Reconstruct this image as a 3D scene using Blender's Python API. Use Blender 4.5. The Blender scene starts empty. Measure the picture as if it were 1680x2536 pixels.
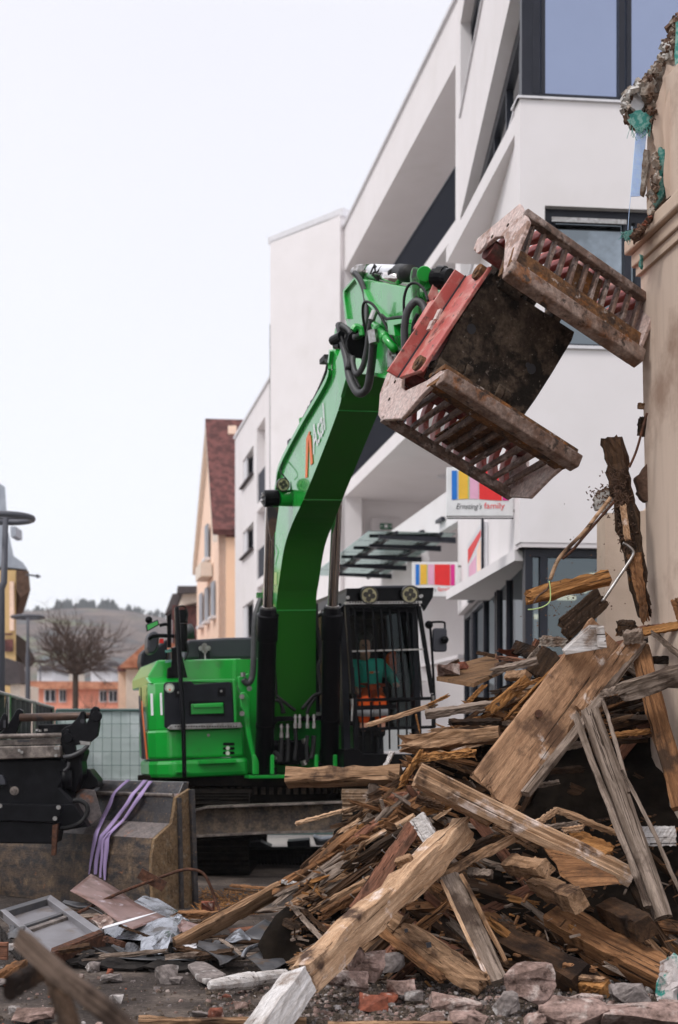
import bpy, bmesh, math, random
from mathutils import Vector as V, Matrix, noise
random.seed(7)
R = math.radians
SC = bpy.context.scene
COL = SC.collection
# ---------------------------------------------------------------- camera, sky, sun, exposure
F = 3522.0; HC = 1.45
cd = bpy.data.cameras.new("camera"); cam = bpy.data.objects.new("camera", cd); COL.objects.link(cam)
cam.location = (0, 0, HC); cam.rotation_euler = (R(90), 0, 0)
cd.sensor_fit = 'VERTICAL'; cd.sensor_height = 36.0; cd.sensor_width = 24.0; cd.lens = F/2536*36
cd.shift_y = (1850-1268)/2536
cd.clip_end = 3000; cd.clip_start = 0.2
cd.dof.use_dof = True; cd.dof.focus_distance = 9.6; cd.dof.aperture_fstop = 2.2
SC.camera = cam
SUN_EL, SUN_AZ = 48, -50
w = bpy.data.worlds.new("World"); SC.world = w; w.use_nodes = True
nt = w.node_tree; bg = nt.nodes['Background']
sky = nt.nodes.new('ShaderNodeTexSky'); sky.sky_type = 'NISHITA'; sky.sun_disc = False
sky.sun_elevation = R(SUN_EL); sky.sun_rotation = R(180+SUN_AZ)
sk = nt.nodes.new('ShaderNodeMix'); sk.data_type = 'RGBA'; sk.inputs[0].default_value = 0.035
tc = nt.nodes.new('ShaderNodeTexCoord'); sx = nt.nodes.new('ShaderNodeSeparateXYZ')
nt.links.new(tc.outputs['Generated'], sx.inputs[0])
rm = nt.nodes.new('ShaderNodeValToRGB'); nt.links.new(sx.outputs['Z'], rm.inputs[0])
el = rm.color_ramp.elements
el[0].position = 0.0; el[0].color = (0.875, 0.855, 0.878, 1)
el[1].position = 1.0; el[1].color = (1.55, 1.5, 1.54, 1)
e = el.new(0.46); e.color = (0.845, 0.825, 0.855, 1)
e = el.new(0.62); e.color = (1.12, 1.09, 1.14, 1)
cn = nt.nodes.new('ShaderNodeTexNoise'); cn.inputs['Scale'].default_value = 2.2; cn.inputs['Detail'].default_value = 3
nt.links.new(tc.outputs['Generated'], cn.inputs['Vector'])
cr = nt.nodes.new('ShaderNodeMapRange'); cr.inputs[3].default_value = 0.95; cr.inputs[4].default_value = 1.05
nt.links.new(cn.outputs['Fac'], cr.inputs[0])
vm = nt.nodes.new('ShaderNodeVectorMath'); vm.operation = 'SCALE'
nt.links.new(rm.outputs[0], vm.inputs[0]); nt.links.new(cr.outputs[0], vm.inputs['Scale'])
nt.links.new(vm.outputs[0], sk.inputs[6]); nt.links.new(sky.outputs[0], sk.inputs[7])
nt.links.new(sk.outputs[2], bg.inputs[0]); bg.inputs[1].default_value = 1.0
sd = bpy.data.lights.new("sun", 'SUN'); so = bpy.data.objects.new("sun", sd); COL.objects.link(so)
sd.energy = 1.5; sd.angle = R(14); sd.color = (1, 0.965, 0.93)
# light comes from behind-left of the camera and high
a = R(SUN_AZ); sdir = V((math.sin(a)*math.cos(R(SUN_EL)), -math.cos(a)*math.cos(R(SUN_EL)), math.sin(R(SUN_EL))))
so.rotation_euler = sdir.to_track_quat('Z', 'Y').to_euler()
SC.view_settings.view_transform = 'Standard'; SC.view_settings.look = 'None'
SC.view_settings.exposure = 0.12; SC.view_settings.gamma = 1.0
SC.cycles.max_bounces = 8; SC.cycles.diffuse_bounces = 4; SC.cycles.transparent_max_bounces = 24
SC.cycles.use_denoising = True; SC.cycles.sample_clamp_indirect = 6

# ---------------------------------------------------------------- measuring the photograph
def zm(x0, y0, s): return lambda x, y: (x0+x*s, y0+y*s)
ZD = zm(0, 0, 1.07143); ZA = zm(800, 450, .5612); ZB = zm(640, 640, .3189); ZK = zm(330, 1400, .36352)
ZC = zm(740, 1400, .26786); ZM = zm(0, 1700, .44643); ZP = zm(700, 1800, .625); ZU = zm(1000, 1350, .43367)
ZF = zm(0, 1180, .43367); ZW = zm(640, 0, .66327); ZS = zm(800, 1100, .48469); ZR = zm(1380, 0, .67568)
ZN = zm(440, 940, .33163); Z1 = zm(0, 1880, .31888); Z2 = zm(450, 1900, .28699); Z3 = zm(850, 1950, .28699)
Z4 = zm(1230, 1950, .28699); Z5 = zm(0, 1700, .16894); Z6 = zm(1180, 1500, .31888)
C0 = V((0, 0, HC))
def ray(z, x, y):
    x, y = z(x, y); return V(((x-840)/F, 1, (1850-y)/F))
def P(z, x, y, Y): return C0+ray(z, x, y)*Y
def G(z, x, y, h=0.0):
    d = ray(z, x, y); return C0+d*((h-HC)/d.z)
def PL(z, x, y, o, n):
    d = ray(z, x, y); return C0+d*(((o-C0).dot(n))/d.dot(n))
MPP = lambda z, Y: (z(1, 0)[0]-z(0, 0)[0])*Y/F      # metres per zoom pixel at depth Y

# ---------------------------------------------------------------- materials
MATS = {}
def mat(name, col, rough=0.6, metal=0.0, col2=None, scale=6.0, mixr=(0.35, 0.65), stretch=(1, 1, 1), bump=0.0, bscale=None,
        coat=0.0, patch=None, pscale=2.0, prange=(0.55, 0.62), patch2=None, p2scale=9.0, p2range=(0.62, 0.68), rvar=0.0, spec=0.5, emit=None, dist=0.0, prough=None, crack=0):
    m = bpy.data.materials.new(name); m.use_nodes = True; n = m.node_tree; L = n.links
    b = n.nodes['Principled BSDF']; b.inputs['Roughness'].default_value = rough; b.inputs['Metallic'].default_value = metal
    b.inputs['Specular IOR Level'].default_value = spec if (rough < .68 or spec != .5) else .10
    if coat: b.inputs['Coat Weight'].default_value = coat; b.inputs['Coat Roughness'].default_value = 0.06
    tc = n.nodes.new('ShaderNodeTexCoord')
    oi = n.nodes.new('ShaderNodeObjectInfo')
    ad = n.nodes.new('ShaderNodeVectorMath'); ad.operation = 'ADD'
    ms = n.nodes.new('ShaderNodeVectorMath'); ms.operation = 'SCALE'; ms.inputs[0].default_value = (13, 7, 17)
    L.new(oi.outputs['Random'], ms.inputs['Scale']); L.new(tc.outputs['Object'], ad.inputs[0]); L.new(ms.outputs[0], ad.inputs[1])
    def nz(sc, st=(1, 1, 1), det=5, ds=0.0):
        mp = n.nodes.new('ShaderNodeMapping'); mp.inputs['Scale'].default_value = st; L.new(ad.outputs[0], mp.inputs[0])
        t = n.nodes.new('ShaderNodeTexNoise'); t.inputs['Scale'].default_value = sc; t.inputs['Detail'].default_value = det
        t.inputs['Roughness'].default_value = 0.62; t.inputs['Distortion'].default_value = ds
        L.new(mp.outputs[0], t.inputs[0]); return t
    def mr(src, lo, hi, a=0.0, c=1.0):
        r = n.nodes.new('ShaderNodeMapRange'); r.inputs[1].default_value = lo; r.inputs[2].default_value = hi
        r.inputs[3].default_value = a; r.inputs[4].default_value = c; L.new(src, r.inputs[0]); return r.outputs[0]
    def mix(f, A, B):
        x = n.nodes.new('ShaderNodeMix'); x.data_type = 'RGBA'
        L.new(f, x.inputs[0])
        for i, q in ((6, A), (7, B)):
            if isinstance(q, tuple): x.inputs[i].default_value = q+(1,)
            else: L.new(q, x.inputs[i])
        return x.outputs[2]
    cur = None
    if col2 is None: col2 = tuple(c*0.88 for c in col)
    base = nz(scale, stretch, 6, dist)
    cur = mix(mr(base.outputs[0], *mixr), tuple(col), tuple(col2))
    if patch:
        pm = nz(pscale, det=7); pf = mr(pm.outputs[0], *prange); cur = mix(pf, cur, tuple(patch))
        if prough is not None: L.new(mr(pm.outputs[0], prange[0], prange[1], rough, prough), b.inputs['Roughness'])
    if patch2: cur = mix(mr(nz(p2scale, det=6).outputs[0], *p2range), cur, tuple(patch2))
    if crack:
        cur = mix(mr(nz(3.2, (.22, 13, 13), 3, .3).outputs[0], .615, .65, 0, crack), cur, (.02, .012, .008))
        cur = mix(mr(nz(1.3, (1.2, 3, 3), 6).outputs[0], .56, .72, 0, .55), cur, (.05, .033, .022))
    if name.split('_')[0] in ('wood', 'stone', 'brick', 'asphalt', 'dirt', 'grapple', 'bucket', 'muddy', 'rust', 'track', 'torn', 'clay', 'ply', 'worn') and name != 'grapple_red':
        gm = n.nodes.new('ShaderNodeVectorMath'); gm.operation = 'SCALE'; L.new(cur, gm.inputs[0])
        L.new(mr(nz(38, stretch if stretch[0] < 1 else (1, 1, 1), 8).outputs[0], .30, .70, .58, 1.38), gm.inputs['Scale']); cur = gm.outputs[0]
    L.new(cur, b.inputs['Base Color'])
    if rvar: L.new(mr(nz(scale*1.7).outputs[0], .3, .7, max(rough-rvar, .02), min(rough+rvar, 1)), b.inputs['Roughness'])
    if bump:
        bp = n.nodes.new('ShaderNodeBump'); bp.inputs['Strength'].default_value = bump; bp.inputs['Distance'].default_value = 0.02
        L.new((nz(bscale, stretch, 6) if bscale else base).outputs[0], bp.inputs['Height']); L.new(bp.outputs[0], b.inputs['Normal'])
    if emit: b.inputs['Emission Color'].default_value = tuple(emit[:3])+(1,); b.inputs['Emission Strength'].default_value = emit[3]
    MATS[name] = m; return m
def glassmat(name, tint, refl=0.35, trans=(0.8, 0.85, 0.85), rough=0.02):
    m = bpy.data.materials.new(name); m.use_nodes = True; n = m.node_tree; L = n.links; n.nodes.clear()
    o = n.nodes.new('ShaderNodeOutputMaterial'); t = n.nodes.new('ShaderNodeBsdfTransparent'); t.inputs[0].default_value = tuple(trans)+(1,)
    g = n.nodes.new('ShaderNodeBsdfGlossy'); g.inputs[0].default_value = tuple(tint)+(1,); g.inputs['Roughness'].default_value = rough
    f = n.nodes.new('ShaderNodeFresnel'); f.inputs[0].default_value = 1.5
    a = n.nodes.new('ShaderNodeMath'); a.operation = 'MULTIPLY_ADD'; a.inputs[1].default_value = 1.0; a.inputs[2].default_value = refl; a.use_clamp = True
    L.new(f.outputs[0], a.inputs[0]); x = n.nodes.new('ShaderNodeMixShader'); L.new(a.outputs[0], x.inputs[0])
    L.new(t.outputs[0], x.inputs[1]); L.new(g.outputs[0], x.inputs[2]); L.new(x.outputs[0], o.inputs[0]); MATS[name] = m; return m

mat('plaster', (.80, .765, .765), .85, col2=(.765, .73, .725), patch=(.72, .685, .67), pscale=.7, prange=(.56, .8), scale=1.2, bump=.05, bscale=60)
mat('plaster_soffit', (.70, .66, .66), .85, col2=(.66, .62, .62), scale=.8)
mat('white_trim', (.72, .71, .73), .5)
mat('dark_frame', (.014, .016, .024), .4, col2=(.02, .022, .032), spec=.25)
mat('dark_rail', (.022, .025, .038), .6, spec=.2)
mat('sky_glass', (.29, .335, .45), .03, metal=1.0, col2=(.27, .31, .42), scale=.5)
mat('dark_glass', (.14, .16, .18), .05, metal=1.0, col2=(.05, .055, .06), scale=.7, mixr=(.4, .6))
mat('room_glass', (.30, .34, .37), .04, metal=1.0, col2=(.16, .18, .19), scale=.45, mixr=(.45, .55))
glassmat('clear_glass', (.25, .28, .30), .0, (.88, .92, .92))
glassmat('shop_glass', (.36, .41, .44), .20, (.42, .46, .47))
mat('shop_wall', (.13, .11, .09), .9)
mat('shade_scrap_black', (.02, .018, .017), .9, spec=.1, col2=(.035, .03, .027), scale=20, bump=.6)  # matte black for scraps and for sheets that stand in for shade
glassmat('canopy_glass', (.50, .62, .60), .42, (.70, .80, .78))
mat('green_paint', (.004, .36, .035), .28, col2=(.008, .33, .035), scale=2, coat=.6, patch=(.03, .20, .035), pscale=2.5, prange=(.56, .72), patch2=(.12, .11, .06), p2scale=34, p2range=(.68, .74))
mat('green_boom', (.010, .37, .04), .26, col2=(.03, .31, .055), scale=1.5, coat=.7, patch=(.05, .24, .06), pscale=2.2, prange=(.56, .7), patch2=(.16, .15, .09), p2scale=40, p2range=(.68, .74), rvar=.08)
mat('green_shaded', (.012, .175, .006), .42, spec=.4, col2=(.016, .155, .010), scale=2, stretch=(1, 1, .3))  # darker copy of the boom green, underside shade put into the colour
mat('green_worn', (.02, .25, .04), .4, col2=(.05, .13, .05), scale=9, patch=(.03, .03, .025), pscale=9, prange=(.56, .62))
mat('black_metal', (.003, .003, .004), .30, spec=.10, col2=(.006, .006, .007), scale=8, patch=(.018, .016, .015), pscale=22, prange=(.66, .74))
mat('black_plastic', (.007, .008, .011), .45, spec=.18, col2=(.015, .016, .021), scale=4)
mat('hood_grey', (.045, .046, .056), .42, spec=.3, col2=(.04, .041, .05), scale=3)
mat('black_rubber', (.007, .007, .008), .55, spec=.3, col2=(.016, .015, .014), scale=14)
mat('hose_grey', (.055, .055, .058), .5, col2=(.035, .035, .035), scale=20)
mat('chrome', (.75, .72, .70), .12, metal=1.0, col2=(.6, .55, .52), scale=3)
mat('steel', (.45, .44, .43), .35, metal=1.0, col2=(.25, .23, .21), scale=20)
mat('white_cover', (.75, .76, .80), .4)
mat('muddy_steel', (.07, .06, .055), .7, col2=(.16, .12, .085), scale=7, mixr=(.4, .62), patch=(.04, .037, .035), pscale=9, prange=(.5, .68), patch2=(.20, .14, .09), p2scale=40, p2range=(.6, .7), bump=.3)
mat('track_pad', (.34, .24, .16), .75, col2=(.20, .13, .08), scale=11, patch=(.42, .33, .27), pscale=9, prange=(.55, .62), bump=.3)
mat('track_dark', (.005, .0045, .004), .8, spec=.05, col2=(.018, .014, .011), scale=11)
mat('grapple_bare', (.46, .33, .29), .5, metal=.15, col2=(.52, .41, .37), scale=7, patch=(.27, .16, .115), pscale=6, prange=(.54, .62), patch2=(.55, .47, .43), p2scale=16, p2range=(.58, .66), bump=.35, bscale=24)
mat('grapple_edge', (.17, .10, .07), .6, metal=.15, col2=(.33, .25, .21), scale=7, mixr=(.42, .62), patch=(.24, .10, .04), pscale=5, prange=(.56, .62), patch2=(.05, .035, .028), p2scale=10, p2range=(.56, .64), bump=.6, bscale=26)
mat('grapple_slat', (.22, .135, .10), .65, metal=.1, col2=(.11, .075, .06), scale=8, patch=(.33, .26, .23), pscale=9, prange=(.52, .62), patch2=(.06, .04, .03), p2scale=14, p2range=(.58, .64), bump=.5, bscale=24)
mat('grapple_rust', (.21, .105, .048), .8, col2=(.055, .037, .028), scale=9, mixr=(.38, .6), patch=(.27, .11, .035), pscale=4.5, prange=(.54, .62), patch2=(.34, .29, .26), p2scale=20, p2range=(.60, .68), bump=.6, bscale=22)
mat('grapple_red', (.47, .10, .085), .5, col2=(.36, .08, .065), scale=5, patch=(.52, .27, .22), pscale=6, prange=(.50, .66), patch2=(.12, .06, .045), p2scale=13, p2range=(.60, .66), bump=.15, bscale=20)
mat('grapple_inner_red', (.26, .045, .045), .65, col2=(.14, .05, .04), scale=8, patch=(.09, .05, .035), pscale=5, prange=(.5, .6), patch2=(.38, .2, .17), p2scale=18, p2range=(.62, .7), bump=.3, bscale=20)
mat('grapple_mud', (.045, .032, .023), .9, col2=(.11, .08, .058), scale=8, mixr=(.42, .64), patch=(.018, .014, .011), pscale=5, prange=(.5, .58), patch2=(.22, .18, .15), p2scale=30, p2range=(.62, .7), bump=.9, bscale=30)
mat('bucket_black', (.018, .018, .022), .30, col2=(.05, .045, .045), scale=9, patch=(.09, .065, .045), pscale=7, prange=(.52, .72), patch2=(.20, .12, .06), p2scale=34, p2range=(.62, .68), bump=.25, bscale=30)
mat('bucket_mud', (.22, .145, .08), .85, col2=(.14, .092, .055), scale=6, patch=(.20, .15, .10), pscale=18, prange=(.55, .62), patch2=(.30, .26, .2), p2scale=60, p2range=(.66, .7), bump=.5, bscale=40)
mat('bucket_face', (.022, .018, .018), .6, col2=(.085, .055, .034), scale=6, mixr=(.4, .6), stretch=(1, 1, 2.2), patch=(.16, .105, .06), pscale=8, prange=(.5, .72), patch2=(.19, .075, .03), p2scale=12, p2range=(.65, .72), bump=.4, bscale=30)
mat('bucket_scuffed', (.10, .085, .08), .6, col2=(.16, .13, .12), scale=14, patch=(.36, .12, .04), pscale=3.3, prange=(.56, .64), bump=.3)
mat('coupler_black', (.003, .003, .004), .34, spec=.12, col2=(.009, .009, .011), scale=10, patch=(.09, .08, .075), pscale=46, prange=(.70, .75))
mat('pin_brown', (.06, .035, .025), .45, metal=.4, col2=(.11, .06, .04), scale=10, patch=(.03, .025, .03), pscale=6, prange=(.5, .6))
mat('worn_steel', (.26, .22, .19), .45, metal=.4, col2=(.10, .08, .07), scale=8, mixr=(.35, .6))
mat('strap_purple', (.40, .30, .52), .9, col2=(.33, .245, .42), scale=9, stretch=(1, 1, .2), patch=(.20, .14, .18), pscale=8, prange=(.58, .7))
mat('beige_plaster', (.64, .51, .415), .95, col2=(.50, .385, .31), scale=1.6, mixr=(.5, .8), stretch=(6, 6, .5), patch=(.36, .25, .19), pscale=1.3, prange=(.56, .74), bump=.3, bscale=110)
mat('beige_trim', (.60, .47, .37), .9, col2=(.52, .40, .31), scale=3, bump=.3, bscale=70)
mat('torn_plaster', (.38, .33, .28), .95, col2=(.16, .11, .08), scale=9, mixr=(.42, .58), patch=(.50, .48, .45), pscale=4, prange=(.55, .6), bump=.8, bscale=25)
mat('teal_mesh', (.05, .22, .19), .9, col2=(.20, .36, .32), scale=30, mixr=(.45, .55))
mat('netting_cloth', (.50, .45, .43), .95, col2=(.05, .25, .21), scale=7, mixr=(.5, .56), bump=.8, bscale=60, patch=(.25, .18, .15), pscale=6, prange=(.58, .64))
mat('blue_mesh', (.42, .58, .88), .7, col2=(.50, .65, .85), scale=30)
mat('clay_brown', (.14, .085, .06), .9, col2=(.075, .045, .032), scale=9, bump=.5)
def wood(name, c1, c2, patch=None, prange=(.56, .64), paint=None, p2range=(.6, .66), sc=3.0, rough=.85, bump=.5):
    mat(name, c1, rough, col2=c2, scale=sc, mixr=(.36, .64), stretch=(.55, 9, 9), bump=bump, patch=patch, pscale=3.2, prange=prange,
        patch2=paint, p2scale=4.5, p2range=p2range, dist=.5, crack=.85)
wood('wood_brown', (.30, .15, .07), (.105, .048, .022), (.055, .032, .02), (.52, .64))
wood('wood_amber', (.40, .195, .07), (.17, .075, .026), (.10, .055, .03), (.60, .70))
wood('wood_tan', (.38, .235, .14), (.17, .095, .05), (.08, .047, .03), (.56, .66))
wood('wood_grey', (.30, .235, .19), (.12, .088, .066), (.065, .045, .034), (.52, .64))
wood('wood_dark', (.09, .048, .026), (.032, .019, .012), (.014, .009, .007), (.5, .62))
wood('wood_plank', (.42, .25, .145), (.27, .15, .085), (.14, .08, .05), (.53, .63), (.60, .53, .48), (.585, .67))
wood('wood_pale', (.54, .36, .23), (.31, .18, .10), (.075, .045, .032), (.55, .64), (.62, .50, .43), (.58, .66))
wood('wood_white', (.60, .575, .56), (.42, .38, .35), (.20, .145, .11), (.55, .66))
wood('wood_rotten', (.075, .045, .028), (.025, .017, .012), (.24, .11, .035), (.58, .66), None, bump=1)
wood('wood_old', (.13, .092, .07), (.06, .042, .032), (.03, .02, .015), (.54, .66))
wood('wood_red', (.27, .12, .075), (.13, .065, .042), (.07, .04, .03), (.55, .66))
wood('ply_under', (.20, .115, .06), (.13, .072, .038), bump=.2)
mat('stone_pink', (.36, .25, .215), .95, col2=(.15, .10, .082), scale=6, mixr=(.36, .6), patch=(.44, .36, .32), pscale=7, prange=(.54, .62), patch2=(.07, .045, .038), p2scale=12, p2range=(.58, .66), bump=1.0, bscale=30)
mat('stone_grey', (.25, .215, .20), .95, col2=(.10, .083, .075), scale=7, patch=(.42, .39, .37), pscale=7, prange=(.55, .63), bump=.6, bscale=20)
mat('brick_red', (.27, .085, .05), .9, col2=(.12, .05, .036), scale=9, patch=(.40, .33, .29), pscale=6, prange=(.60, .66), bump=.5)
mat('zinc', (.42, .44, .48), .28, metal=.75, col2=(.16, .165, .18), scale=4, patch=(.09, .075, .065), pscale=5, prange=(.58, .66), bump=.15, rvar=.15)
mat('zinc_dark', (.06, .062, .07), .45, metal=.4, col2=(.11, .105, .105), scale=6, patch=(.12, .085, .06), pscale=7, prange=(.57, .65), bump=.2)
mat('grey_panel', (.22, .215, .23), .35, col2=(.14, .13, .135), scale=2.2, patch=(.13, .105, .09), pscale=4, prange=(.58, .68), coat=.2)
mat('copper_sheet', (.15, .08, .065), .4, metal=.3, col2=(.27, .165, .145), scale=3, patch=(.11, .055, .038), pscale=5, prange=(.55, .65), patch2=(.42, .34, .36), p2scale=9, p2range=(.6, .7), bump=.2)
mat('rust', (.115, .052, .032), .85, col2=(.055, .032, .024), scale=22, bump=.3)
mat('asphalt', (.072, .058, .051), .95, col2=(.04, .033, .029), scale=1.6, patch=(.15, .12, .10), pscale=.9, prange=(.5, .62), patch2=(.21, .18, .16), p2scale=55, p2range=(.62, .7), bump=.9, bscale=45)
mat('dirt', (.11, .085, .065), .95, col2=(.06, .047, .037), scale=8, patch=(.17, .13, .10), pscale=30, prange=(.55, .65), bump=1, bscale=30)
mat('rubble_shade', (.006, .0045, .0035), .95, spec=.05, col2=(.015, .011, .008), scale=8, bump=1)  # near black: shade of the gaps between timbers put into the colour
mat('peach', (.95, .64, .44), .9, col2=(.9, .60, .41), scale=.5)
mat('peach_side', (.95, .70, .55), .9)
mat('roof_brown', (.17, .072, .065), .85, col2=(.085, .04, .038), scale=3.2, mixr=(.42, .58), bump=.4)
mat('roof_orange', (.62, .30, .19), .85, col2=(.33, .13, .075), scale=3)
mat('pink_wall', (.85, .36, .25), .9)
mat('cream', (.80, .70, .60), .9)
mat('yellow_wall', (.66, .47, .24), .9, col2=(.58, .40, .19), scale=.7)
mat('slate_blue', (.34, .37, .42), .6, col2=(.26, .29, .33), scale=2)
mat('roof_dark', (.07, .06, .062), .8, col2=(.10, .085, .085), scale=3)
mat('hill', (.15, .115, .095), .95, col2=(.055, .043, .04), scale=.05, mixr=(.42, .58), patch=(.13, .145, .075), pscale=.014, prange=(.54, .60), patch2=(.08, .095, .095), p2scale=.05, p2range=(.56, .62))
mat('conifer', (.02, .034, .03), .9)
mat('bark', (.075, .055, .045), .9, col2=(.05, .038, .03), scale=10)
mat('twig', (.10, .07, .058), .9)
mat('lamp_pole', (.075, .078, .095), .5)
mat('fence_green', (.06, .12, .11), .5)
mat('fence_tarp', (.50, .57, .55), .7, col2=(.42, .49, .47), scale=1.1, patch=(.60, .66, .65), pscale=1.2, prange=(.5, .6))
mat('black_tarp', (.008, .008, .010), .5, spec=.2, col2=(.022, .022, .026), scale=5, stretch=(3, 3, .3), bump=.5)
mat('skin', (.62, .31, .20), .6); mat('hair', (.018, .012, .010), .6)
mat('shirt', (.03, .46, .33), .85, col2=(.025, .38, .27), scale=6); mat('hivis', (.85, .13, .02), .8, col2=(.75, .10, .018), scale=8)
mat('reflect', (.42, .42, .42), .5); mat('seat_fabric', (.015, .015, .017), .8)
mat('orange', (.85, .17, .03), .5); mat('white', (.80, .80, .80), .5); mat('blue', (.0, .17, .62), .5); mat('lightblue', (.42, .58, .75), .5)
mat('yellow', (.85, .50, .04), .5); mat('limegreen', (.45, .60, .22), .5); mat('rose', (.80, .42, .58), .5); mat('red', (.80, .02, .02), .5)
mat('magenta', (.72, .02, .26), .5); mat('ink', (.02, .02, .025), .5); mat('exit_green', (.02, .12, .06), .5)
mat('lens', (.55, .50, .30), .25, col2=(.35, .31, .18), scale=40); mat('lens_ring', (.05, .045, .035), .4)
mat('mirror', (.9, .9, .9), .03, metal=1.0); mat('sticker_white', (.70, .72, .62), .6); mat('warn_yellow', (.75, .5, .03), .5)

# ---------------------------------------------------------------- mesh building
class MB:
    def __init__(s): s.v = []; s.f = []; s.m = []
    def poly(s, pts, mi=0):
        i = len(s.v); s.v += [V(p) for p in pts]; s.f.append(tuple(range(i, i+len(pts)))); s.m.append(mi); return s
    def prism(s, pts, ex, mi=0, mside=None):
        pts = [V(p) for p in pts]; ex = V(ex); n = len(pts)
        nn = V((0, 0, 0))
        for i in range(n): nn += pts[i].cross(pts[(i+1) % n])
        if nn.dot(ex) > 0: pts = pts[::-1]
        i = len(s.v); s.v += pts+[p+ex for p in pts]
        s.f.append(tuple(range(i, i+n))); s.f.append(tuple(range(i+2*n-1, i+n-1, -1))); s.m += [mi, mi]
        for k in range(n):
            j = (k+1) % n; s.f.append((i+k, i+n+k, i+n+j, i+j)); s.m.append(mi if mside is None else mside)
        return s
    def box(s, a, b, mi=0):
        x0, y0, z0 = a; x1, y1, z1 = b
        return s.prism([(x0, y0, z0), (x1, y0, z0), (x1, y1, z0), (x0, y1, z0)], (0, 0, z1-z0), mi)
    def obox(s, c, ax, ay, az, mi=0):
        c, ax, ay, az = V(c), V(ax)/2, V(ay)/2, V(az)/2
        return s.prism([c-ax-ay-az, c+ax-ay-az, c+ax+ay-az, c-ax+ay-az], az*2, mi)
    def bar(s, p, q, w, h=None, up=(0, 0, 1), mi=0):
        p, q = V(p), V(q); d = (q-p).normalized(); h = h or w; u = V(up)
        if abs(d.dot(u)) > .98: u = V((0, 1, 0))
        sx = d.cross(u).normalized(); u = sx.cross(d)
        return s.prism([p-sx*w/2-u*h/2, p+sx*w/2-u*h/2, p+sx*w/2+u*h/2, p-sx*w/2+u*h/2], q-p, mi)
    def tube(s, path, r, n=10, mi=0, cap=True):
        path = [V(p) for p in path]; m = len(path); rr = r if isinstance(r, (list, tuple)) else [r]*m
        i0 = len(s.v); prev = None
        for k in range(m):
            d = (path[min(k+1, m-1)]-path[max(k-1, 0)]).normalized()
            if prev is None:
                u = V((0, 0, 1)) if abs(d.z) < .9 else V((1, 0, 0)); u = (u-d*u.dot(d)).normalized()
            else:
                u = (prev-d*prev.dot(d)); u = u.normalized() if u.length > 1e-6 else d.orthogonal().normalized()
            prev = u; wv = d.cross(u)
            for j in range(n):
                t = 2*math.pi*j/n; s.v.append(path[k]+(u*math.cos(t)+wv*math.sin(t))*rr[k])
        for k in range(m-1):
            for j in range(n):
                a = i0+k*n+j; b = i0+k*n+(j+1) % n; s.f.append((a, b, b+n, a+n)); s.m.append(mi)
        if cap:
            s.f.append(tuple(i0+j for j in range(n-1, -1, -1))); s.f.append(tuple(i0+(m-1)*n+j for j in range(n))); s.m += [mi, mi]
        return s
    def curve(s, path, r, n=8, mi=0, sub=6):
        p = [V(q) for q in path]; out = []
        for i in range(len(p)-1):
            a = p[max(i-1, 0)]; b = p[i]; c = p[i+1]; d = p[min(i+2, len(p)-1)]
            for k in range(sub):
                t = k/sub; out.append(.5*((2*b)+(c-a)*t+(2*a-5*b+4*c-d)*t*t+(3*b-a-3*c+d)*t**3))
        out.append(p[-1]); return s.tube(out, r, n, mi)
    def ball(s, c, r, n=12, mi=0, sc=(1, 1, 1)):
        c = V(c); i0 = len(s.v); h = n//2
        for a in range(h+1):
            for b in range(n):
                th = math.pi*a/h; ph = 2*math.pi*b/n
                s.v.append(c+V((math.sin(th)*math.cos(ph)*sc[0], math.sin(th)*math.sin(ph)*sc[1], math.cos(th)*sc[2]))*r)
        for a in range(h):
            for b in range(n):
                q = i0+a*n+b; w_ = i0+a*n+(b+1) % n; s.f.append((q, q+n, w_+n, w_)); s.m.append(mi)
        return s
    def split(s, name, mats, parent=None, **k):
        par = list(range(len(s.v)))
        def fd(i):
            while par[i] != i: par[i] = par[par[i]]; i = par[i]
            return i
        for f in s.f:
            for q in f[1:]: par[fd(q)] = fd(f[0])
        gr = {}
        for f, mi in zip(s.f, s.m): gr.setdefault(fd(f[0]), []).append((f, mi))
        out = []
        for fs in gr.values():
            m2 = MB(); mp = {}
            for f, mi in fs:
                for q in f:
                    if q not in mp: mp[q] = len(m2.v); m2.v.append(s.v[q])
                m2.f.append(tuple(mp[q] for q in f)); m2.m.append(mi)
            out.append(m2.build(name, mats, parent, **k))
        return out[0]
    def build(s, name, mats, parent=None, bevel=0.0, smooth=False, label=None, cat=None, group=None, kind=None, origin=None):
        if not isinstance(mats, (list, tuple)): mats = [mats]
        me = bpy.data.meshes.new(name)
        if parent is not None: inv = WM[parent.name].inverted(); mw = WM[parent.name]
        else:
            if origin is None:
                c = sum(s.v, V())/len(s.v); zmin = min(p.z for p in s.v); origin = V((c.x, c.y, zmin))
            mw = Matrix.Translation(V(origin)); inv = mw.inverted()
        me.from_pydata([inv @ p for p in s.v], [], s.f)
        for q in mats: me.materials.append(MATS[q])
        me.polygons.foreach_set('material_index', s.m)
        bm = bmesh.new(); bm.from_mesh(me); bmesh.ops.remove_doubles(bm, verts=bm.verts, dist=1e-5)
        bmesh.ops.recalc_face_normals(bm, faces=bm.faces); bm.to_mesh(me); bm.free()
        o = bpy.data.objects.new(name, me); COL.objects.link(o)
        if parent is not None: o.parent = parent
        else: o.matrix_world = mw
        WM[o.name] = mw
        if smooth:
            for p in me.polygons: p.use_smooth = True
        if bevel:
            b = o.modifiers.new('bevel', 'BEVEL'); b.width = bevel; b.segments = 2; b.limit_method = 'ANGLE'; b.angle_limit = R(35); b.harden_normals = False
        tag(o, label, cat, group, kind); return o
WM = {}
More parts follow.
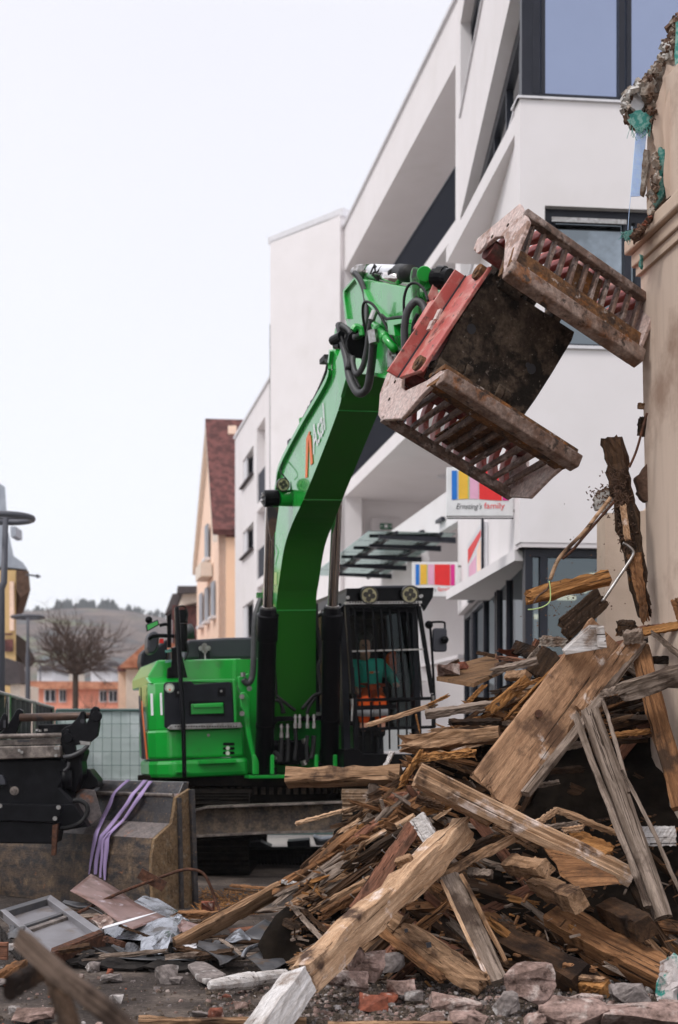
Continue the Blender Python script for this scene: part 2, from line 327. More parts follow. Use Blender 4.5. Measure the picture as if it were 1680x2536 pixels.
def tag(o, label=None, cat=None, group=None, kind=None):
    if label: o['label'] = label
    if cat: o['category'] = cat
    if group: o['group'] = group
    if kind: o['kind'] = kind
def empty(name, M, label, cat, group=None):
    o = bpy.data.objects.new(name, None); COL.objects.link(o)
    if not isinstance(M, Matrix): M = Matrix.Translation(V(M))
    o.matrix_world = M; WM[o.name] = M; o.empty_display_size = .2
    tag(o, label, cat, group); return o
def textmb(mb, s, o, ex, ey, mi=0, shear=0.0, thick=None):
    cu = bpy.data.curves.new('lettering', 'FONT'); cu.body = s; cu.shear = shear; cu.resolution_u = 4
    ob = bpy.data.objects.new('lettering', cu); COL.objects.link(ob)
    bpy.context.view_layer.update()
    me = bpy.data.meshes.new_from_object(ob.evaluated_get(bpy.context.evaluated_depsgraph_get()))
    xs = [v.co.x for v in me.vertices]; ys = [v.co.y for v in me.vertices]
    x0, x1, y0, y1 = min(xs), max(xs), min(ys), max(ys); o, ex, ey = V(o), V(ex), V(ey)
    nrm = ex.cross(ey).normalized()*(thick or .004)
    co = [o+ex*((v.co.x-x0)/(x1-x0))+ey*((v.co.y-y0)/(y1-y0)) for v in me.vertices]
    for p in me.polygons: mb.poly([co[i]+nrm for i in p.vertices], mi)
    bpy.data.objects.remove(ob); bpy.data.curves.remove(cu); bpy.data.meshes.remove(me)
# ---------------------------------------------------------------- ground, hills
m = MB(); N = 60
def gh(x, y):
    return 0.02*noise.noise(V((x*.9, y*.9, 3)))+0.008*noise.noise(V((x*5, y*5, 1))) if abs(x) < 6 and y < 16 else 0
g0 = 0
xs = [-400, -120, -40, -15]+[-6+12*i/70 for i in range(71)]+[15, 40, 120, 400]
ys = [-40, -10]+[.5+15.5*i/90 for i in range(91)]+[20, 30, 60, 120, 250, 500, 1200]
for y in ys:
    for x in xs: m.v.append(V((x, y, gh(x, y))))
nx = len(xs)
for j in range(len(ys)-1):
    for i in range(nx-1): a = j*nx+i; m.f.append((a, a+1, a+nx+1, a+nx)); m.m.append(0)
m.build('street_ground', 'asphalt', kind='structure', origin=(0, 0, 0), smooth=True)
m = MB(); m.poly([(-60, 20.5, .012), (60, 20.5, .012), (60, 120, .012), (-60, 120, .012)]); m.poly([(-60, -30, .012), (60, -30, .012), (60, 4.0, .012), (-60, 4.0, .012)]) if False else None
mat('paving', (.38, .35, .33), .9, col2=(.33, .31, .29), scale=2); m.build('paved_street', 'paving', kind='structure', origin=(0, 0, 0))
def hill(name, y0, y1, prof, zb, mt, seed):
    m = MB(); nx_, ny = 90, 16
    for j in range(ny+1):
        t = j/ny; Y = y0+(y1-y0)*t
        for i in range(nx_+1):
            X = (-.36+.62*i/nx_)*y1*1.0
            z = prof(X/y1)*y1
            s = t*t*(3-2*t)
            m.v.append(V((X, Y, zb+s*z+ (4*noise.noise(V((X*.02, Y*.02, seed))) if 0 < t < 1 else 0))))
    for j in range(ny):
        for i in range(nx_): a = j*(nx_+1)+i; m.f.append((a, a+1, a+nx_+2, a+nx_+1)); m.m.append(0)
    n0 = len(m.v)
    return m.build(name, mt, kind='structure', origin=(0, 0, 0), smooth=True)
def ridge(a):      # tangent of elevation at lateral tangent a
    px = 840+a*F
    t = [(-400, .090), (0, .0925), (60, .0935), (140, .0950), (200, .0950), (290, .0945), (360, .0935), (430, .090), (600, .07), (900, .05), (1700, .03)]
    for (p, q), (p2, q2) in zip(t, t[1:]):
        if px <= p2: return q+(q2-q)*max(0, (px-p))/(p2-p)
    return .03
hill('wooded_hills', 320, 900, ridge, -1, 'hill', 3)
hill('nearer_hillside', 140, 330, lambda a: .047+.012*math.sin(a*40+1), -1, 'hill', 9)
m = MB()
for i in range(420):
    px = random.choice([random.uniform(-20, 440), random.uniform(-20, 440), random.uniform(120, 330)])
    a = (px-840)/F; Y = 895-random.uniform(0, 40); h = random.uniform(3.5, 7)*(1.15 if 140 < px < 285 else .62)*(.6 if math.sin(px*.11) > .5 else 1)
    b = V((a*Y, Y, ridge(a)*900-1)); k = 6
    for (z0, z1, r) in ((0, .6, .36), (.3, .85, .26), (.6, 1.0, .16)):
        c = b+V((0, 0, z0*h)); tp = b+V((0, 0, z1*h)); n_ = [c+V((math.cos(q*2*math.pi/k)*h*r, math.sin(q*2*math.pi/k)*h*r, 0)) for q in range(k)]
        for q in range(k): m.poly([n_[q], n_[(q+1) % k], tp])
m.build('conifer_forest', 'conifer', kind='stuff', label='dark conifers along the wooded ridge on the horizon')
# ---------------------------------------------------------------- modern white building
CX, CY = 2.34, 18.4
B0 = empty('modern_building', (CX, CY, 0), 'white rendered modern building with recessed loggias and dark ribbon windows', 'building')
w = MB(); dd = V((CX, 0, 0)); X0 = CX
# face along the view direction (X = 2.34, Y 18.4..28), built of bands
def wallx(y0, y1, z0, z1, t=.25, x=X0): w.box((x, y0, z0), (x+t, y1, z1))
wallx(18.46, 28, 4.1, 9.84); wallx(18.46, 28, 11.67, 13.56); wallx(27.4, 28, 9.84, 11.67)
wallx(27.4, 28, 13.56, 15.4); wallx(18.46, 28, 15.4, 16.2)
wallx(18.4, 28, 11.67, 11.9, 1.0, X0+.25)
# face along the street, curving left: c-plane
cu = V((-.1733, .9849, 0)); c0 = V((X0, 28, 0)); cn_ = V((.9849, .1733, 0)); LC = 13.35
def wc(s0, s1, z0, z1, t=.22, off=0.0, mb=None, mi=0):
    p = c0+cu*s0+cn_*off; (mb or w).prism([p+V((0, 0, z0)), c0+cu*s1+cn_*off+V((0, 0, z0)), c0+cu*s1+cn_*off+V((0, 0, z1)), p+V((0, 0, z1))], cn_*t, mi)
wc(0, LC, 14.97, 16.2); wc(0, LC, 11.62, 11.89, 2.6); wc(0, LC, 8.55, 8.9, 5.5); wc(0, LC, 5.9, 6.64)
wc(12.6, LC, 6.64, 14.97, .5); wc(0.0, .18, 8.9, 14.97, .3)
wc(0, LC, 16.03, 16.18, 6, .22); wc(0, LC, 14.99, 15.15, 2.6, .22)
wc(0, LC, 6.64, 8.55, .1, 5.4); wc(0, LC, 8.9, 15, .15, 2.6)
w.prism([c0+cu*LC+V((0, 0, 0)), c0+cu*LC+cn_*6, c0+cu*LC+cn_*6+V((0, 0, 16)), c0+cu*LC+V((0, 0, 16))], cu*.2)
w.prism([c0+cu*13.2+V((0, 0, 6.2)), c0+cu*13.2+cn_*6+V((0, 0, 6.2)), c0+cu*13.2+cn_*6+V((0, 0, 8.6)), c0+cu*13.2+V((0, 0, 8.6))], -cu*.1)
wc(3.2, LC, 2.9, 5.9, .2)
# frontal face e: from the corner to the right
ed = V((.9945, .105, 0)); en = V((-.105, .9945, 0)); e0 = V((X0, CY, 0))
def we(s0, s1, z0, z1, t=.3, off=0.0, mb=None, mi=0):
    p = e0+ed*s0+en*off; q = e0+ed*s1+en*off
    (mb or w).prism([p+V((0, 0, z0)), q+V((0, 0, z0)), q+V((0, 0, z1)), p+V((0, 0, z1))], en*t, mi)
we(0, 9, 4.1, 6.64); we(0, .33, 6.64, 8.47); we(0, 9, 8.47, 9.84); we(0, 9, 13.4, 16.2)
we(0, 9, 6.3, 6.6, 5, .3); we(0, 9, 9.5, 9.75, 5, .3); we(0, 9, 3.9, 4.05, 5, .3)
w.build('wall', 'plaster', B0, bevel=.012)
w = MB(); we(-.035, 9, 9.84, 9.87, .4, -.035); we(.3, 9, 6.62, 6.66, .3, -.04); w.box((X0-.04, 18.4, 9.84), (X0+.3, 27.3, 9.87))
w.box((X0-.04, 23.0, 13.56), (X0+.3, 27.4, 13.59)); wc(-.05, LC+.1, 16.2, 16.28, .5, -.06)
w.build('coping', 'white_trim', B0)
# loggia railings
for z0, z1 in ((11.89, 13.13), (8.9, 10.15)):
    r = MB(); wc(.1, 12.6, z1-.04, z1, .05, .10, r); wc(.1, 12.6, z0, z0+.05, .05, .10, r)
    for i in range(100):
        s = .1+12.5*i/99; wc(s, s+.028, z0+.05, z1-.04, .05, .11, r)
    wc(.1, 12.6, z0+.05, z1-.04, .01, .17, r)
    r.build('balcony_railing', 'dark_rail', B0)
# ribbon windows on the X face
def winx(y0, y1, z0, z1, posts, x=X0+.22, g='room_glass', fr=.09, blind=True):
    f = MB(); f.box((x, y0, z0), (x+.10, y1, z0+fr)); f.box((x-.02, y0, z1-fr*2.4), (x+.12, y1, z1))
    for p in posts: f.box((x-.01, p-fr/2, z0+fr), (x+.11, p+fr/2, z1-fr*2.4))
    fo = f.build('window_frame', 'dark_frame', B0)
    for a, b in zip(posts, posts[1:]):
        gm = MB(); gm.box((x+.045, a+fr/2, z0+fr), (x+.055, b-fr/2, z1-fr*2.4)); gm.build('pane', g, fo)
winx(18.62, 27.4, 9.88, 11.67, [18.68, 20.1, 21.7, 23.4, 25.2, 27.3], g='room_glass')
winx(23.0, 27.4, 13.6, 15.4, [23.05, 24.5, 26, 27.3], g='dark_glass')
f = MB(); f.box((X0+.03, 18.44, 9.87), (X0+.24, 18.64, 11.7)); f.build('corner_post', 'dark_frame', B0)
def wine(s0, s1, z0, z1, posts, off, g, fr=.09, top=.12):
    f = MB(); we(s0, s1, z0, z0+fr*.7, .12, off, f); we(s0, s1, z1-top, z1, .14, off-.01, f)
    for p, q in posts: we(p, q, z0+fr*.7, z1-top, .13, off-.005, f)
    fo = f.build('window_frame', 'dark_frame', B0)
    for (a, b), (c, d) in zip(posts, posts[1:]):
        gm = MB(); we(b, c, z0+fr*.7, z1-top, .012, off+.05, gm); gm.build('pane', g, fo)
wine(0.1, 9, 9.87, 13.4, [(.17, .27), (.29, .34), (1.32, 1.40), (1.43, 1.49), (2.5, 2.66), (3.8, 3.95), (5.2, 5.35), (8.85, 9)], .02, 'sky_glass')
wine(.33, 9, 6.66, 8.47, [(.33, .5), (1.42, 1.52), (1.57, 1.65), (2.7, 2.85), (4, 4.15), (8.85, 9)], .12, 'room_glass', top=.14)
f = MB(); we(.43, 1.43, 8.28, 8.34, .03, .03, f); f.build('shutter_rail', 'steel', B0)
# shop front, set back under the white facade
sx_ = X0+.12
f = MB()
for y in (18.75, 18.98, 20.9, 22.2, 22.45, 24.2, 26.2, 26.45, 27.9): f.box((sx_, y, .0), (sx_+.11, y+.09, 4.0))
f.box((sx_, 18.7, 3.93), (sx_+.12, 28, 4.095)); f.box((sx_, 18.7, 0), (sx_+.12, 28, .15)); f.box((sx_, 22.4, 2.1), (sx_+.1, 28, 2.19))
for s in (.1, .3, 2.2, 4.5, 7): we(s, s+.1, 0, 3.95, .12, .12, f)
we(.1, 9, 3.93, 4.095, .14, .115, f); we(.1, 9, 0, .2, .14, .115, f)
fo = f.build('shop_front_frame', 'dark_frame', B0)
g = MB(); g.box((sx_+.05, 18.8, .15), (sx_+.06, 27.95, 3.93)); g.build('pane', 'shop_glass', fo)
g = MB(); we(.2, 9, .2, 3.93, .01, .17, g); g.build('pane', 'shop_glass', fo)
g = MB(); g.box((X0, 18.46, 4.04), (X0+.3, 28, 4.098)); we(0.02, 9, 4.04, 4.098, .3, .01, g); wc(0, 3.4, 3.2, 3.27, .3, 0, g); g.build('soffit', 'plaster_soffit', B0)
# shop interior: back wall, floor, racks, lamps
g = MB(); g.box((X0+4.2, 19.5, 0), (X0+4.3, 28, 3.9)); we(1.5, 9, 0, 3.9, .1, 4.6, g); g.build('interior_wall', 'shop_wall', B0)
g = MB(); g.box((X0+.5, 19.2, 0.01), (X0+4.2, 28, .05)); g.build('interior_floor', 'roof_dark', B0)
random.seed(11)
for i in range(12):
    g = MB(); x = X0+random.uniform(.7, 2.6); y = random.uniform(19.6, 27.5); h = random.uniform(1.1, 1.7)
    g.box((x, y, .9), (x+random.uniform(.3, .8), y+random.uniform(.2, .5), .9+h*.8)); g.tube([(x+.1, y+.1, .05), (x+.1, y+.1, 1.0)], .02)
    g.build('clothes_rack', random.choice(['rose', 'white', 'ink', 'yellow_wall', 'peach_side', 'red', 'slate_blue']), B0)
for i in range(5):
    g = MB(); g.box((X0+1.2, 20+i*1.5, 3.84), (X0+1.5, 20.6+i*1.5, 3.88)); g.build('ceiling_lamp', mat('lamp_glow%d' % i, (1, .9, .7), emit=(1, .85, .6, 3)).name, B0)
# recessed downlights in the loggia soffit, emergency exit sign and door
for s, o_ in ((2.2, 1.6), (6.0, 1.6), (4.0, .9), (9, 2)):
    p = c0+cu*s+cn_*o_+V((0, 0, 8.5)); g = MB(); g.tube([p, p+V((0, 0, .07))], .19, 20); g.build('ceiling_lamp', 'white_trim', B0)
q0 = PL(ZS, 245, 380, c0+cu*13.0, cu); q1 = PL(ZS, 400, 470, c0+cu*13.0, cu)
dx = (q1-q0); dx = cn_*(cn_.dot(dx))
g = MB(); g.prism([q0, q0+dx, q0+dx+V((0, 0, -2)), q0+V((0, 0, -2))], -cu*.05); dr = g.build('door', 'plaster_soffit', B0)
a_ = PL(ZS, 292, 405, c0+cu*12.9, cu); b_ = PL(ZS, 352, 437, c0+cu*12.9, cu); dx = cn_*cn_.dot(b_-a_)
g = MB(); g.prism([a_, a_+dx, a_+dx+V((0, 0, b_.z-a_.z)), a_+V((0, 0, b_.z-a_.z))], -cu*.05); 
es = g.build('exit_sign', 'exit_green', B0)
g = MB(); hh = a_.z-b_.z; o = b_-dx+V((0, 0, 0))-cu*.055
g.prism([o+dx*.35+V((0, 0, hh*.25)), o+dx*.62+V((0, 0, hh*.25)), o+dx*.62+V((0, 0, hh*.8)), o+dx*.35+V((0, 0, hh*.8))], -cu*.004)
g.prism([o+dx*.75+V((0, 0, hh*.5)), o+dx*.93+V((0, 0, hh*.35)), o+dx*.93+V((0, 0, hh*.65))], -cu*.004)
g.prism([o+dx*.22+V((0, 0, hh*.5)), o+dx*.06+V((0, 0, hh*.35)), o+dx*.06+V((0, 0, hh*.65))], -cu*.004)
g.build('pictogram', 'white', es)
# small handles/brackets on the parapet
g = MB()
for s in (1.2, 3.0): p = c0+cu*s-cn_*.06+V((0, 0, 6.1)); g.obox(p, cu*.5, cn_*.08, V((0, 0, .07)))
g.split('bracket', 'dark_frame', B0)
# tower block and farther wing belong to the same building
w = MB(); t0 = V((0.03, 40.3, 0)); t1 = V((-2.04, 42.2, 0)); td = (t1-t0).normalized(); tn = V((td.y*-1, td.x, 0)); 
if tn.y < 0: tn = -tn
w.prism([t0, t1, t1+V((0, 0, 16.45)), t0+V((0, 0, 16.55))], tn*5)
w.build('stair_tower', 'plaster', B0)
w = MB(); w.prism([t0-td*.1+V((0, 0, 16.5)), t1+td*.1+V((0, 0, 16.4)), t1+td*.1+V((0, 0, 16.6)), t0-td*.1+V((0, 0, 16.72))], tn*.5-tn*.0); w.build('coping', 'white_trim', B0)
w = MB(); p = t1-td*.0+td*.004; w.prism([p+V((0, 0, 3)), p+tn*.3+V((0, 0, 3)), p+tn*.3+V((0, 0, 14)), p+V((0, 0, 14))], td*.02); w.build('slit_window', 'dark_frame', B0)
a0 = V((-2.08, 44, 0)); ad_ = V((-.197, .98, 0)); an = V((.98, .197, 0))
w = MB(); LA = 9.05
def wa(s0, s1, z0, z1, t=.25, off=0, mb=None, mi=0):
    p = a0+ad_*s0+an*off; q = a0+ad_*s1+an*off
    (mb or w).prism([p+V((0, 0, z0)), q+V((0, 0, z0)), q+V((0, 0, z1)), p+V((0, 0, z1))], an*t, mi)
wa(0, LA, 0, 12.9, 4, .35)
def sa(z, x, y):
    q = PL(z, x, y, a0, an); return (q-a0).dot(ad_), q.z
# floor bands projecting on the outer half, windows between
zs = [0, 2.4, 3.9, 5.2, 6.45, 8.17, 9.08, 10.70, 11.65, 12.9]
for i in range(len(zs)-1):
    if i % 2 == 0: wa(3.3, LA, zs[i], zs[i+1], .36, 0)
    else: wa(3.3, 4.1, zs[i], zs[i+1], .36, 0); wa(6.9, LA, zs[i], zs[i+1], .36, 0)
wa(0, 1.4, 0, 12.9, .36, 0); wa(1.4, 3.3, 12.0, 12.9, .36, 0)
for zt in (9.5, 6.98, 4.4): wa(1.4, 3.3, zt-.25, zt, .9, 0)
w.build('wing_wall', 'plaster', B0)
for (zl, zt) in ((10.70, 11.65), (8.17, 9.08), (5.2, 6.45), (2.4, 3.9)):
    f = MB(); wa(4.1, 6.9, zl, zt, .05, .22, f); wo = f.build('window', 'dark_frame', B0)
    f = MB(); wa(4.3, 5.5, zl+.08, zt-.08, .02, .19, f); f.build('pane', 'canopy_glass', wo)
    f = MB(); wa(6.2, 6.9, zl, zt, .06, .05, f); f.build('louvre', 'white_trim', wo)
    f = MB(); wa(4.0, 7.0, zl-.06, zl, .14, -.12, f); f.build('sill', 'roof_dark', B0)
for zt in (9.5, 6.98, 4.4):
    f = MB(); wa(1.4, 3.3, zt, zt+1.0, .04, .06, f); f.build('balcony_railing', 'dark_rail', B0)
    f = MB(); wa(1.7, 2.6, zt, zt+2.1, .04, .80, f); f.build('balcony_door', 'dark_frame', B0)
f = MB(); wa(-.1, LA+.1, 12.9, 13.0, .5, -.05, f); f.build('coping', 'white_trim', B0)
# ---------------------------------------------------------------- glass canopy over the entrance
cb = empty('glass_canopy', c0+V((0, 0, 5.5)), 'glass entrance canopy on dark steel beams projecting below the loggias', 'canopy')
for i, s in enumerate((.15, 1.35, 3.1, 4.6, 6.2)):
    g = MB(); a = c0+cu*s+V((0, 0, 5.6)); b = a-cn_*(1.5 if i else 1.55)
    g.prism([a, a+V((0, 0, -.11)), b+V((0, 0, -.06)), b], cu*.08); g.build('beam', 'dark_frame', cb)
g = MB()
for o_ in (.35, 1.25): g.bar(c0+cu*-.1-cn_*o_+V((0, 0, 5.63)), c0+cu*7.4-cn_*o_+V((0, 0, 5.63)), .06, .05)
g.build('purlin', 'dark_frame', cb)
for i, (s0, s1) in enumerate(((.15, 1.3), (1.4, 3.05), (3.15, 4.55), (4.65, 6.15), (6.25, 7.4))):
    g = MB(); a = c0+cu*s0+V((0, 0, 5.67)); b = c0+cu*s1+V((0, 0, 5.67)); g.prism([a, b, b-cn_*1.75, a-cn_*1.75], V((0, 0, .015))); g.build('glass_panel', 'canopy_glass', cb)
# ---------------------------------------------------------------- shop signs
def stripes(mb, o, ex, ez, d):
    # materials: 0 white 1 blue 2 lightblue 3 yellow 4 limegreen 5 rose 6 red 7 magenta
    xs_ = [(.075, .153, 1), (.158, .17, 2), (.178, .318, 3), (.32, .335, 4), (.345, .475, 5), (.487, .826, 6), (.838, .93, 7)]
    for a, b, mi in xs_:
        wv = lambda x: .335+.018*math.sin((x-.1)*6.5)
        n_ = 4; pts = [o+ex*(a+(b-a)*i/n_)+ez*wv(a+(b-a)*i/n_) for i in range(n_+1)]+[o+ex*b+ez*.93, o+ex*a+ez*.93]
        mb.prism([p+d for p in pts], d*.6, mi)
SM = ['white', 'blue', 'lightblue', 'yellow', 'limegreen', 'rose', 'red', 'magenta']
def sign(name, o, ex, ez, label):
    o, ex, ez = V(o), V(ex), V(ez); nn = ex.cross(ez).normalized()
    r = empty(name, o, label, 'sign', 'projecting shop signs with colour stripes')
    g = MB(); g.prism([o, o+ex, o+ex+ez, o+ez], -nn*.10); g.build('panel', 'white', r, bevel=.008)
    g = MB(); stripes(g, o, ex, ez, nn*.004); g.build('stripe_print', SM, r)
    g = MB(); textmb(g, "Ernsting's", o+ex*.14+ez*.11+nn*.003, ex*.39, ez*.15, 0, shear=.35, thick=.003); g.build('lettering', 'ink', r)
    g = MB(); textmb(g, "family", o+ex*.56+ez*.115+nn*.003, ex*.31, ez*.16, 0, thick=.003); g.build('lettering', 'red', r)
    g = MB()
    for k in (.12, .88): g.bar(o+ex+ez*k-nn*.05, o+ex*1.08+ez*k-nn*.05, .04)
    g.split('bracket', 'steel', r); return r
o = P(ZD, 1033, 1193, 18.9); ex = V((P(ZD, 1187, 1193, 18.9)-o).to_tuple()); ez = V((0, 0, (P(ZD, 1033, 1080, 18.9)-o).z))
sg = sign('projecting_sign', o, ex, ez, 'larger white shop sign with colour stripes partly hidden by the lower grapple shell')
g = MB(); g.bar(o+V((.0, .0, -.03)), o+ex+V((0, 0, -.03)), .02, .015); g.build('trim_strip', 'ink', sg)
o = P(ZD, 953, 1379, 27.2); ex = V((P(ZD, 1059, 1379, 27.2)-o).to_tuple()); ez = V((0, 0, (P(ZD, 953, 1299, 27.2)-o).z))
sign('projecting_sign', o, ex, ez, 'smaller white striped shop sign directly above the cab roof, in front of the canopy')
# poster case flat on the wall, seen edge on
r = empty('poster_case', (X0-.1, 23.5, 4), 'narrow framed poster case on the wall between the two shop signs', 'poster case')
y0, y1 = 22.3, 24.8; zt, zb_ = 4.98, 4.05
g = MB(); g.box((X0-.10, y0, zb_-.05), (X0-.005, y1, zt)); g.build('case', 'white_trim', r)
g = MB(); g.box((X0-.11, y0-.02, zb_-.05), (X0-.07, y0, zt+.05)); g.box((X0-.105, y0-.02, zb_-.09), (X0-.01, y1, zb_-.05)); g.build('frame', 'dark_frame', r)
g = MB(); x = X0-.103; g.poly([(x, y0+.15, zt-.1), (x, y1-.1, zt-.1), (x, y1-.1, zt-.35), (x, y0+.15, zt-.2)], 0); g.poly([(x, y0+.9, zt-.4), (x, y1-.3, zt-.42), (x, y1-.3, zb_+.1), (x, y0+.9, zb_+.1)], 1)
g.poly([(x, y0+.15, zt-.25), (x, y0+.75, zt-.35), (x, y0+.75, zb_+.1), (x, y0+.15, zb_+.1)], 2); g.build('poster', ['red', 'rose', 'peach_side'], r)
# ---------------------------------------------------------------- peach house
def house_q(r, name, pts, ex, mt): g = MB(); g.prism(pts, ex); return g.build(name, mt, r)
ph = empty('peach_house', (-5.5, 62, 0), 'tall peach gabled house with steep brown tiled roof', 'house')
A = P(ZD, 492, 1236, 59); Rr = P(ZD, 475, 980, 63.5); Bk = P(ZD, 445, 1312, 68)
ridge2 = P(ZD, 560, 980, 63.5); eave2 = P(ZD, 560, 1236, 59); sd2 = V((1, .12, 0))
g = MB(); g.prism([A, A+sd2*9, Rr+sd2*9, Rr], V((0, -.1, .22))); rf = g.build('roof', 'roof_brown', ph)
g = MB(); g.prism([Rr, Rr+sd2*9, Bk+sd2*9, Bk], V((0, .1, .22))); g.build('roof', 'roof_brown', ph)
random.seed(3)
a1 = V((A.x+.22, A.y+.3, 0)); b1 = V((Bk.x+.25, Bk.y-.3, 0))
g = MB(); g.prism([a1, b1, V((b1.x, b1.y, Bk.z+.1)), V((Rr.x+.25, Rr.y, Rr.z-.1)), V((a1.x, a1.y, A.z-.05))], sd2*.3); wl = g.build('gable_wall', 'peach_side', ph)
g = MB(); g.prism([a1, a1+sd2*6, a1+sd2*6+V((0, 0, A.z-.05)), a1+V((0, 0, A.z-.05))], V((0, .3, 0))); g.build('wall', 'peach', ph)
g = MB(); g.prism([V((Rr.x, Rr.y, Rr.z)), V((Bk.x, Bk.y, Bk.z)), V((Bk.x, Bk.y, Bk.z-.35)), V((Rr.x, Rr.y, Rr.z-.35))], sd2*.25); g.prism([Rr, A, A-V((0, 0, .3)), Rr-V((0, 0, .3))], sd2*.2); g.build('bargeboard', 'cream', ph)
gd = (b1-a1).normalized(); gn = V((gd.y, -gd.x, 0)); gn = gn if gn.x < 0 else -gn
for zz in (2.2, 5.0, 7.8, 10.6):
    for t in (.22, .5, .78):
        if zz > 9 and t != .5: continue
        p = a1+(b1-a1)*t+V((0, 0, zz)); g = MB(); g.obox(p+gn*.02, gd*1.0, gn*.08, V((0, 0, 1.5))); wd = g.build('window', 'slate_blue', ph)
        g = MB(); g.obox(p+gn*.05-V((0, 0, .8)), gd*1.2, gn*.25, V((0, 0, .12))); g.build('sill', 'white_trim', wd)
for t, zz in ((.45, 9.2), (.45, 3.4)):
    p = a1+(b1-a1)*t+V((0, 0, zz)); g = MB(); g.obox(p+gn*.2, gd*2.2, gn*.5, V((0, 0, .6))); g.build('balcony', 'cream', ph)
for p in (P(ZN, 410, 380, 61),): g = MB(); g.obox(p, V((.35, 0, 0)), V((0, .3, 0)), V((0, 0, .35))); g.build('roof_vent', 'peach_side', ph)
# brown porch house behind
bh = empty('porch_house', P(ZD, 420, 1500, 72), 'small dark roofed house between the hills and the peach house', 'house')
g = MB(); g.prism([P(ZF, 1015, 625, 72), P(ZF, 1140, 625, 72), P(ZF, 1140, 660, 72), P(ZF, 1010, 668, 72)], V((0, 6, 0))); g.prism([P(ZF, 985, 670, 74), P(ZF, 1040, 665, 74), P(ZF, 1010, 740, 74), P(ZF, 940, 790, 76)], V((0, 6, 0))); g.build('roof', 'roof_dark', bh)
g = MB(); g.prism([P(ZF, 1050, 660, 72.5), P(ZF, 1140, 660, 72.5), P(ZF, 1140, 710, 72.5), P(ZF, 1020, 740, 72.5)], V((0, 5, 0))); g.build('gable', 'cream', bh)
g = MB(); a = P(ZF, 985, 735, 73); b = P(ZF, 1150, 735, 73); g.prism([a, b, V((b.x, b.y, 0)), V((a.x, a.y, 0))], V((0, 5, 0))); g.build('wall', 'roof_brown', bh)
# ---------------------------------------------------------------- left town house
lh = empty('corner_house', (-11.5, 50, 0), 'old yellow house with slate mansard roof at the left end of the street', 'house')
f0 = V((-11.7, 50, 0)); fd = V((-.12, 1, 0)).normalized(); q = lambda zz, x, y, Y=50: P(zz, x, y, Y)
g = MB(); e1_ = q(ZF, 92, 535); g.prism([V((e1_.x, 50, 0)), V((e1_.x-9, 50, 0)), V((e1_.x-9, 50, e1_.z)), V((e1_.x, 50, e1_.z))], V((-2.4, 9, 0))); wl = g.build('wall', 'yellow_wall', lh)
g = MB(); g.prism([q(ZF, 30, 60), q(ZF, 0, 40), q(ZF, -700, 0), q(ZF, -700, 505), q(ZF, 10, 515), q(ZF, 160, 532), q(ZF, 130, 490), q(ZF, 80, 455), q(ZF, 45, 300)], V((-2.6, 9, 0))); g.build('roof', 'slate_blue', lh)
g = MB(); g.prism([q(ZF, 95, 535, 49.5), q(ZF, 165, 540, 49.5), q(ZF, 175, 650, 49.5), q(ZF, 120, 690, 49.5), q(ZF, 95, 640, 49.5)], V((-2.0, 8, 0))); g.build('eave_box', 'clay_brown', lh)
for (x0_, y0_, x1_, y1_) in ((55, 600, 80, 880), (20, 895, 70, 905), (25, 930, 75, 1000)):
    g = MB(); g.prism([q(ZF, x0_, y0_, 49.9), q(ZF, x1_, y0_, 49.9), q(ZF, x1_, y1_, 49.9), q(ZF, x0_, y1_, 49.9)], V((0, .05, 0))); g.build('moulding', 'peach_side' if y1_ < 890 else 'roof_brown', lh)
g = MB(); g.prism([q(ZF, 60, 285), q(ZF, 90, 285), q(ZF, 92, 340), q(ZF, 62, 345)], V((0, 1, 0))); g.split('chimney', 'slate_blue', lh)
g = MB(); g.bar(q(ZF, 150, 560, 49), q(ZF, 232, 572, 49), .06); g.bar(q(ZF, 215, 560, 49), q(ZF, 215, 580, 49), .08); g.build('gutter_arm', 'lamp_pole', lh)
g = MB(); g.prism([q(ZF, 95, 900, 52), q(ZF, 150, 940, 52), q(ZF, 205, 1050, 52), q(ZF, 130, 1060, 52), q(ZF, 90, 1000, 52)], V((-1.0, 4, 0))); g.prism([q(ZF, 15, 1030, 48), q(ZF, 100, 1060, 48), q(ZF, 120, 1180, 48), q(ZF, 15, 1190, 48)], V((0, 1.0, 0))); g.split('porch_roof', 'roof_dark', lh)
g = MB(); a = q(ZF, 60, 1185, 48.3); b = q(ZF, 115, 1185, 48.3); g.prism([a, b, V((b.x, b.y, 0)), V((a.x, a.y, 0))], V((0, 3, 0))); g.build('porch', 'cream', lh)
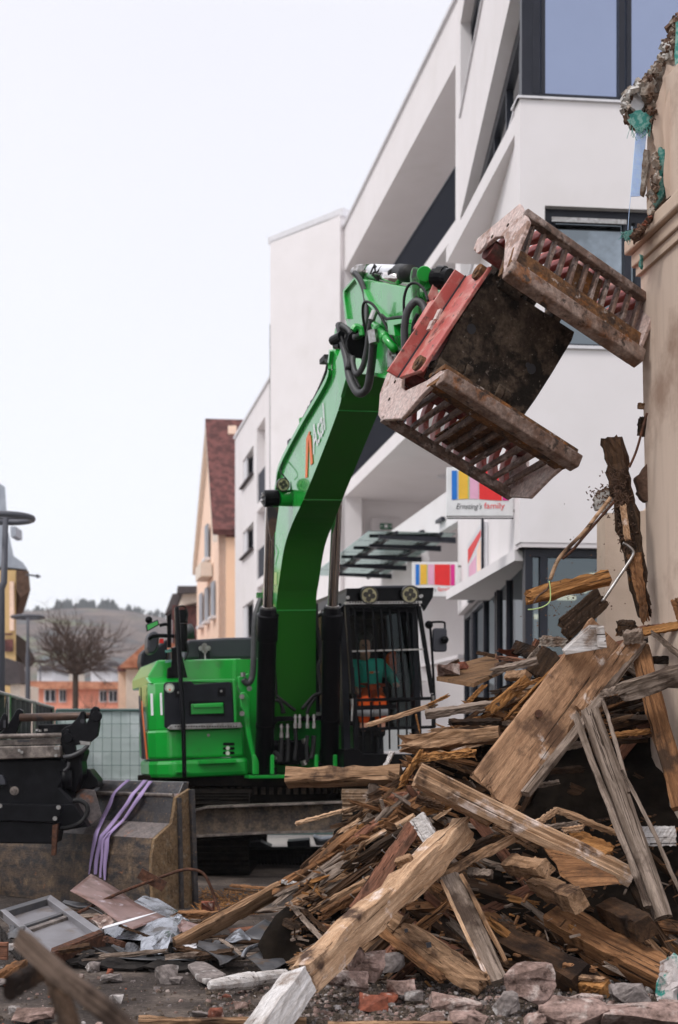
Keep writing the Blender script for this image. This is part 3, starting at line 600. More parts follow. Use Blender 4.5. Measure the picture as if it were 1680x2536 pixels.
# ---------------------------------------------------------------- far houses
def farhouse(name, label, x0, x1, yt, Y, D, wm, rm_, rpts=None, wins=()):
    r = empty(name, P(ZF, (x0+x1)/2, 1330, Y), label, 'house'); r.location.z = 0
    WM[r.name] = Matrix.Translation(r.location); r.matrix_world = WM[r.name]
    a = P(ZF, x0, yt, Y); b = P(ZF, x1, yt, Y)
    g = MB(); g.prism([V((a.x, Y, 0)), V((b.x, Y, 0)), b, a], V((0, D, 0))); g.build('wall', wm, r)
    if rpts: g = MB(); g.prism([P(ZF, *p, Y-.4) for p in rpts], V((0, D, 0))); g.build('roof', rm_, r)
    for (wx, wy, wx1, wy1) in wins:
        g = MB(); g.prism([P(ZF, wx, wy, Y), P(ZF, wx1, wy, Y), P(ZF, wx1, wy1, Y), P(ZF, wx, wy1, Y)], V((0, -.1, 0))); wo = g.build('window', 'white', r)
        g = MB()
        for k in range(2):
            u0 = wx+(wx1-wx)*(.08+.48*k); u1 = u0+(wx1-wx)*.36
            g.prism([P(ZF, u0, wy+6, Y-.1), P(ZF, u1, wy+6, Y-.1), P(ZF, u1, wy1-6, Y-.1), P(ZF, u0, wy1-6, Y-.1)], V((0, -.03, 0)))
        g.build('pane', 'dark_frame', wo)
farhouse('pink_school', 'long salmon pink building behind the bare tree', 150, 700, 1212, 80, 8, 'pink_wall', 'roof_orange', [(140, 1168), (690, 1172), (690, 1214), (140, 1214)],
         [(255, 1215, 320, 1290), (340, 1215, 380, 1290), (570, 1220, 612, 1290), (622, 1220, 672, 1290)])
farhouse('orange_house', 'cream house with hipped orange tiled roof left of the excavator', 720, 900, 1100, 62, 6, 'cream', 'roof_orange', [(680, 1085), (850, 935), (960, 935), (960, 1092), (682, 1092)])
farhouse('orange_annex', 'narrow orange walled annex with a dark eave in front of the pink building', 676, 722, 1096, 63, 5, 'peach_side', 'roof_brown', [(670, 1085), (800, 1085), (800, 1110), (672, 1112)])
for i, (x0_, x1_, yt, rr, Y, lab) in enumerate(((215, 300, 1110, 1080, 130, 'low far house with grey roof left of the bare tree'), (300, 400, 1105, 1070, 140, 'white far house behind the bare tree trunk'), (520, 640, 1110, 1075, 125, 'white far house with pale roof right of the bare tree'), (600, 690, 1085, 1060, 150, 'highest small white house at the foot of the hill'))):
    farhouse('village_house', lab, x0_, x1_, yt, Y, 8, 'cream' if i % 2 else 'white_trim', 'roof_dark', [(x0_-6, yt), ((x0_+x1_)/2-20, rr), ((x0_+x1_)/2+20, rr), (x1_+6, yt)])
# ---------------------------------------------------------------- trees
def tree(name, base, h_trunk, R_, H_, label, n1=13, seed=1, tm='bark', bm_='twig', dens=3, lean=0):
    random.seed(seed); r = empty(name, base, label, 'tree'); b = V(base)
    t = MB(); top = b+V((lean, 0, h_trunk)); t.tube([b, b+V((lean*.3, 0, h_trunk*.5)), top], [.13, .10, .09], 9); t.build('trunk', tm, r, smooth=True)
    c = MB()
    def grow(p, d, L, rad, lv):
        n = 4; pts = [p]; q = p
        for i in range(n):
            d = (d+V((random.gauss(0, .12), random.gauss(0, .12), random.gauss(.03, .1)))).normalized(); q = q+d*L/n; pts.append(q)
        c.tube(pts, [rad*(1-.55*i/n) for i in range(n+1)], 4 if lv > 1 else 6, cap=False)
        if lv >= 4: return
        for k in range(dens+(1 if lv < 2 else 0)):
            i = random.randint(2, n); dd_ = (d+V((random.gauss(0, .55), random.gauss(0, .55), random.gauss(.12, .4)))).normalized()
            grow(pts[i], dd_, L*random.uniform(.5, .8), rad*.5, lv+1)
    for k in range(n1):
        ph_ = 2*math.pi*k/n1+random.uniform(-.3, .3); elv = random.uniform(.1, 1.5)
        d = V((math.cos(ph_)*math.cos(elv), math.sin(ph_)*math.cos(elv), math.sin(elv)))
        grow(top-V((0, 0, random.uniform(0, .3))), d, R_*random.uniform(.42, .56)*(.8+.45*math.sin(elv)), .04, 1)
    c.build('crown', bm_, r)
bp_ = P(ZF, 432, 1330, 46); tree('bare_tree', (bp_.x, 46, 0), P(ZF, 432, 1085, 46).z, 1.75, 2, 'bare pollarded street tree with a round crown of thin branches', 26, 4, dens=4)
bp_ = P(ZF, 190, 1330, 60); tree('shrubby_tree', (bp_.x, 60, 0), .8, 1.6, 2, 'low brown leafless shrub beside the second lamp post', 12, 8, dens=4)
bp_ = P(ZF, 520, 1330, 58); tree('shrubby_tree', (bp_.x, 58, 0), .9, 2.1, 2, 'brown leafless bushy tree right behind the round bare tree', 14, 9, dens=4)
# ---------------------------------------------------------------- street lamps
for px, py, rad, Y, lab in ((33, 238, .37, 22.3, 'nearest street lamp with a dark ring head at the left edge'), (160, 803, .45, 46, 'second street lamp with ring head, left of the bare tree'), (230, 1057, .45, 82, 'farthest and smallest ring street lamp')):
    p = P(ZF, px, py, Y); r = empty('street_lamp', (p.x, Y, 0), lab, 'street lamp', 'ring headed street lamps')
    off = .09 if Y < 30 else 0
    g = MB(); g.tube([(p.x-off, Y, 0), (p.x-off, Y, p.z*.78), (p.x-off*.3, Y, p.z*.8), (p.x, Y, p.z)], [.085, .08, .055, .045], 12); g.build('pole', 'lamp_pole', r, smooth=True)
    g = MB(); n = 28; c = V((p.x, Y, p.z))
    ring = [c+V((math.cos(t*2*math.pi/n)*(rad*1.12), math.sin(t*2*math.pi/n)*rad*1.12, 0)) for t in range(n+1)]
    g.tube(ring, .05, 8, cap=False); g.bar(c+V((-rad, 0, 0)), c+V((rad, 0, 0)), .04, .03); g.build('ring_head', 'lamp_pole', r, smooth=True)
# ---------------------------------------------------------------- site fences
def fence(name, pA, pB, h, label, tarp, npan, post='fence_green', wav=0.0):
    r = empty(name, (pA+pB)/2, label, 'fence'); L_ = (pB-pA).length; d = (pB-pA).normalized(); nn = V((-d.y, d.x, 0))
    for i in range(npan):
        a = pA+d*(L_*i/npan+.03); b = pA+d*(L_*(i+1)/npan-.03); g = MB()
        for q_ in (a, b): g.tube([q_, q_+V((0, 0, h))], .021, 8)
        for z in (.08, h): g.tube([a+V((0, 0, z)), b+V((0, 0, z))], .021, 8)
        f = g.build('panel_frame', post, r)
        if not wav:
            g = MB(); k = int((b-a).length/.14)
            for j in range(1, k): q_ = a+(b-a)*j/k; g.tube([q_+V((0, 0, .08))-nn*.025, q_+V((0, 0, h))-nn*.025], .004, 4, cap=False)
            for j in range(1, 9): z = .08+(h-.08)*j/9; g.tube([a+V((0, 0, z))-nn*.025, b+V((0, 0, z))-nn*.025], .004, 4, cap=False)
            g.build('wire_mesh', post, f)
        g = MB(); k = 40; i0 = 0
        for s in range(2):
            for j in range(k+1):
                q_ = a+(b-a)*j/k
                for z in range(7):
                    zz = .1+(h-.12)*z/6; am = wav if wav else .012
                    g.v.append(q_+V((0, 0, zz+(wav*.3*abs(math.sin(j*.9+i)) if z == 6 else 0)))+nn*(.03+s*.004+am*math.sin(j*.8+z*.25+i)*(1.2-z/8)))
        for j in range(k):
            for z in range(6): a_i = j*7+z; g.f.append((a_i, a_i+7, a_i+8, a_i+1)); g.m.append(0)
        g.build('tarp', tarp, f, smooth=True)
    g = MB()
    for i in range(npan+1): q_ = pA+d*(L_*i/npan); g.box((q_.x-.12, q_.y-.35, 0), (q_.x+.12, q_.y+.35, .12))
    g.split('foot_block', 'stone_grey', r)
def gxy(z, x, Y): p = P(z, x, 0, Y); return V((p.x, p.y, 0))
fence('mesh_fence', gxy(ZD, 126, 22.2), gxy(ZD, 860, 22.6), 2.03, 'green wire site fence with pale tarpaulin behind the excavator', 'fence_tarp', 2)
fence('tarp_fence', gxy(ZD, -60, 14.0), gxy(ZD, 124, 22.0), 2.06, 'site fence draped with black tarpaulin at the left', 'black_tarp', 3, 'steel', .05)
# ---------------------------------------------------------------- excavator
aa, rr = R(15.5), R(2)
ef = V((math.sin(aa), -math.cos(aa), 0)); l0 = V((math.cos(aa), math.sin(aa), 0)); zz0 = V((0, 0, 1))
el_ = l0*math.cos(rr)+zz0*math.sin(rr); ez_ = zz0*math.cos(rr)-l0*math.sin(rr)
EO = V((-.85, 18, 0))
EM = Matrix(((ef.x, el_.x, ez_.x, EO.x), (ef.y, el_.y, ez_.y, EO.y), (ef.z, el_.z, ez_.z, EO.z), (0, 0, 0, 1)))
EX = empty('excavator', EM, 'bright green tracked excavator with raised boom and black caged cab', 'excavator')
def U(z, x, y, u): return PL(z, x, y, EO+ef*u, ef)         # point on machine plane (distance forward = u)
def S(z, x, y, v): return PL(z, x, y, EO+el_*v, el_)       # point on machine plane (distance to its left = v)
def pu(z, pts, u, dep, mb=None, mi=0): mb = mb or MB(); return mb.prism([U(z, x, y, u) for x, y in pts], -ef*dep, mi)
def ps(z, pts, v, wd, mb=None, mi=0): mb = mb or MB(); return mb.prism([S(z, x, y, v) for x, y in pts], el_*wd, mi)
def rnd(x0, y0, x1, y1, r, n=4):
    o = []
    for cx, cy, a0 in ((x1-r, y0+r, -90), (x1-r, y1-r, 0), (x0+r, y1-r, 90), (x0+r, y0+r, 180)):
        for k in range(n+1): t = R(a0+90*k/n); o.append((cx+r*math.cos(t), cy+r*math.sin(t)))
    return o
# boom: box section following the banana curve
VB = -.25
Bl = [(668, 1790), (672, 1764), (684, 1512), (692, 1437), (705, 1354), (725, 1295), (752, 1237), (800, 1118), (838, 1016), (848, 975), (862, 925)]
Al = [(612, 1790), (632, 1764), (652, 1512), (664, 1437), (676, 1290), (690, 1205), (700, 1152), (752, 1052), (815, 943), (822, 900), (826, 868)]
Wd = [.56, .54, .47, .465, .46, .455, .42, .40, .40, .40, .40]
ident = zm(0, 0, 1)
g = MB(); n = len(Bl)
secs = []
for (b, a, wd) in zip(Bl, Al, Wd):
    pb = S(ident, *b, VB); pa = S(ident, *a, VB); secs.append((pa, pb, pb+el_*wd, pa+el_*wd))
fine = []
for i in range(n-1):
    for k in range(4):
        t = k/4; pv = secs[max(i-1, 0)]; nx2 = secs[min(i+2, n-1)]
        fine.append(tuple(.5*(2*secs[i][q]+(secs[i+1][q]-pv[q])*t+(2*pv[q]-5*secs[i][q]+4*secs[i+1][q]-nx2[q])*t*t+(3*secs[i][q]-pv[q]-3*secs[i+1][q]+nx2[q])*t**3) for q in range(4)))
fine.append(secs[-1])
def loft(g, fine, q0, q1, q2, q3, mi):
    pass
i0 = 0
for s in fine: g.v += list(s)
for i in range(len(fine)-1):
    for q in range(4):
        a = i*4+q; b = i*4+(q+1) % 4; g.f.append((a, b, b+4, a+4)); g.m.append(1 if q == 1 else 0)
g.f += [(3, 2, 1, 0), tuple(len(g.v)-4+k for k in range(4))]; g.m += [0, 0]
boom = g.build('boom', ['green_boom', 'green_shaded'], EX, bevel=.006)
# flange along the upper edge and weld lines on the underside
g = MB()
for i in range(len(fine)-1):
    a, b = fine[i][0], fine[i+1][0]
    if i > 6: g.bar(a-el_*.02, b-el_*.02, .035, .05)
g.build('flange', 'green_paint', boom)
g = MB()
for i in (8, 24, 32): s = fine[i]; d = (s[1]-s[0]).normalized()*.004; g.tube([s[1]+d, s[2]+d], .006, 6)
g.build('weld_seam', 'green_paint', boom)
# lettering and logo on the side plate
d_ = -el_*.004
o = S(ZB, 432, 1530, VB); ex1 = S(ZB, 524, 1330, VB)-o; ey1 = S(ZB, 420, 1322, VB)-o
g = MB(); textmb(g, 'Asal', o+d_, ex1, ey1, 0, thick=.006); 
for v in g.v: pass
g.build('lettering', 'white', boom)
g = MB(); g.prism([S(ZB, x, y, VB)+d_*2 for x, y in ((370, 1705), (378, 1400), (400, 1343), (408, 1345), (394, 1420), (386, 1700))], -d_)
g.prism([S(ZB, x, y, VB)+d_*2.2 for x, y in ((396, 1375), (412, 1372), (429, 1590), (412, 1607))], -d_); g.build('logo', 'orange', boom)
# boom head ears, pins
g = MB(); ps(ZB, [(600, 800), (640, 700), (665, 700), (690, 900), (640, 1080), (615, 950)], VB-.03, .035, g); g.build('side_plate', 'green_paint', boom, bevel=.004)
g = MB(); ps(ZB, [(580, 640), (598, 540), (615, 545), (600, 640), (605, 800), (575, 860)], VB+.02, .05, g); g.build('hose_guard', 'green_paint', boom)
g = MB(); q = S(ZB, 190, 1870, VB); q0 = U(ZB, 60, 1868, 2.95)
pc = S(ident, 735, 1222, VB); g = MB()
cl = U(ZK, 915, 330, 1.9)
# lift cylinder pins: boss on each side of the boom
PB = S(ident, 722, 1226, VB); fwd = (PB-EO).dot(ef)
bl = U(ZB, 95, 1868, fwd); bm_ = U(ZB, 300, 1868, fwd); br = bm_+el_*.7; 
g = MB(); g.tube([U(ZB, 150, 1862, fwd), U(ZB, 340, 1858, fwd-.1)], [.085, .10], 20); g.build('pin_boss', 'green_paint', boom, smooth=False)
g = MB(); g.tube([U(ZB, 42, 1865, fwd), U(ZB, 155, 1862, fwd)], .092, 22); 
hub = g.build('cylinder_eye', 'black_metal', EX, bevel=.01)
g = MB()
for k in range(6): t = k*math.pi/3; p = U(ZB, 40, 1865, fwd)+ez_*.05*math.cos(t)+ef*.05*math.sin(t); g.tube([p, p-el_*.02], .012, 6)
g.split('bolt', 'steel', hub)
# lift cylinders
def cyl(top, joint, bot, rb, rr_, fork):
    g = MB(); ax = (top-bot).normalized(); g.tube([bot, joint-ax*.32, joint-ax*.32, joint-ax*.02], [rb, rb, rb*1.13, rb*1.13], 24)
    g.tube([joint-ax*.02, joint-ax*.01, joint+ax*.06], [rb*1.2, rb*.95, rb*.9], 24)
    b = g.build('lift_cylinder', 'black_metal', EX, smooth=False, bevel=.004)
    for p in b.data.polygons: p.use_smooth = len(p.vertices) == 4
    g = MB(); g.tube([joint, top], rr_, 20, cap=False); r_ = g.build('rod', 'chrome', b, smooth=True)
    g = MB(); g.tube([joint+ax*.055, joint+ax*.075], rr_*1.25, 20); g.build('wiper_seal', 'steel', b)
    g = MB(); g.tube([bot+ax*.05, bot-ax*.12], [rb*.95, rb*.75], 16); g.tube([bot-ax*.06-el_*.14, bot-ax*.06+el_*.14], .05, 14)
    g.build('base_eye', 'black_metal', b)
    for t in (.28,): c_ = bot+(joint-bot)*t; g = MB(); g.tube([c_-ax*.02, c_+ax*.02], rb*1.04, 24); g.build('clamp_band', 'black_metal', b)
    return ax
tp1 = U(ZB, 98, 1880, fwd); j1 = U(ZK, 918, 325, 2.1); b1_ = U(ZK, 893, 1375, 1.42)
cyl(tp1, j1, b1_, .106, .058, 1)
tp2 = U(ident, 838, 1200, fwd); j2 = U(ZK, 1357, 318, 2.1); b2_ = U(ZK, 1338, 1330, 1.42)
cyl(tp2, j2, b2_, .106, .058, 1)
g = MB(); pt = U(ident, 838, 1200, fwd); g.tube([pt-el_*.16, pt+el_*.07], .09, 20); g.build('cylinder_eye', 'black_metal', EX)
# rod guard (dark stained wedge below the left eye)
g = MB(); g.prism([U(ZB, x, y, fwd+.075) for x, y in ((70, 1930), (160, 1930), (135, 2120), (100, 2190), (80, 2080))], -ef*.03); g.build('rod_guard', 'pin_brown', EX)
# work light on the boom
def lamp(c, ax, r, name='work_light', parent=EX):
    g = MB(); g.tube([c-ax*.07, c-ax*.03, c+ax*.015], [r*.6, r, r], 22); o = g.build(name, 'black_metal', parent)
    g = MB(); g.tube([c+ax*.005, c+ax*.02], [r*.86, r*.84], 22); l_ = g.build('lens', 'lens', o)
    g = MB(); s1 = ax.orthogonal().normalized(); s2 = ax.cross(s1)
    g.tube([c+ax*.018+(s1*math.cos(t*math.pi/10)+s2*math.sin(t*math.pi/10))*r*.93 for t in range(21)], r*.09, 6)
    for k in range(4): t = k*math.pi/2+.6; p = c+(s1*math.cos(t)+s2*math.sin(t))*r*.40; g.tube([p+ax*.02, p+ax*.026], r*.3, 10)
    g.build('lens_ring', 'lens_ring', o); return o
fa = (ef+V((0, -.0, -.12))).normalized()
lamp(U(ZB, 192, 1758, fwd+.1), fa, .07)
g = MB(); g.bar(U(ZB, 190, 1812, fwd+.08), U(ZB, 262, 1800, fwd+.0), .03, .012); g.bar(U(ZB, 258, 1800, fwd), U(ZB, 262, 1735, fwd), .03, .012)
g.curve([U(ZB, 225, 1720, fwd), U(ZB, 200, 1690, fwd), U(ZB, 172, 1650, fwd-.1), U(ZB, 190, 1580, fwd-.2)], .007); g.split('lamp_bracket', 'black_metal', EX)
g = MB(); g.obox(U(ZB, 285, 1760, fwd-.1), el_*.06, ef*.06, ez_*.12); g.tube([S(ZB, 340, 1245, VB+.1), S(ZB, 345, 1300, VB+.1)], .035, 12); g.build('hose_clamp', 'green_paint', EX)
g = MB(); g.obox(S(ZB, 245, 1425, VB+.12), el_*.03, ef*.12, ez_*.05)
for x, y in ((405, 1160), (428, 1115), (385, 1215), (350, 1290)): g.obox(S(ZB, x, y, VB+.15), el_*.05, ef*.08, ez_*.035)
g.split('pipe_bracket', 'black_metal', EX)
g = MB(); g.curve([S(ZB, 530, 790, VB+.1), S(ZB, 545, 830, VB+.1), S(ZB, 505, 950, VB+.1), S(ZB, 440, 1090, VB+.12), S(ZB, 330, 1290, VB+.15), S(ZB, 200, 1560, VB+.16)], .022)
g.curve([S(ZB, 548, 790, VB+.2), S(ZB, 520, 930, VB+.2), S(ZB, 460, 1060, VB+.2)], .022); g.obox(S(ZB, 525, 785, VB+.12), el_*.08, ef*.2, ez_*.05); g.build('hydraulic_pipe', 'black_rubber', EX)
g = MB(); g.curve([S(ZN, 722, 1235, VB)-el_*.02, S(ZN, 740, 1290, VB)-el_*.02, S(ZN, 722, 1380, VB)-el_*.02, S(ZN, 728, 1440, VB)-el_*.02], .006); g.build('grease_line', 'green_paint', EX)
g = MB(); ps(ZN, [(716, 1440), (741, 1440), (741, 1530), (716, 1530)], VB-.006, .005, g); g.build('reflector', 'limegreen', boom)
# stick
VS = -.19
stick_pts = [(742, 148), (655, 250), (652, 300), (672, 470), (725, 640), (800, 860), (890, 912), (1000, 938), (1150, 900), (1245, 860), (1250, 600), (1235, 350), (1190, 250), (1150, 220), (862, 165), (845, 300)]
st = MB(); ps(ZB, [(742, 148), (655, 250), (652, 300), (672, 470), (725, 640), (800, 800), (890, 905), (1000, 932), (1245, 870), (1245, 300), (1180, 225), (870, 170)], VS, .38, st)
stick = st.build('stick', 'green_boom', EX, bevel=.012)
g = MB(); ps(ZB, [(742, 150), (770, 140), (860, 330), (1120, 590), (1120, 620), (850, 362)], VS-.03, .04, g); ps(ZB, [(890, 885), (1000, 908), (1000, 938), (888, 912)], VS-.04, .05, g)
ps(ZB, [(655, 248), (742, 148), (752, 158), (668, 256), (668, 300), (690, 470), (678, 472)], VS-.03, .04, g); ps(ZB, [(1000, 480), (1120, 470), (1130, 500), (1050, 520), (1060, 600), (1010, 590)], VS-.08, .09, g)
g.build('stiffener', 'green_paint', stick, bevel=.004)
g = MB(); a_ = S(ZB, 905, 520, VS-.06); b_ = S(ZB, 1055, 700, VS-.06); g.tube([a_, b_], .035, 12); g.tube([S(ZB, 920, 540, VS-.06), S(ZB, 940, 565, VS-.06)], .045, 12); g.tube([S(ZB, 970, 600, VS-.06), S(ZB, 990, 622, VS-.06)], .045, 12); g.build('steel_pipe', 'green_paint', stick, smooth=True)
# bucket cylinder along the stick, link and lever
g = MB(); a_ = P(ZB, 872, 102, 12.9); b_ = P(ZB, 1190, 118, 11.7); g.tube([a_, a_+(b_-a_)*.04, b_-(b_-a_)*.25], [.04, .066, .066], 22); bc = g.build('bucket_cylinder', 'white_cover', EX, smooth=True)
g = MB(); g.tube([a_+(b_-a_)*.72, b_], [.075, .07], 20); g.ball(b_-(b_-a_)*.10, .085, 12, sc=(1, 1, .8)); g.ball(b_-(b_-a_)*.30, .08, 10, sc=(1.2, 1, .6)); g.build('torn_cover', 'black_rubber', bc, smooth=True)
g = MB(); g.tube([P(ZB, 905, 112, 12.7), P(ZB, 1090, 160, 11.9)], .045, 14); g.tube([P(ZB, 800, 104, 12.9), P(ZB, 900, 110, 12.7)], .024, 10); g.build('rod', 'chrome', bc, smooth=True)
g = MB(); g.curve([P(ZB, 900, 50, 12.55), P(ZB, 930, 90, 12.5), P(ZB, 890, 120, 12.5), P(ZB, 940, 180, 12.5)], .01); g.curve([P(ZB, 960, 60, 12.4), P(ZB, 915, 110, 12.4), P(ZB, 900, 60, 12.4), P(ZB, 870, 120, 12.4)], .008); g.build('wire', 'black_rubber', bc)
g = MB(); g.tube([P(ZB, 780, 105, 12.9), P(ZB, 812, 106, 12.85)], .07, 8); g.tube([P(ZB, 745, 105, 12.95), P(ZB, 780, 105, 12.9)], .045, 10); g.split('hose_fitting', 'steel', bc)
g = MB(); g.prism([P(ZB, x, y, 12.85) for x, y in ((820, 70), (835, 45), (860, 45), (872, 75), (870, 200), (930, 215), (960, 240), (900, 260), (850, 230), (825, 160))], V((0, .12, 0))); g.build('cylinder_bracket', 'green_worn', stick)
g = MB()
g.prism([P(ZB, x, y, 11.25) for x, y in ((1185, 100), (1200, 68), (1240, 68), (1258, 110), (1255, 250), (1245, 500), (1230, 880), (1175, 870), (1195, 560), (1200, 300))], V((0, .16, 0)))
g.build('lever_arm', 'green_worn', EX, bevel=.008)
g = MB(); g.prism([P(ZB, x, y, 11.1) for x, y in ((1255, 95), (1330, 100), (1372, 120), (1370, 190), (1300, 260), (1285, 230), (1320, 165), (1255, 170))], V((0, .2, 0))); g.tube([P(ZB, 1290, 120, 11.0), P(ZB, 1290, 120, 11.5)], .06, 16)
g.prism([P(ZB, x, y, 11.0) for x, y in ((1480, 100), (1545, 95), (1530, 130), (1480, 190))], V((0, .2, 0))); g.build('tipping_link', 'green_paint', EX, bevel=.006)
g = MB(); g.tube([P(ZB, 1370, 150, 11.0), P(ZB, 1490, 155, 10.9)], [.075, .075], 18); g.tube([P(ZB, 1400, 150, 10.98), P(ZB, 1450, 152, 10.95)], .09, 18); g.build('link_pin', 'black_metal', EX)
g = MB(); g.prism([P(ZB, x, y, 11.2) for x, y in ((1110, 510), (1205, 510), (1205, 590), (1112, 590))], V((0, .15, 0))); g.build('hose_clamp', 'green_paint', EX, bevel=.006)
# hoses round the boom tip
def hose(z, pts, Y, r, mt='black_rubber', name='hydraulic_hose'):
    g = MB(); n = len(pts); yy = Y if isinstance(Y, (list, tuple)) else (Y, Y)
    g.curve([P(z, x, y, yy[0]+(yy[1]-yy[0])*i/(n-1)) for i, (x, y) in enumerate(pts)], r, 10); return g.build(name, mt, EX, smooth=True)
hose(ZB, [(745, 110), (790, 165), (828, 260), (842, 370), (836, 490), (800, 590), (740, 612)], (12.7, 12.5), .026, 'hose_grey')
hose(ZB, [(1092, 785), (1062, 670), (1000, 540), (940, 430), (880, 350), (822, 345), (812, 440), (838, 600), (852, 720)], (11.8, 12.5), .012)
hose(ZB, [(628, 515), (655, 640), (690, 790), (712, 930), (775, 1045), (845, 1010), (872, 880), (886, 760), (895, 640)], (12.9, 12.1), .036, 'hose_grey')
hose(ZB, [(645, 520), (710, 570), (738, 700), (735, 820), (765, 898), (812, 840), (845, 700), (862, 560), (890, 440)], (12.8, 12.3), .026, 'hose_grey')
hose(ZB, [(630, 510), (640, 600), (700, 760), (740, 900), (790, 1010)], (12.85, 12.5), .013)
hose(ZB, [(650, 520), (690, 640), (720, 760), (700, 860)], (12.85, 12.6), .03)
hose(ZB, [(1152, 860), (1140, 700), (1138, 520), (1165, 400), (1225, 335), (1285, 370), (1305, 460), (1300, 560)], (11.1, 10.9), .03, 'hose_grey')
hose(ZB, [(1135, 500), (1132, 320), (1165, 215), (1225, 192), (1285, 240), (1318, 330)], (11.15, 10.9), .011)
hose(ZB, [(960, 440), (1000, 470), (1060, 460), (1130, 455)], (12.1, 11.6), .014)
hose(ZB, [(1210, 860), (1200, 700), (1205, 520), (1240, 430)], (11.1, 11), .016)
for k in range(3): hose(ZB, [(1240, 520+k*18), (1270, 545+k*15), (1290, 580+k*5)], 11.0, .009)
g = MB()
for (x0, y0, x1, y1, r) in ((888, 560, 902, 660, .045), (1068, 740, 1100, 790, .018), (1075, 690, 1085, 740, .025), (880, 480, 905, 410, .03), (1050, 660, 1070, 700, .02)): g.tube([P(ZB, x0, y0, 12.05), P(ZB, x1, y1, 12.05)], r, 10)
g.obox(P(ZB, 1055, 790, 11.9), V((.11, 0, 0)), V((0, .1, 0)), V((0, 0, .14)))
for k in range(4): p = P(ZB, 1030+k*20, 730+k*28, 11.85); g.tube([p, p-V((0, .06, 0))], .02, 8)
g.split('hose_fitting', 'steel', EX)
g = MB(); g.tube([P(ZB, 580, 640, 12.9), P(ZB, 650, 600, 12.75)], .045, 12); g.tube([P(ZB, 600, 680, 12.9), P(ZB, 640, 680, 12.8)], .03, 10); g.tube([P(ZB, 760, 660, 12.9), P(ZB, 800, 660, 12.6)], .13, 18); g.split('pin_end', 'black_metal', EX)
g = MB(); g.curve([P(ZB, 735, 560, 12.5), P(ZB, 760, 530, 12.5), P(ZB, 800, 550, 12.5), P(ZB, 810, 600, 12.5)], .03); g.build('lifting_eye', 'green_paint', EX)

# ---- upper structure -------------------------------------------------
u1 = 1.30
# lower skirt and counterweight-side wall
def vz(p): q = p-EO; return q.dot(el_), q.dot(ez_)
v0, zt = vz(U(ZK, 150, 1110, u1)); v1, zb1 = vz(U(ZK, 780, 1440, u1))
def body(name, vA, vB, uF, uB, zA, zB, mt, ch=.0, bev=.02, parent=EX, chz=0):
    "box in machine space, front corner at vA cut by ch"
    pts = [(uF, vB), (uF, vA+ch), (uF-ch*.6, vA+ch*.3), (uF-ch*1.6, vA), (uF-1.3, vA+.03), (uF-2.1, vA+.20), (uF-2.9, vA+.55), (uB, vA+1.0), (uB, vB)]
    g = MB(); g.prism([EO+ef*u+el_*v+ez_*zA for u, v in pts], ez_*(zB-zA)); return g.build(name, mt, parent, bevel=bev)
zf = lambda y: vz(U(ZK, 500, y, u1))[1]; vf = lambda x, y=1200: vz(U(ZK, x, y, u1))[0]
VR = vf(128)
body('skirt', VR, vf(782), u1+.02, -2.3, zf(1442), zf(1318), 'green_paint', .22, .05)
body('side_box', VR, vf(757), u1, -2.2, zf(1312), zf(1112), 'green_paint', .20, .03)
body('side_body', VR+.02, vf(700), u1-.03, -2.2, zf(1112), zf(790), 'green_paint', .20, .03)
g = MB(); pu(ZK, [(345, 652), (447, 648), (450, 780), (372, 780)], .55, 2.2, g); pu(ZK, [(455, 648), (812, 640), (812, 790), (455, 785)], .55, 2.2, g); g.build('engine_cover', 'green_paint', EX, bevel=.012)
g = MB(); pu(ZK, [(215, 645), (120, 700), (70, 760), (50, 810), (40, 860), (60, 800), (230, 785), (235, 700)], .9, .02, g)
# sloping shoulder of the right side
g = MB(); q = lambda x, y, u: U(ZK, x, y, u)
zh = vz(U(ZK, 400, 648, .55))[1]; uh = .75
sh = [EO+ef*uh+el_*v+ez_*z for v, z in ((VR+.06, zf(800)), (VR+.06, zh-.18), (VR+.18, zh), (VR+1.2, zh), (VR+1.2, zf(800)))]
g = MB(); g.prism(sh, -ef*1.5); g.build('side_cover', 'green_paint', EX, bevel=.02)
g = MB(); g.prism([EO+ef*u+el_*(VR+.03)+ez_*z for u, z in ((uh-.02, zf(795)), (uh-.02, zh-.2), (uh+.35, zf(790)))], el_*.35); g.build('side_shoulder', 'green_paint', EX, bevel=.01)
# side doors with seam, stripes and lettering ghosts on the right flank
g = MB()
for uu, c in ((.55, 0),): g.obox(EO+ef*uu+el_*(VR-.003)+ez_*((zf(1312)+zf(800))/2), ef*.012, el_*.012, ez_*(zf(800)-zf(1300)))
g.build('door_seam', 'black_metal', EX)
g = MB()
def flank(z, pts, off=.004): return [S(z, x, y, VR)-el_*off for x, y in pts]
sp = lambda uu, z: EO+ef*uu+el_*(VR-.005)+ez_*z
g.poly([sp(.95, zf(1310)), sp(.80, zf(1310)), sp(.50, zf(900)), sp(.62, zf(900))]); g.build('stripe', 'orange', EX)
g = MB(); g.poly([sp(.78, zf(1310)), sp(.40, zf(1310)), sp(.30, zf(860)), sp(.48, zf(860))]); g.build('stripe', 'hood_grey', EX)
g = MB(); sp2 = lambda k, z: EO+ef*(u1-.32*(1-k)-.0)+el_*(VR+.20*k)+ez_*z+(-el_*.85-(-ef)*.5).normalized()*.004
for i, (k0, k1) in enumerate(((.2, .35), (.42, .5), (.55, .75))): g.poly([sp2(k0, zf(1010)), sp2(k1, zf(1010)), sp2(k1, zf(860)), sp2(k0, zf(860))])
g.build('lettering', 'white', EX)
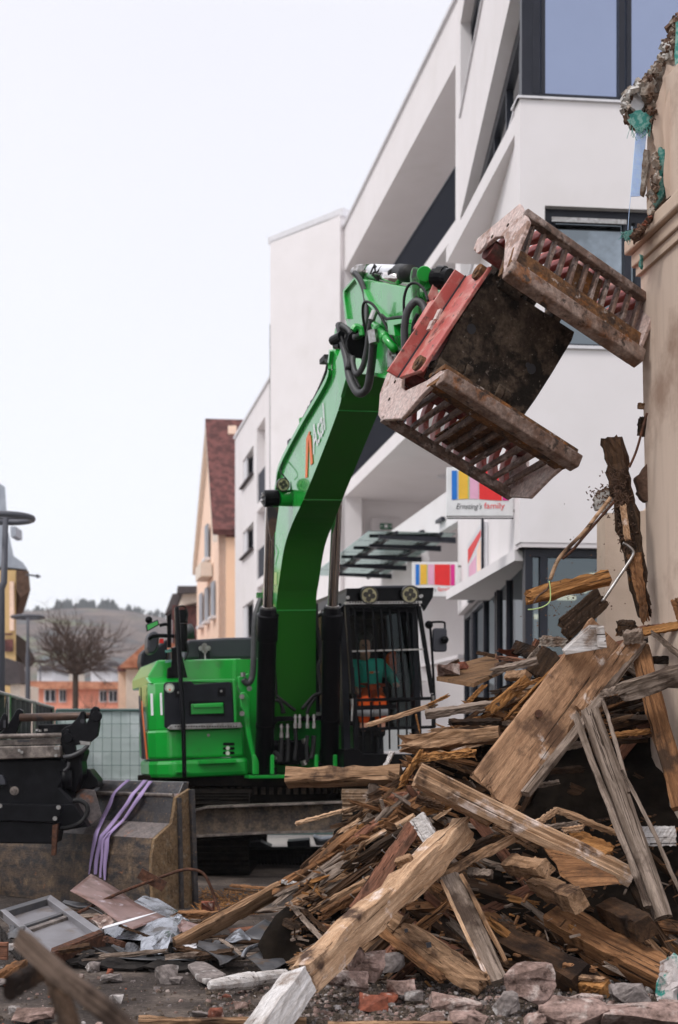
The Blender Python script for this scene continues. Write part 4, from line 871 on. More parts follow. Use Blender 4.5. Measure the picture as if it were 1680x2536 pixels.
# black panel with recess, green handle, step
g = MB(); pu(ZK, [(210, 812), (225, 795), (395, 790), (420, 812), (655, 792), (672, 805), (690, 1072), (240, 1112), (215, 1105)], u1+.03, .05, g); pn = g.build('door_panel', 'black_plastic', EX, bevel=.012)
g = MB(); pu(ZK, rnd(378, 925, 622, 1028, 12), u1+.034, .003, g); g.build('recess', 'black_metal', pn)
g = MB(); pu(ZK, [(395, 945), (615, 935), (618, 1008), (398, 1015)], u1+.05, .02, g); pu(ZK, [(410, 950), (610, 940), (612, 965), (412, 972)], u1+.08, .03, g); g.build('handle', 'green_paint', pn, bevel=.006)
for x, y in ((312, 872), (603, 862)):
    g = MB(); pu(ZK, rnd(x-27, y-28, x+27, y+30, 10), u1+.035, .004, g); lt = g.build('latch', 'black_metal', pn)
    g = MB(); c_ = U(ZK, x-3, y-5, u1+.04); g.tube([c_, c_+ef*.012], .014, 10); g.split('bolt', 'steel', lt)
g = MB(); c_ = U(ZK, 249, 836, u1+.034); g.tube([c_, c_+ef*.003], .054, 24); stk = g.build('round_sticker', 'sticker_white', EX)
g = MB(); c_ = U(ZK, 249, 836, u1+.038); g.tube([c_+(el_*math.cos(k*math.pi/12)+ez_*math.sin(k*math.pi/12))*.046 for k in range(25)], .003, 5); g.build('ring_print', 'exit_green', stk)
g = MB(); c_ = U(ZK, 250, 848, u1+.038); g.tube([c_, c_+ef*.003], .012, 8); g.build('dot_print', 'orange', stk)
g = MB(); pu(ZK, [(232, 1112), (262, 1086), (735, 1070), (748, 1100), (740, 1108), (250, 1122)], u1+.10, .14, g)
stp = g.build('step', 'steel', EX, bevel=.006)
g = MB()
for k in range(24): x = 285+k*18; pu(ZK, [(x, 1094), (x+9, 1093.6), (x+9, 1102), (x, 1102.5)], u1+.104, .003, g)
g.build('step_grip', 'black_metal', stp)
g = MB()
for y in (1208, 1238, 1268): pu(ZK, rnd(612, y, 692, y+20, 9), u1+.004, .005, g)
g.build('vent_slot', 'black_metal', EX)
g = MB()
for y in (1245, 1280): c_ = U(ZK, 645, y, u1+.007); g.tube([c_, c_+ef*.002], .024, 14)
g.split('horn', 'sticker_white', EX)
g = MB(); c_ = U(ZK, 513, 1158, u1+.002); g.tube([c_, c_+ef*.012], .017, 12); g.split('bolt', 'steel', EX)
g = MB(); pu(ZK, [(450, 1330), (705, 1320), (705, 1345), (450, 1355)], u1+.10, .08, g); pu(ZK, [(295, 1405), (382, 1400), (382, 1410), (295, 1415)], u1+.10, .08, g); g.split('rail_bracket', 'green_paint', EX, bevel=.004)
g = MB(); pu(ZK, [(345, 790), (400, 780), (698, 774), (700, 788), (690, 800), (400, 795)], u1-.0, .25, g); pu(ZK, [(680, 780), (700, 780), (707, 1068), (690, 1070)], u1+.03, .1, g); g.build('panel_surround', 'green_paint', EX, bevel=.006)
# grey hood
g = MB(); pu(ZK, [(345, 640), (366, 520), (385, 508), (640, 492), (862, 488), (862, 634), (600, 636)], .3, 2.1, g); hd = g.build('hood', 'hood_grey', EX, bevel=.03)
g = MB(); pu(ZK, [(450, 542), (520, 540), (526, 640), (452, 643)], .33, .03, g); la = g.build('latch_plate', 'black_plastic', EX, bevel=.004)
g = MB(); c_ = U(ZK, 487, 565, .345)
for dx, dz, r in ((0, .03, .035), (-.045, 0, .032), (.045, 0, .032), (0, -.03, .035)): g.tube([c_+el_*dx+ez_*dz, c_+el_*dx+ez_*dz+ef*.01], r, 10)
g.bar(U(ZK, 489, 590, .35), U(ZK, 491, 645, .35), .02, .012); g.bar(U(ZK, 468, 655, .36), U(ZK, 514, 653, .36), .05, .03); g.build('latch', 'steel', la)
# handrail
g = MB(); g.curve([U(ZK, 298, 285, 1.2), U(ZK, 306, 420, 1.25), U(ZK, 320, 700, 1.35), U(ZK, 340, 1040, 1.48), U(ZK, 345, 1180, 1.5), U(ZK, 350, 1445, 1.5)], .026); g.build('handrail', 'black_metal', EX, smooth=True)
g = MB(); pu(ZK, [(285, 290), (300, 275), (320, 330), (330, 600), (372, 765), (232, 772), (236, 700), (262, 690), (262, 560), (290, 560)], .95, .06, g)
pu(ZK, [(232, 345), (262, 325), (262, 560), (236, 560)], .9, .05, g); g.build('guard_post', 'black_metal', EX, bevel=.006)
g = MB(); g.tube([U(ZK, 340, 305, .7), U(ZK, 342, 395, .7)], .055, 16); g.tube([U(ZK, 345, 400, .7), U(ZK, 345, 590, .7)], .045, 16); g.build('beacon_mount', 'black_metal', EX)
g = MB(); g.tube([U(ZK, 382, 400, .4), U(ZK, 385, 430, .4), U(ZK, 385, 500, .4)], [.03, .06, .065], 16); g.build('beacon', 'hose_grey', EX, smooth=True)
g = MB(); g.curve([U(ZK, 300, 285, .9), U(ZK, 345, 278, .8), U(ZK, 372, 330, .8), U(ZK, 360, 390, .8)], .009); g.curve([U(ZK, 362, 520, .8), U(ZK, 375, 590, .8), U(ZK, 350, 650, .8)], .009); g.split('cable', 'black_rubber', EX, smooth=True)
g = MB(); g.prism([U(ZK, x, y, .9) for x, y in ((88, 402), (170, 368), (180, 405), (96, 452))], -ef*.07); mr_ = g.build('work_mirror', 'black_plastic', EX, bevel=.01)
g = MB(); g.prism([U(ZK, x, y, .905) for x, y in ((96, 408), (165, 379), (170, 402), (100, 442))], ef*.004); g.build('mirror_glass', 'green_paint', mr_)
g = MB(); g.ball(U(ZK, 107, 372, .85), .045, 10); g.curve([U(ZK, 180, 410, .87), U(ZK, 220, 402, .87), U(ZK, 250, 410, .87)], .02); g.curve([U(ZK, 110, 500, .8), U(ZK, 150, 480, .85), U(ZK, 280, 482, .87)], .025); g.build('mirror_arm', 'black_metal', EX, smooth=True)
g = MB(); g.prism([U(ZK, x, y, .6) for x, y in ((100, 500), (115, 455), (150, 445), (182, 465), (175, 560), (150, 600), (110, 605), (97, 560))], -ef*.3); g.build('rear_mirror', 'hood_grey', EX, bevel=.03)
g = MB(); g.prism([U(ZK, x, y, -1.0) for x, y in ((66, 730), (52, 660), (60, 600), (95, 560), (150, 560), (235, 500), (235, 640), (130, 690))], -ef*.4); g.build('rear_shroud', 'black_plastic', EX, bevel=.03)
g = MB(); g.prism([U(ZK, x, y, .62) for x, y in ((184, 500), (208, 500), (208, 530), (184, 530))], -ef*.05); g.build('marker_lamp', 'red', EX)
g = MB()
for y in (585, 655, 590, 660): g.bar(U(ZK, 220, y, .93), U(ZK, 272, y-8, .93), .03, .02)
g.split('step_bracket', 'teal_mesh', EX)
# swing frame in the middle: green plates, hose, manifold
g = MB(); ps2 = [(730, 870), (765, 860), (790, 900), (800, 1100), (835, 1290), (858, 1330), (858, 1425), (820, 1425), (815, 1320), (775, 1150), (760, 1000), (735, 960)]
pu(ZK, ps2, u1+.22, .05, g); pu(ZK, [(715, 760), (790, 735), (800, 800), (770, 870), (735, 870), (718, 830)], u1+.05, .1, g); g.build('swing_bracket', 'green_paint', EX, bevel=.01)
g = MB(); pu(ZK, [(700, 640), (870, 640), (870, 1440), (700, 1440)], .9, .3, g); pu(ZK, [(930, 1050), (1300, 1050), (1300, 1440), (930, 1440)], .7, .3, g); g.split('frame_plate', 'green_paint', EX)
g = MB(); pu(ZK, [(788, 1432), (1620, 1415), (1620, 1445), (788, 1452)], u1+.25, 1.2, g); g.build('deck_plate', 'green_paint', EX, bevel=.004)
for x in (818, 940, 1240, 1370):
    g = MB(); pu(ZK, rnd(x-2, 1290, x+22, 1425, 9), u1+.30, .05, g); g.build('pin_lug', 'green_paint', EX, bevel=.006)
g = MB(); pu(ZK, rnd(1405, 1290, 1450, 1370, 6), u1+.2, .04, g); g.split('rail_bracket', 'green_paint', EX)
g = MB(); g.curve([U(ZK, 880, 215, 1.35), U(ZK, 852, 290, 1.4), U(ZK, 830, 400, 1.42), U(ZK, 822, 640, 1.42), U(ZK, 812, 760, 1.4), U(ZK, 780, 805, 1.4), U(ZK, 750, 775, 1.4)], .038); g.build('hydraulic_hose', 'hose_grey', EX, smooth=True)
g = MB(); g.tube([U(ZK, 872, 195, 1.35), U(ZK, 884, 240, 1.35)], .05, 10); g.obox(U(ZK, 870, 205, 1.3), el_*.1, ef*.06, ez_*.06); g.split('hose_fitting', 'green_worn', EX)
g = MB(); g.tube([U(ZK, 748, 730, 1.42), U(ZK, 750, 760, 1.42)], .03, 8)
for x, y in ((740, 1010), (738, 895), (790, 840)): c_ = U(ZK, x, y, u1+.23); g.tube([c_, c_+ef*.03], .03, 8)
g.split('bolt', 'steel', EX)
g = MB(); pu(ZK, [(940, 1030), (1115, 1028), (1115, 1060), (990, 1062), (945, 1110)], u1+.25, .1, g); pu(ZK, [(1142, 1028), (1385, 1020), (1385, 1055), (1142, 1060)], u1+.25, .1, g)
g.build('manifold', 'black_metal', EX, bevel=.006)
g = MB()
for x in (1010, 1052, 1105, 1135, 1188, 1232):
    y0 = 1015 if x not in (1010, 1052) else 1080
    g.tube([U(ZK, x, y0, u1+.30), U(ZK, x, y0+60, u1+.30)], .017, 8); g.tube([U(ZK, x, y0+12, u1+.30), U(ZK, x, y0+26, u1+.30)], .026, 6); g.tube([U(ZK, x, y0+60, u1+.30), U(ZK, x, y0+95, u1+.30)], .024, 8)
for x, y in ((1165, 1180), (970, 1290), (1160, 1330)): g.tube([U(ZK, x, y, u1+.25), U(ZK, x+10, y+30, u1+.25)], .04, 8)
g.split('hose_fitting', 'steel', EX)
for i, (pts, r) in enumerate((([(1010, 1160), (1008, 1240), (1005, 1340)], .026), ([(1052, 1160), (1055, 1250), (1050, 1340)], .026), ([(1105, 1110), (1110, 1220), (1100, 1330)], .024), ([(1188, 1160), (1180, 1250), (1190, 1340)], .024), ([(1232, 1160), (1225, 1260), (1210, 1320)], .028), ([(960, 680), (970, 800), (975, 890)], .02), ([(975, 890), (1040, 940), (1105, 990)], .02), ([(1280, 640), (1262, 700), (1278, 860), (1230, 890), (1150, 980)], .022), ([(950, 920), (1000, 930), (1030, 1010)], .022), ([(1240, 900), (1200, 960), (1185, 1010)], .022), ([(985, 885), (1010, 960), (1015, 1010)], .015), ([(1240, 260), (1245, 420), (1275, 560), (1285, 640)], .035), ([(960, 1270), (990, 1300), (1000, 1340)], .03))):
    g = MB(); g.curve([U(ZK, x, y, u1+.28) for x, y in pts], r); g.build('hydraulic_hose', 'black_rubber', EX, smooth=True)
g = MB(); pu(ZK, rnd(945, 1190, 1205, 1360, 60), u1-.1, .3, g); c_ = U(ZK, 1010, 1230, u1-.05); g.tube([c_, c_+ef*.05], .05, 14); g.build('swing_motor', 'black_metal', EX, bevel=.02)
# ---- cab ---------------------------------------------------------------
uc = 1.75; ci = .10
cabz = lambda y: vz(U(ZC, 800, y, uc))[1]; cabv = lambda x, y=1000: vz(U(ZC, x, y, uc))[0]
def cu_(z, pts, u, dep, name, mt, parent=EX, bevel=0): g = MB(); pu(z, pts, u, dep, g); return g.build(name, mt, parent, bevel=bevel)
vA, vB = cabv(425), cabv(1150); zA, zB = cabz(1760), cabz(385)
cf = MB()
def cbox(g, u0, u1_, va, vb, za, zb, mi=0): g.prism([EO+ef*u+el_*v+ez_*za for u, v in ((u0, va), (u0, vb), (u1_, vb), (u1_, va))], ez_*(zb-za), mi)
uR = uc-1.75
cbox(cf, uc-.30, uc-.12, vA, vA+.075, zA, zB); cbox(cf, uc-.30, uc-.12, vB-.07, vB, zA, zB); cbox(cf, uR, uR+.1, vA, vA+.09, zA, zB); cbox(cf, uR, uR+.1, vB-.09, vB, zA, zB)
cbox(cf, uR, uc-.12, vA, vB, zA-.1, zA); cbox(cf, uR, uc-.15, vA, vB, zB, zB+.06); cbox(cf, uR+.3, uR+.36, vA, vA+.07, zA, zB)
cbox(cf, uR, uc-.2, vA, vA+.05, zA, zA+.55); cbox(cf, uR, uR+.06, vA, vB, zA, zA+.75); cbox(cf, uR, uR+.06, vA, vB, zB-.25, zB); cbox(cf, uR, uR+.06, vA, vA+.28, zA, zB); cbox(cf, uR, uR+.06, vB-.42, vB, zA, zB)
cab = cf.build('cab', 'black_plastic', EX, bevel=.01)
g = MB(); cbox(g, uR+.1, uc-.3, vA+.03, vA+.036, zA+.55, zB); g.build('side_window', 'clear_glass', cab)
g = MB(); cbox(g, uR+.1, uc-.3, vB-.036, vB-.03, zA+.3, zB); g.build('side_window', 'clear_glass', cab)
g = MB(); cbox(g, uR+.03, uR+.034, vA+.28, vB-.42, zA+.75, zB-.25); g.build('rear_window', 'clear_glass', cab)
g = MB(); cbox(g, uc-.2, uc-.194, vA+.075, vB-.07, zA+.05, zB-.02); g.build('windscreen', 'clear_glass', cab)
g = MB(); g.bar(U(ZC, 158, 462, .6), U(ZC, 225, 425, .9), .05, .03); g.bar(U(ZC, 158, 445, .2), U(ZC, 225, 650, .6), .05); g.build('window_frame', 'steel', cab)
# roof guard
g = MB(); pu(ZC, [(443, 213), (1248, 206), (1242, 292), (1165, 418), (1130, 345), (440, 355), (380, 400), (440, 340)], uc+.10, .05, g)
g.prism([U(ZC, 443, 213, uc+.10), U(ZC, 1248, 206, uc+.10), U(ZC, 1248, 206, uc+.10)-ef*1.9, U(ZC, 443, 213, uc+.10)-ef*1.9], -ez_*.04)
rg = g.build('roof_guard', 'black_metal', EX, bevel=.008)
g = MB(); p0 = U(ZC, 443, 215, uc+.09); p1 = U(ZC, 440, 352, uc+.09)
g.prism([p0, p1, p1-ef*1.85-ez_*.06, p0-ef*1.85-ez_*.04], el_*.03); g.build('guard_side', 'hood_grey', EX, bevel=.004)
g = MB(); p0 = U(ZC, 1240, 215, uc+.09); p1 = U(ZC, 1240, 300, uc+.09); g.prism([p0, p1, p1-ef*1.85, p0-ef*1.85], -el_*.03); g.build('guard_side', 'black_metal', EX)
g = MB(); pu(ZC, [(565, 214), (610, 190), (1060, 183), (1115, 209)], uc-.3, 1.0, g); g.build('roof_hatch', 'hood_grey', EX, bevel=.01)
g = MB(); pu(ZC, [(440, 336), (1140, 330), (1142, 352), (440, 360)], uc+.17, .10, g); bar_ = g.build('light_bar', 'steel', EX)
g = MB()
for k in range(26): x = 470+k*25; pu(ZC, [(x, 338), (x+14, 338), (x+14, 348), (x, 348)], uc+.174, .003, g)
g.build('grip_holes', 'black_metal', bar_)
for x, y in ((649, 277), (1025, 270)): lamp(U(ZC, x, y, uc+.16), fa, .105)
g = MB()
for x, y in ((452, 300), (1120, 290), (1130, 285)): c_ = U(ZC, x, y, uc+.11); g.tube([c_, c_+ef*.03], .02, 8)
g.split('bolt', 'steel', EX)
# front grille
g = MB(); uG = uc+.12
def gb(x0, y0, x1, y1, w_=.022, d_=.03): g.bar(U(ZC, x0, y0, uG), U(ZC, x1, y1, uG+.02), w_, d_, up=ef)
gb(442, 365, 500, 1190, .045, .05); gb(1108, 380, 1235, 1185, .045, .05); gb(515, 1190, 530, 1700, .045, .05); gb(1240, 1190, 1250, 1500, .04, .05); gb(442, 372, 1112, 368, .05, .05)
pu(ZC, [(505, 1232), (1245, 1215), (1245, 1245), (508, 1262)], uG+.02, .03, g); pu(ZC, [(525, 1502), (1262, 1480), (1262, 1508), (528, 1532)], uG+.02, .03, g)
gf = g.build('grille_frame', 'black_metal', EX, bevel=.004)
g = MB()
for x0, x1 in ((515, 572), (597, 655), (682, 738), (760, 820), (838, 905), (918, 985), (998, 1065), (1072, 1140)): gb(x0, 380, x1, 1225, .019, .02)
for x0, x1 in ((585, 602), (667, 680), (750, 760), (835, 842), (915, 925), (1000, 1000), (1080, 1085)): gb(x0, 1262, x1, 1700, .018, .02)
g.build('grille_bars', 'black_metal', gf)
g = MB(); gb(485, 795, 1190, 775, .018, .012); g.build('cross_rod', 'steel', gf)
g = MB(); gb(520, 1320, 900, 1305, .05, .03); g.build('wiper_rail', 'black_metal', gf)
for pts in (((490, 1235), (498, 1300), (490, 1440)), ((1240, 1205), (1245, 1260), (1248, 1330))):
    g = MB(); g.tube([U(ZC, *p, uG+.04) for p in pts], [.022, .016, .01], 8); g.build('grille_latch', 'steel', gf)
cu_(ZC, [(455, 372), (1110, 372), (1105, 470), (1060, 520), (1050, 440), (1000, 425), (520, 425), (470, 480), (458, 470)], uc-.02, .03, 'visor', 'black_plastic', EX)
cu_(ZC, [(418, 1700), (540, 1690), (600, 1745), (1180, 1745), (1180, 1860), (418, 1870)], uc+.05, 1.2, 'cab_base', 'black_metal', EX, .01)
cu_(ZC, [(360, 1480), (520, 1480), (520, 1850), (360, 1850)], uc-.25, .8, 'cab_base', 'green_shaded', EX, .01)
# mirror on the cab
g = MB(); g.curve([U(ZC, 1190, 545, uc-.1), U(ZC, 1235, 526, uc), U(ZC, 1340, 526, uc+.05), U(ZC, 1352, 560, uc+.05), U(ZC, 1350, 660, uc+.05)], .013, sub=5)
g.curve([U(ZC, 1215, 560, uc-.05), U(ZC, 1222, 640, uc-.02), U(ZC, 1240, 900, uc), U(ZC, 1258, 1260, uc)], .015); g.ball(U(ZC, 1205, 550, uc-.05), .05, 10); g.ball(U(ZC, 1350, 688, uc+.12), .05, 8); g.build('mirror_arm', 'black_metal', EX, smooth=True)
cu_(ZC, rnd(1245, 580, 1375, 800, 26), uc+.08, .05, 'cab_mirror', 'hood_grey', EX, .015)
# interior: seat, console, ceiling
g = MB(); cx = U(ZC, 610, 1180, uc-.95)
g.obox(cx, el_*.52, ef*.5, ez_*.14); g.obox(cx-ef*.28+ez_*.40, el_*.46, ef*.14, ez_*.9); g.obox(cx-ef*.26+ez_*.96, el_*.2, ef*.08, ez_*.16); g.obox(cx-ez_*.3, el_*.4, ef*.4, ez_*.5); g.build('seat', 'seat_fabric', cab, bevel=.04)
g = MB()
for s in (-.36, .40): g.obox(cx+el_*s+ef*.12+ez_*.17, el_*.13, ef*.5, ez_*.10)
for s in (-.33, .37): g.tube([cx+el_*s+ef*.30+ez_*.2, cx+el_*s+ef*.34+ez_*.36], .025, 8)
g.split('console', 'black_plastic', cab, bevel=.02)
g = MB(); cbox(g, uc-.35, uc-.28, vA+.08, vA+.2, zA+.75, zA+1.05); g.build('display', 'black_plastic', cab)
# ---- undercarriage
TY = 15.75
def track(xa, xb, mt, lab=None):
    pa = P(ZD, xa, 1961, TY); pb = P(ZD, xb, 1961, TY); wdt = pb.x-pa.x; x0 = pa.x; r_ = .46; Ln = 4.3; yF = TY
    path = []; y1_, y2_ = yF+r_, yF+Ln-r_; npd = 46; per = 2*(y2_-y1_)+2*math.pi*r_
    for k in range(npd):
        s = per*k/npd
        if s < math.pi*r_: t = s/r_; path.append((y1_-math.sin(t)*r_, r_+math.cos(t)*r_, t))
        elif s < math.pi*r_+(y2_-y1_): path.append((y1_+(s-math.pi*r_), 0.0, math.pi))
        elif s < 2*math.pi*r_+(y2_-y1_): t = (s-math.pi*r_-(y2_-y1_))/r_; path.append((y2_+math.sin(t)*r_, r_-math.cos(t)*r_, math.pi+t))
        else: path.append((y2_-(s-2*math.pi*r_-(y2_-y1_)), 2*r_, 0))
    g = MB()
    for (y, z, t) in path:
        nrm = V((0, -math.sin(t), math.cos(t))); tg = V((0, -math.cos(t), -math.sin(t)))
        c = V((x0+wdt/2, y, z+.005)); L_ = per/npd
        g.obox(c-nrm*.02, V((wdt, 0, 0)), tg*L_*.93, nrm*.028)
        for q_ in (-.32, .02, .36): g.obox(c+nrm*.012+tg*L_*q_, V((wdt*.99, 0, 0)), tg*.013, nrm*.045)
    g.build('track_shoes', mt, EX)
    g = MB(); xm = x0+wdt*.5
    g.tube([V((xm-.14, y1_, r_)), V((xm+.14, y1_, r_))], r_-.06, 28); g.tube([V((xm-.1, y2_, r_)), V((xm+.1, y2_, r_))], r_-.06, 22)
    for k in range(6): y = y1_+.5+(y2_-y1_-1)*k/5; g.tube([V((xm-.15, y, .16)), V((xm+.15, y, .16))], .11, 16)
    g.split('roller', 'track_dark', EX)
    g = MB(); g.box((xm-.1, y1_+.1, .28), (xm+.1, y2_-.1, .72)); g.build('track_frame', 'track_dark', EX, bevel=.02)
track(790, 932, 'track_pad'); track(432, 574, 'track_dark')
g = MB(); g.tube([EO+V((0, -.1, .72)), EO+V((0, -.1, 1.14))], 1.0, 40); g.box((EO.x-.9, 17.0, .45), (EO.x+1.3, 19.2, .8)); g.build('slew_ring', 'track_dark', EX)
g = MB()
for i in range(34):
    t = -math.pi+i*math.pi/33; c_ = EO+V((math.cos(t)*1.03, -.1+math.sin(t)*1.03, .93)); d1 = V((-math.sin(t), math.cos(t), 0)); g.obox(c_, d1*.05, V((math.cos(t), math.sin(t), 0))*.04, V((0, 0, .085)))
g.build('ring_bolts', 'muddy_steel', EX)
g = MB(); g.prism([EO+V((x, y, 1.0)) for x, y in ((-1.5, -1.4), (1.9, -1.4), (1.9, 1.5), (-1.5, 1.5))], V((0, 0, .12))); g.build('belly_plate', 'track_dark', EX)
# blade beam across the front
yb = 15.55
g = MB(); bp = [(388, 1700), (430, 1672), (510, 1652), (860, 1638), (1425, 1620), (1425, 1812), (388, 1842)]
g.prism([P(ZK, x, y, yb) for x, y in bp], V((0, .06, 0)))
bmn = g.build('cross_beam', 'muddy_steel', EX, bevel=.006)
g = MB(); tp_ = [(384, 1706), (430, 1666), (510, 1645), (860, 1632), (1425, 1612)]
for a, b in zip(tp_, tp_[1:]): g.bar(P(ZK, *a, yb-.02), P(ZK, *b, yb-.02), .20, .022)
g.bar(P(ZK, 384, 1846, yb-.02), P(ZK, 860, 1822, yb-.02), .20, .022); g.bar(P(ZK, 860, 1822, yb-.02), P(ZK, 1425, 1808, yb-.02), .20, .022); g.build('beam_flange', 'worn_steel', bmn)
g = MB(); g.box((-1.5, 15.6, .55), (-1.3, 17.2, .8)); g.box((.15, 15.6, .5), (.35, 17.2, .75)); g.split('beam_arm', 'track_dark', EX)

# ---------------------------------------------------------------- operator
def skin(name, verts, edges, radii, mt, parent=None, lab=None, cat=None, sub=2, root=0, Mx=None):
    me = bpy.data.meshes.new(name); Mw = Mx; inv = Mw.inverted()
    me.from_pydata([inv @ V(v) for v in verts], edges, []); me.materials.append(MATS[mt]); o = bpy.data.objects.new(name, me); COL.objects.link(o)
    sm = o.modifiers.new('skin', 'SKIN'); sm.use_smooth_shade = True
    if not me.skin_vertices: 
        bpy.context.view_layer.objects.active = o
    for i, r_ in enumerate(radii):
        rr2 = r_ if isinstance(r_, tuple) else (r_, r_); me.skin_vertices[0].data[i].radius = rr2; me.skin_vertices[0].data[i].use_root = (i == root)
    s = o.modifiers.new('sub', 'SUBSURF'); s.levels = sub; s.render_levels = sub
    if parent is not None: o.parent = parent
    else: o.matrix_world = Mw
    WM[o.name] = Mw; tag(o, lab, cat); return o
def cc(x, y, u): return U(ZC, x, y, u)
uH = uc-.62
pel = cc(650, 1190, uH-.12); che = cc(640, 960, uH-.14); nk = cc(610, 880, uH-.1); hd0 = cc(612, 835, uH-.08); hd1 = cc(612, 740, uH-.06); hd2 = cc(615, 680, uH-.08)
shR = cc(530, 925, uH-.12); elR = cc(508, 1060, uH+.0); wrR = cc(530, 1150, uH+.25); haR = cc(545, 1165, uH+.33)
shL = cc(755, 925, uH-.12); elL = cc(855, 1030, uH-.08); wrL = cc(905, 1110, uH+.16); haL = cc(900, 1105, uH+.24)
hpR = cc(600, 1215, uH-.08); knR = cc(610, 1250, uH+.42); anR = cc(600, 1480, uH+.40); toR = cc(600, 1510, uH+.58)
hpL = cc(705, 1215, uH-.08); knL = cc(745, 1250, uH+.42); anL = cc(765, 1480, uH+.42); toL = cc(770, 1510, uH+.6)
OM = Matrix.Translation(pel)
vs = [pel, che, nk, hd0, hd1, hd2, shR, elR, wrR, haR, shL, elL, wrL, haL, hpR, knR, anR, toR, hpL, knL, anL, toL]
ed_ = [(0, 1), (1, 2), (2, 3), (3, 4), (4, 5), (1, 6), (6, 7), (7, 8), (8, 9), (1, 10), (10, 11), (11, 12), (12, 13), (0, 14), (14, 15), (15, 16), (16, 17), (0, 18), (18, 19), (19, 20), (20, 21)]
rd = [.14, .15, .052, .064, .082, .064, .07, .052, .033, .042, .07, .052, .033, .042, .10, .07, .05, .045, .10, .07, .05, .045]
# nose, ears, chin, fingers on the same surface
def addv(p, par, r): vs.append(p); ed_.append((par, len(vs)-1)); rd.append(r); return len(vs)-1
addv(cc(612, 745, uH+.045), 4, .016); addv(cc(612, 810, uH+.03), 3, .032)
addv(cc(575, 745, uH-.07), 4, .018); addv(cc(652, 745, uH-.07), 4, .018)
for hand, par, sg2 in ((haR, 9, 1), (haL, 13, -1)):
    for k in range(4): f0_ = addv(hand+ef*(.05-.004*k)+el_*(.012*(k-1.5))+ez_*(.0), par, .010); addv(hand+ef*(.075-.006*k)+el_*(.013*(k-1.5))-ez_*(.035-.003*k), f0_, .009)
    addv(hand+el_*sg2*.045+ef*.03+ez_*.01, par, .011)
op = skin('person', vs, ed_, rd, 'skin', None, 'person in green sweatshirt and orange trousers sitting at the controls in the cab', 'person', Mx=OM)
skin('shirt', [pel+ez_*.03, pel+(che-pel)*.5, che, nk-ez_*.035, shR, (shR+elR)/2, elR, wrR, shL, (shL+elL)/2, elL, wrL], [(0, 1), (1, 2), (2, 3), (2, 4), (4, 5), (5, 6), (6, 7), (2, 8), (8, 9), (9, 10), (10, 11)],
     [(.185, .15), (.18, .15), (.19, .15), .078, .095, .08, .07, .048, .095, .08, .07, .048], 'shirt', op, Mx=OM)
skin('trousers', [pel-ez_*.03, hpR, knR, (knR+anR)/2, anR, hpL, knL, (knL+anL)/2, anL], [(0, 1), (1, 2), (2, 3), (3, 4), (0, 5), (5, 6), (6, 7), (7, 8)], [.165, .125, .095, .08, .075, .125, .095, .08, .075], 'hivis', op, Mx=OM)
g = MB()
for k_, a_n in ((knR, anR), (knL, anL)):
    d = (a_n-k_)
    for t in (.35,): g.tube([k_+d*t, k_+d*(t+.28)], [.112, .108], 18)
g.build('reflective_stripe', 'reflect', op, smooth=True)
g = MB(); g.ball(hd2+ez_*.015-ef*.01, .098, 14, sc=(1, 1, .8)); g.ball(hd1-ef*.04+ez_*.01, .098, 12); g.build('hair', 'hair', op, smooth=True)
g = MB()
for x in (596, 630): g.ball(cc(x, 738, uH+.035), .012, 8)
g.split('eyes', 'hair', op); g = MB(); g.bar(cc(598, 786, uH+.03), cc(628, 786, uH+.03), .012, .012); g.build('mouth', 'clay_brown', op)
g = MB(); g.obox(cc(675, 990, uH+.05), el_*.05, ef*.01, ez_*.025); g.build('chest_logo', 'orange', op); g = MB(); textmb(g, 'Asal', cc(692, 995, uH+.055), el_*.07, ez_*.025); g.build('chest_lettering', 'white', op)
# jacket hung up in the cab
uJ = uc-1.0
skin('hanging_jacket', [cc(885, 780, uJ), cc(880, 860, uJ), cc(890, 960, uJ), cc(905, 1060, uJ), cc(925, 1150, uJ), cc(840, 850, uJ+.02), cc(845, 950, uJ+.03), cc(925, 860, uJ), cc(945, 1000, uJ), cc(950, 1120, uJ)],
     [(0, 1), (1, 2), (2, 3), (3, 4), (1, 5), (5, 6), (1, 7), (7, 8), (8, 9)], [.03, .09, .11, .09, .05, .05, .04, .05, .05, .045], 'hivis', None, 'orange high visibility jacket hanging behind the cab grille beside the operator', 'jacket', Mx=Matrix.Translation(cc(885, 780, uJ)))

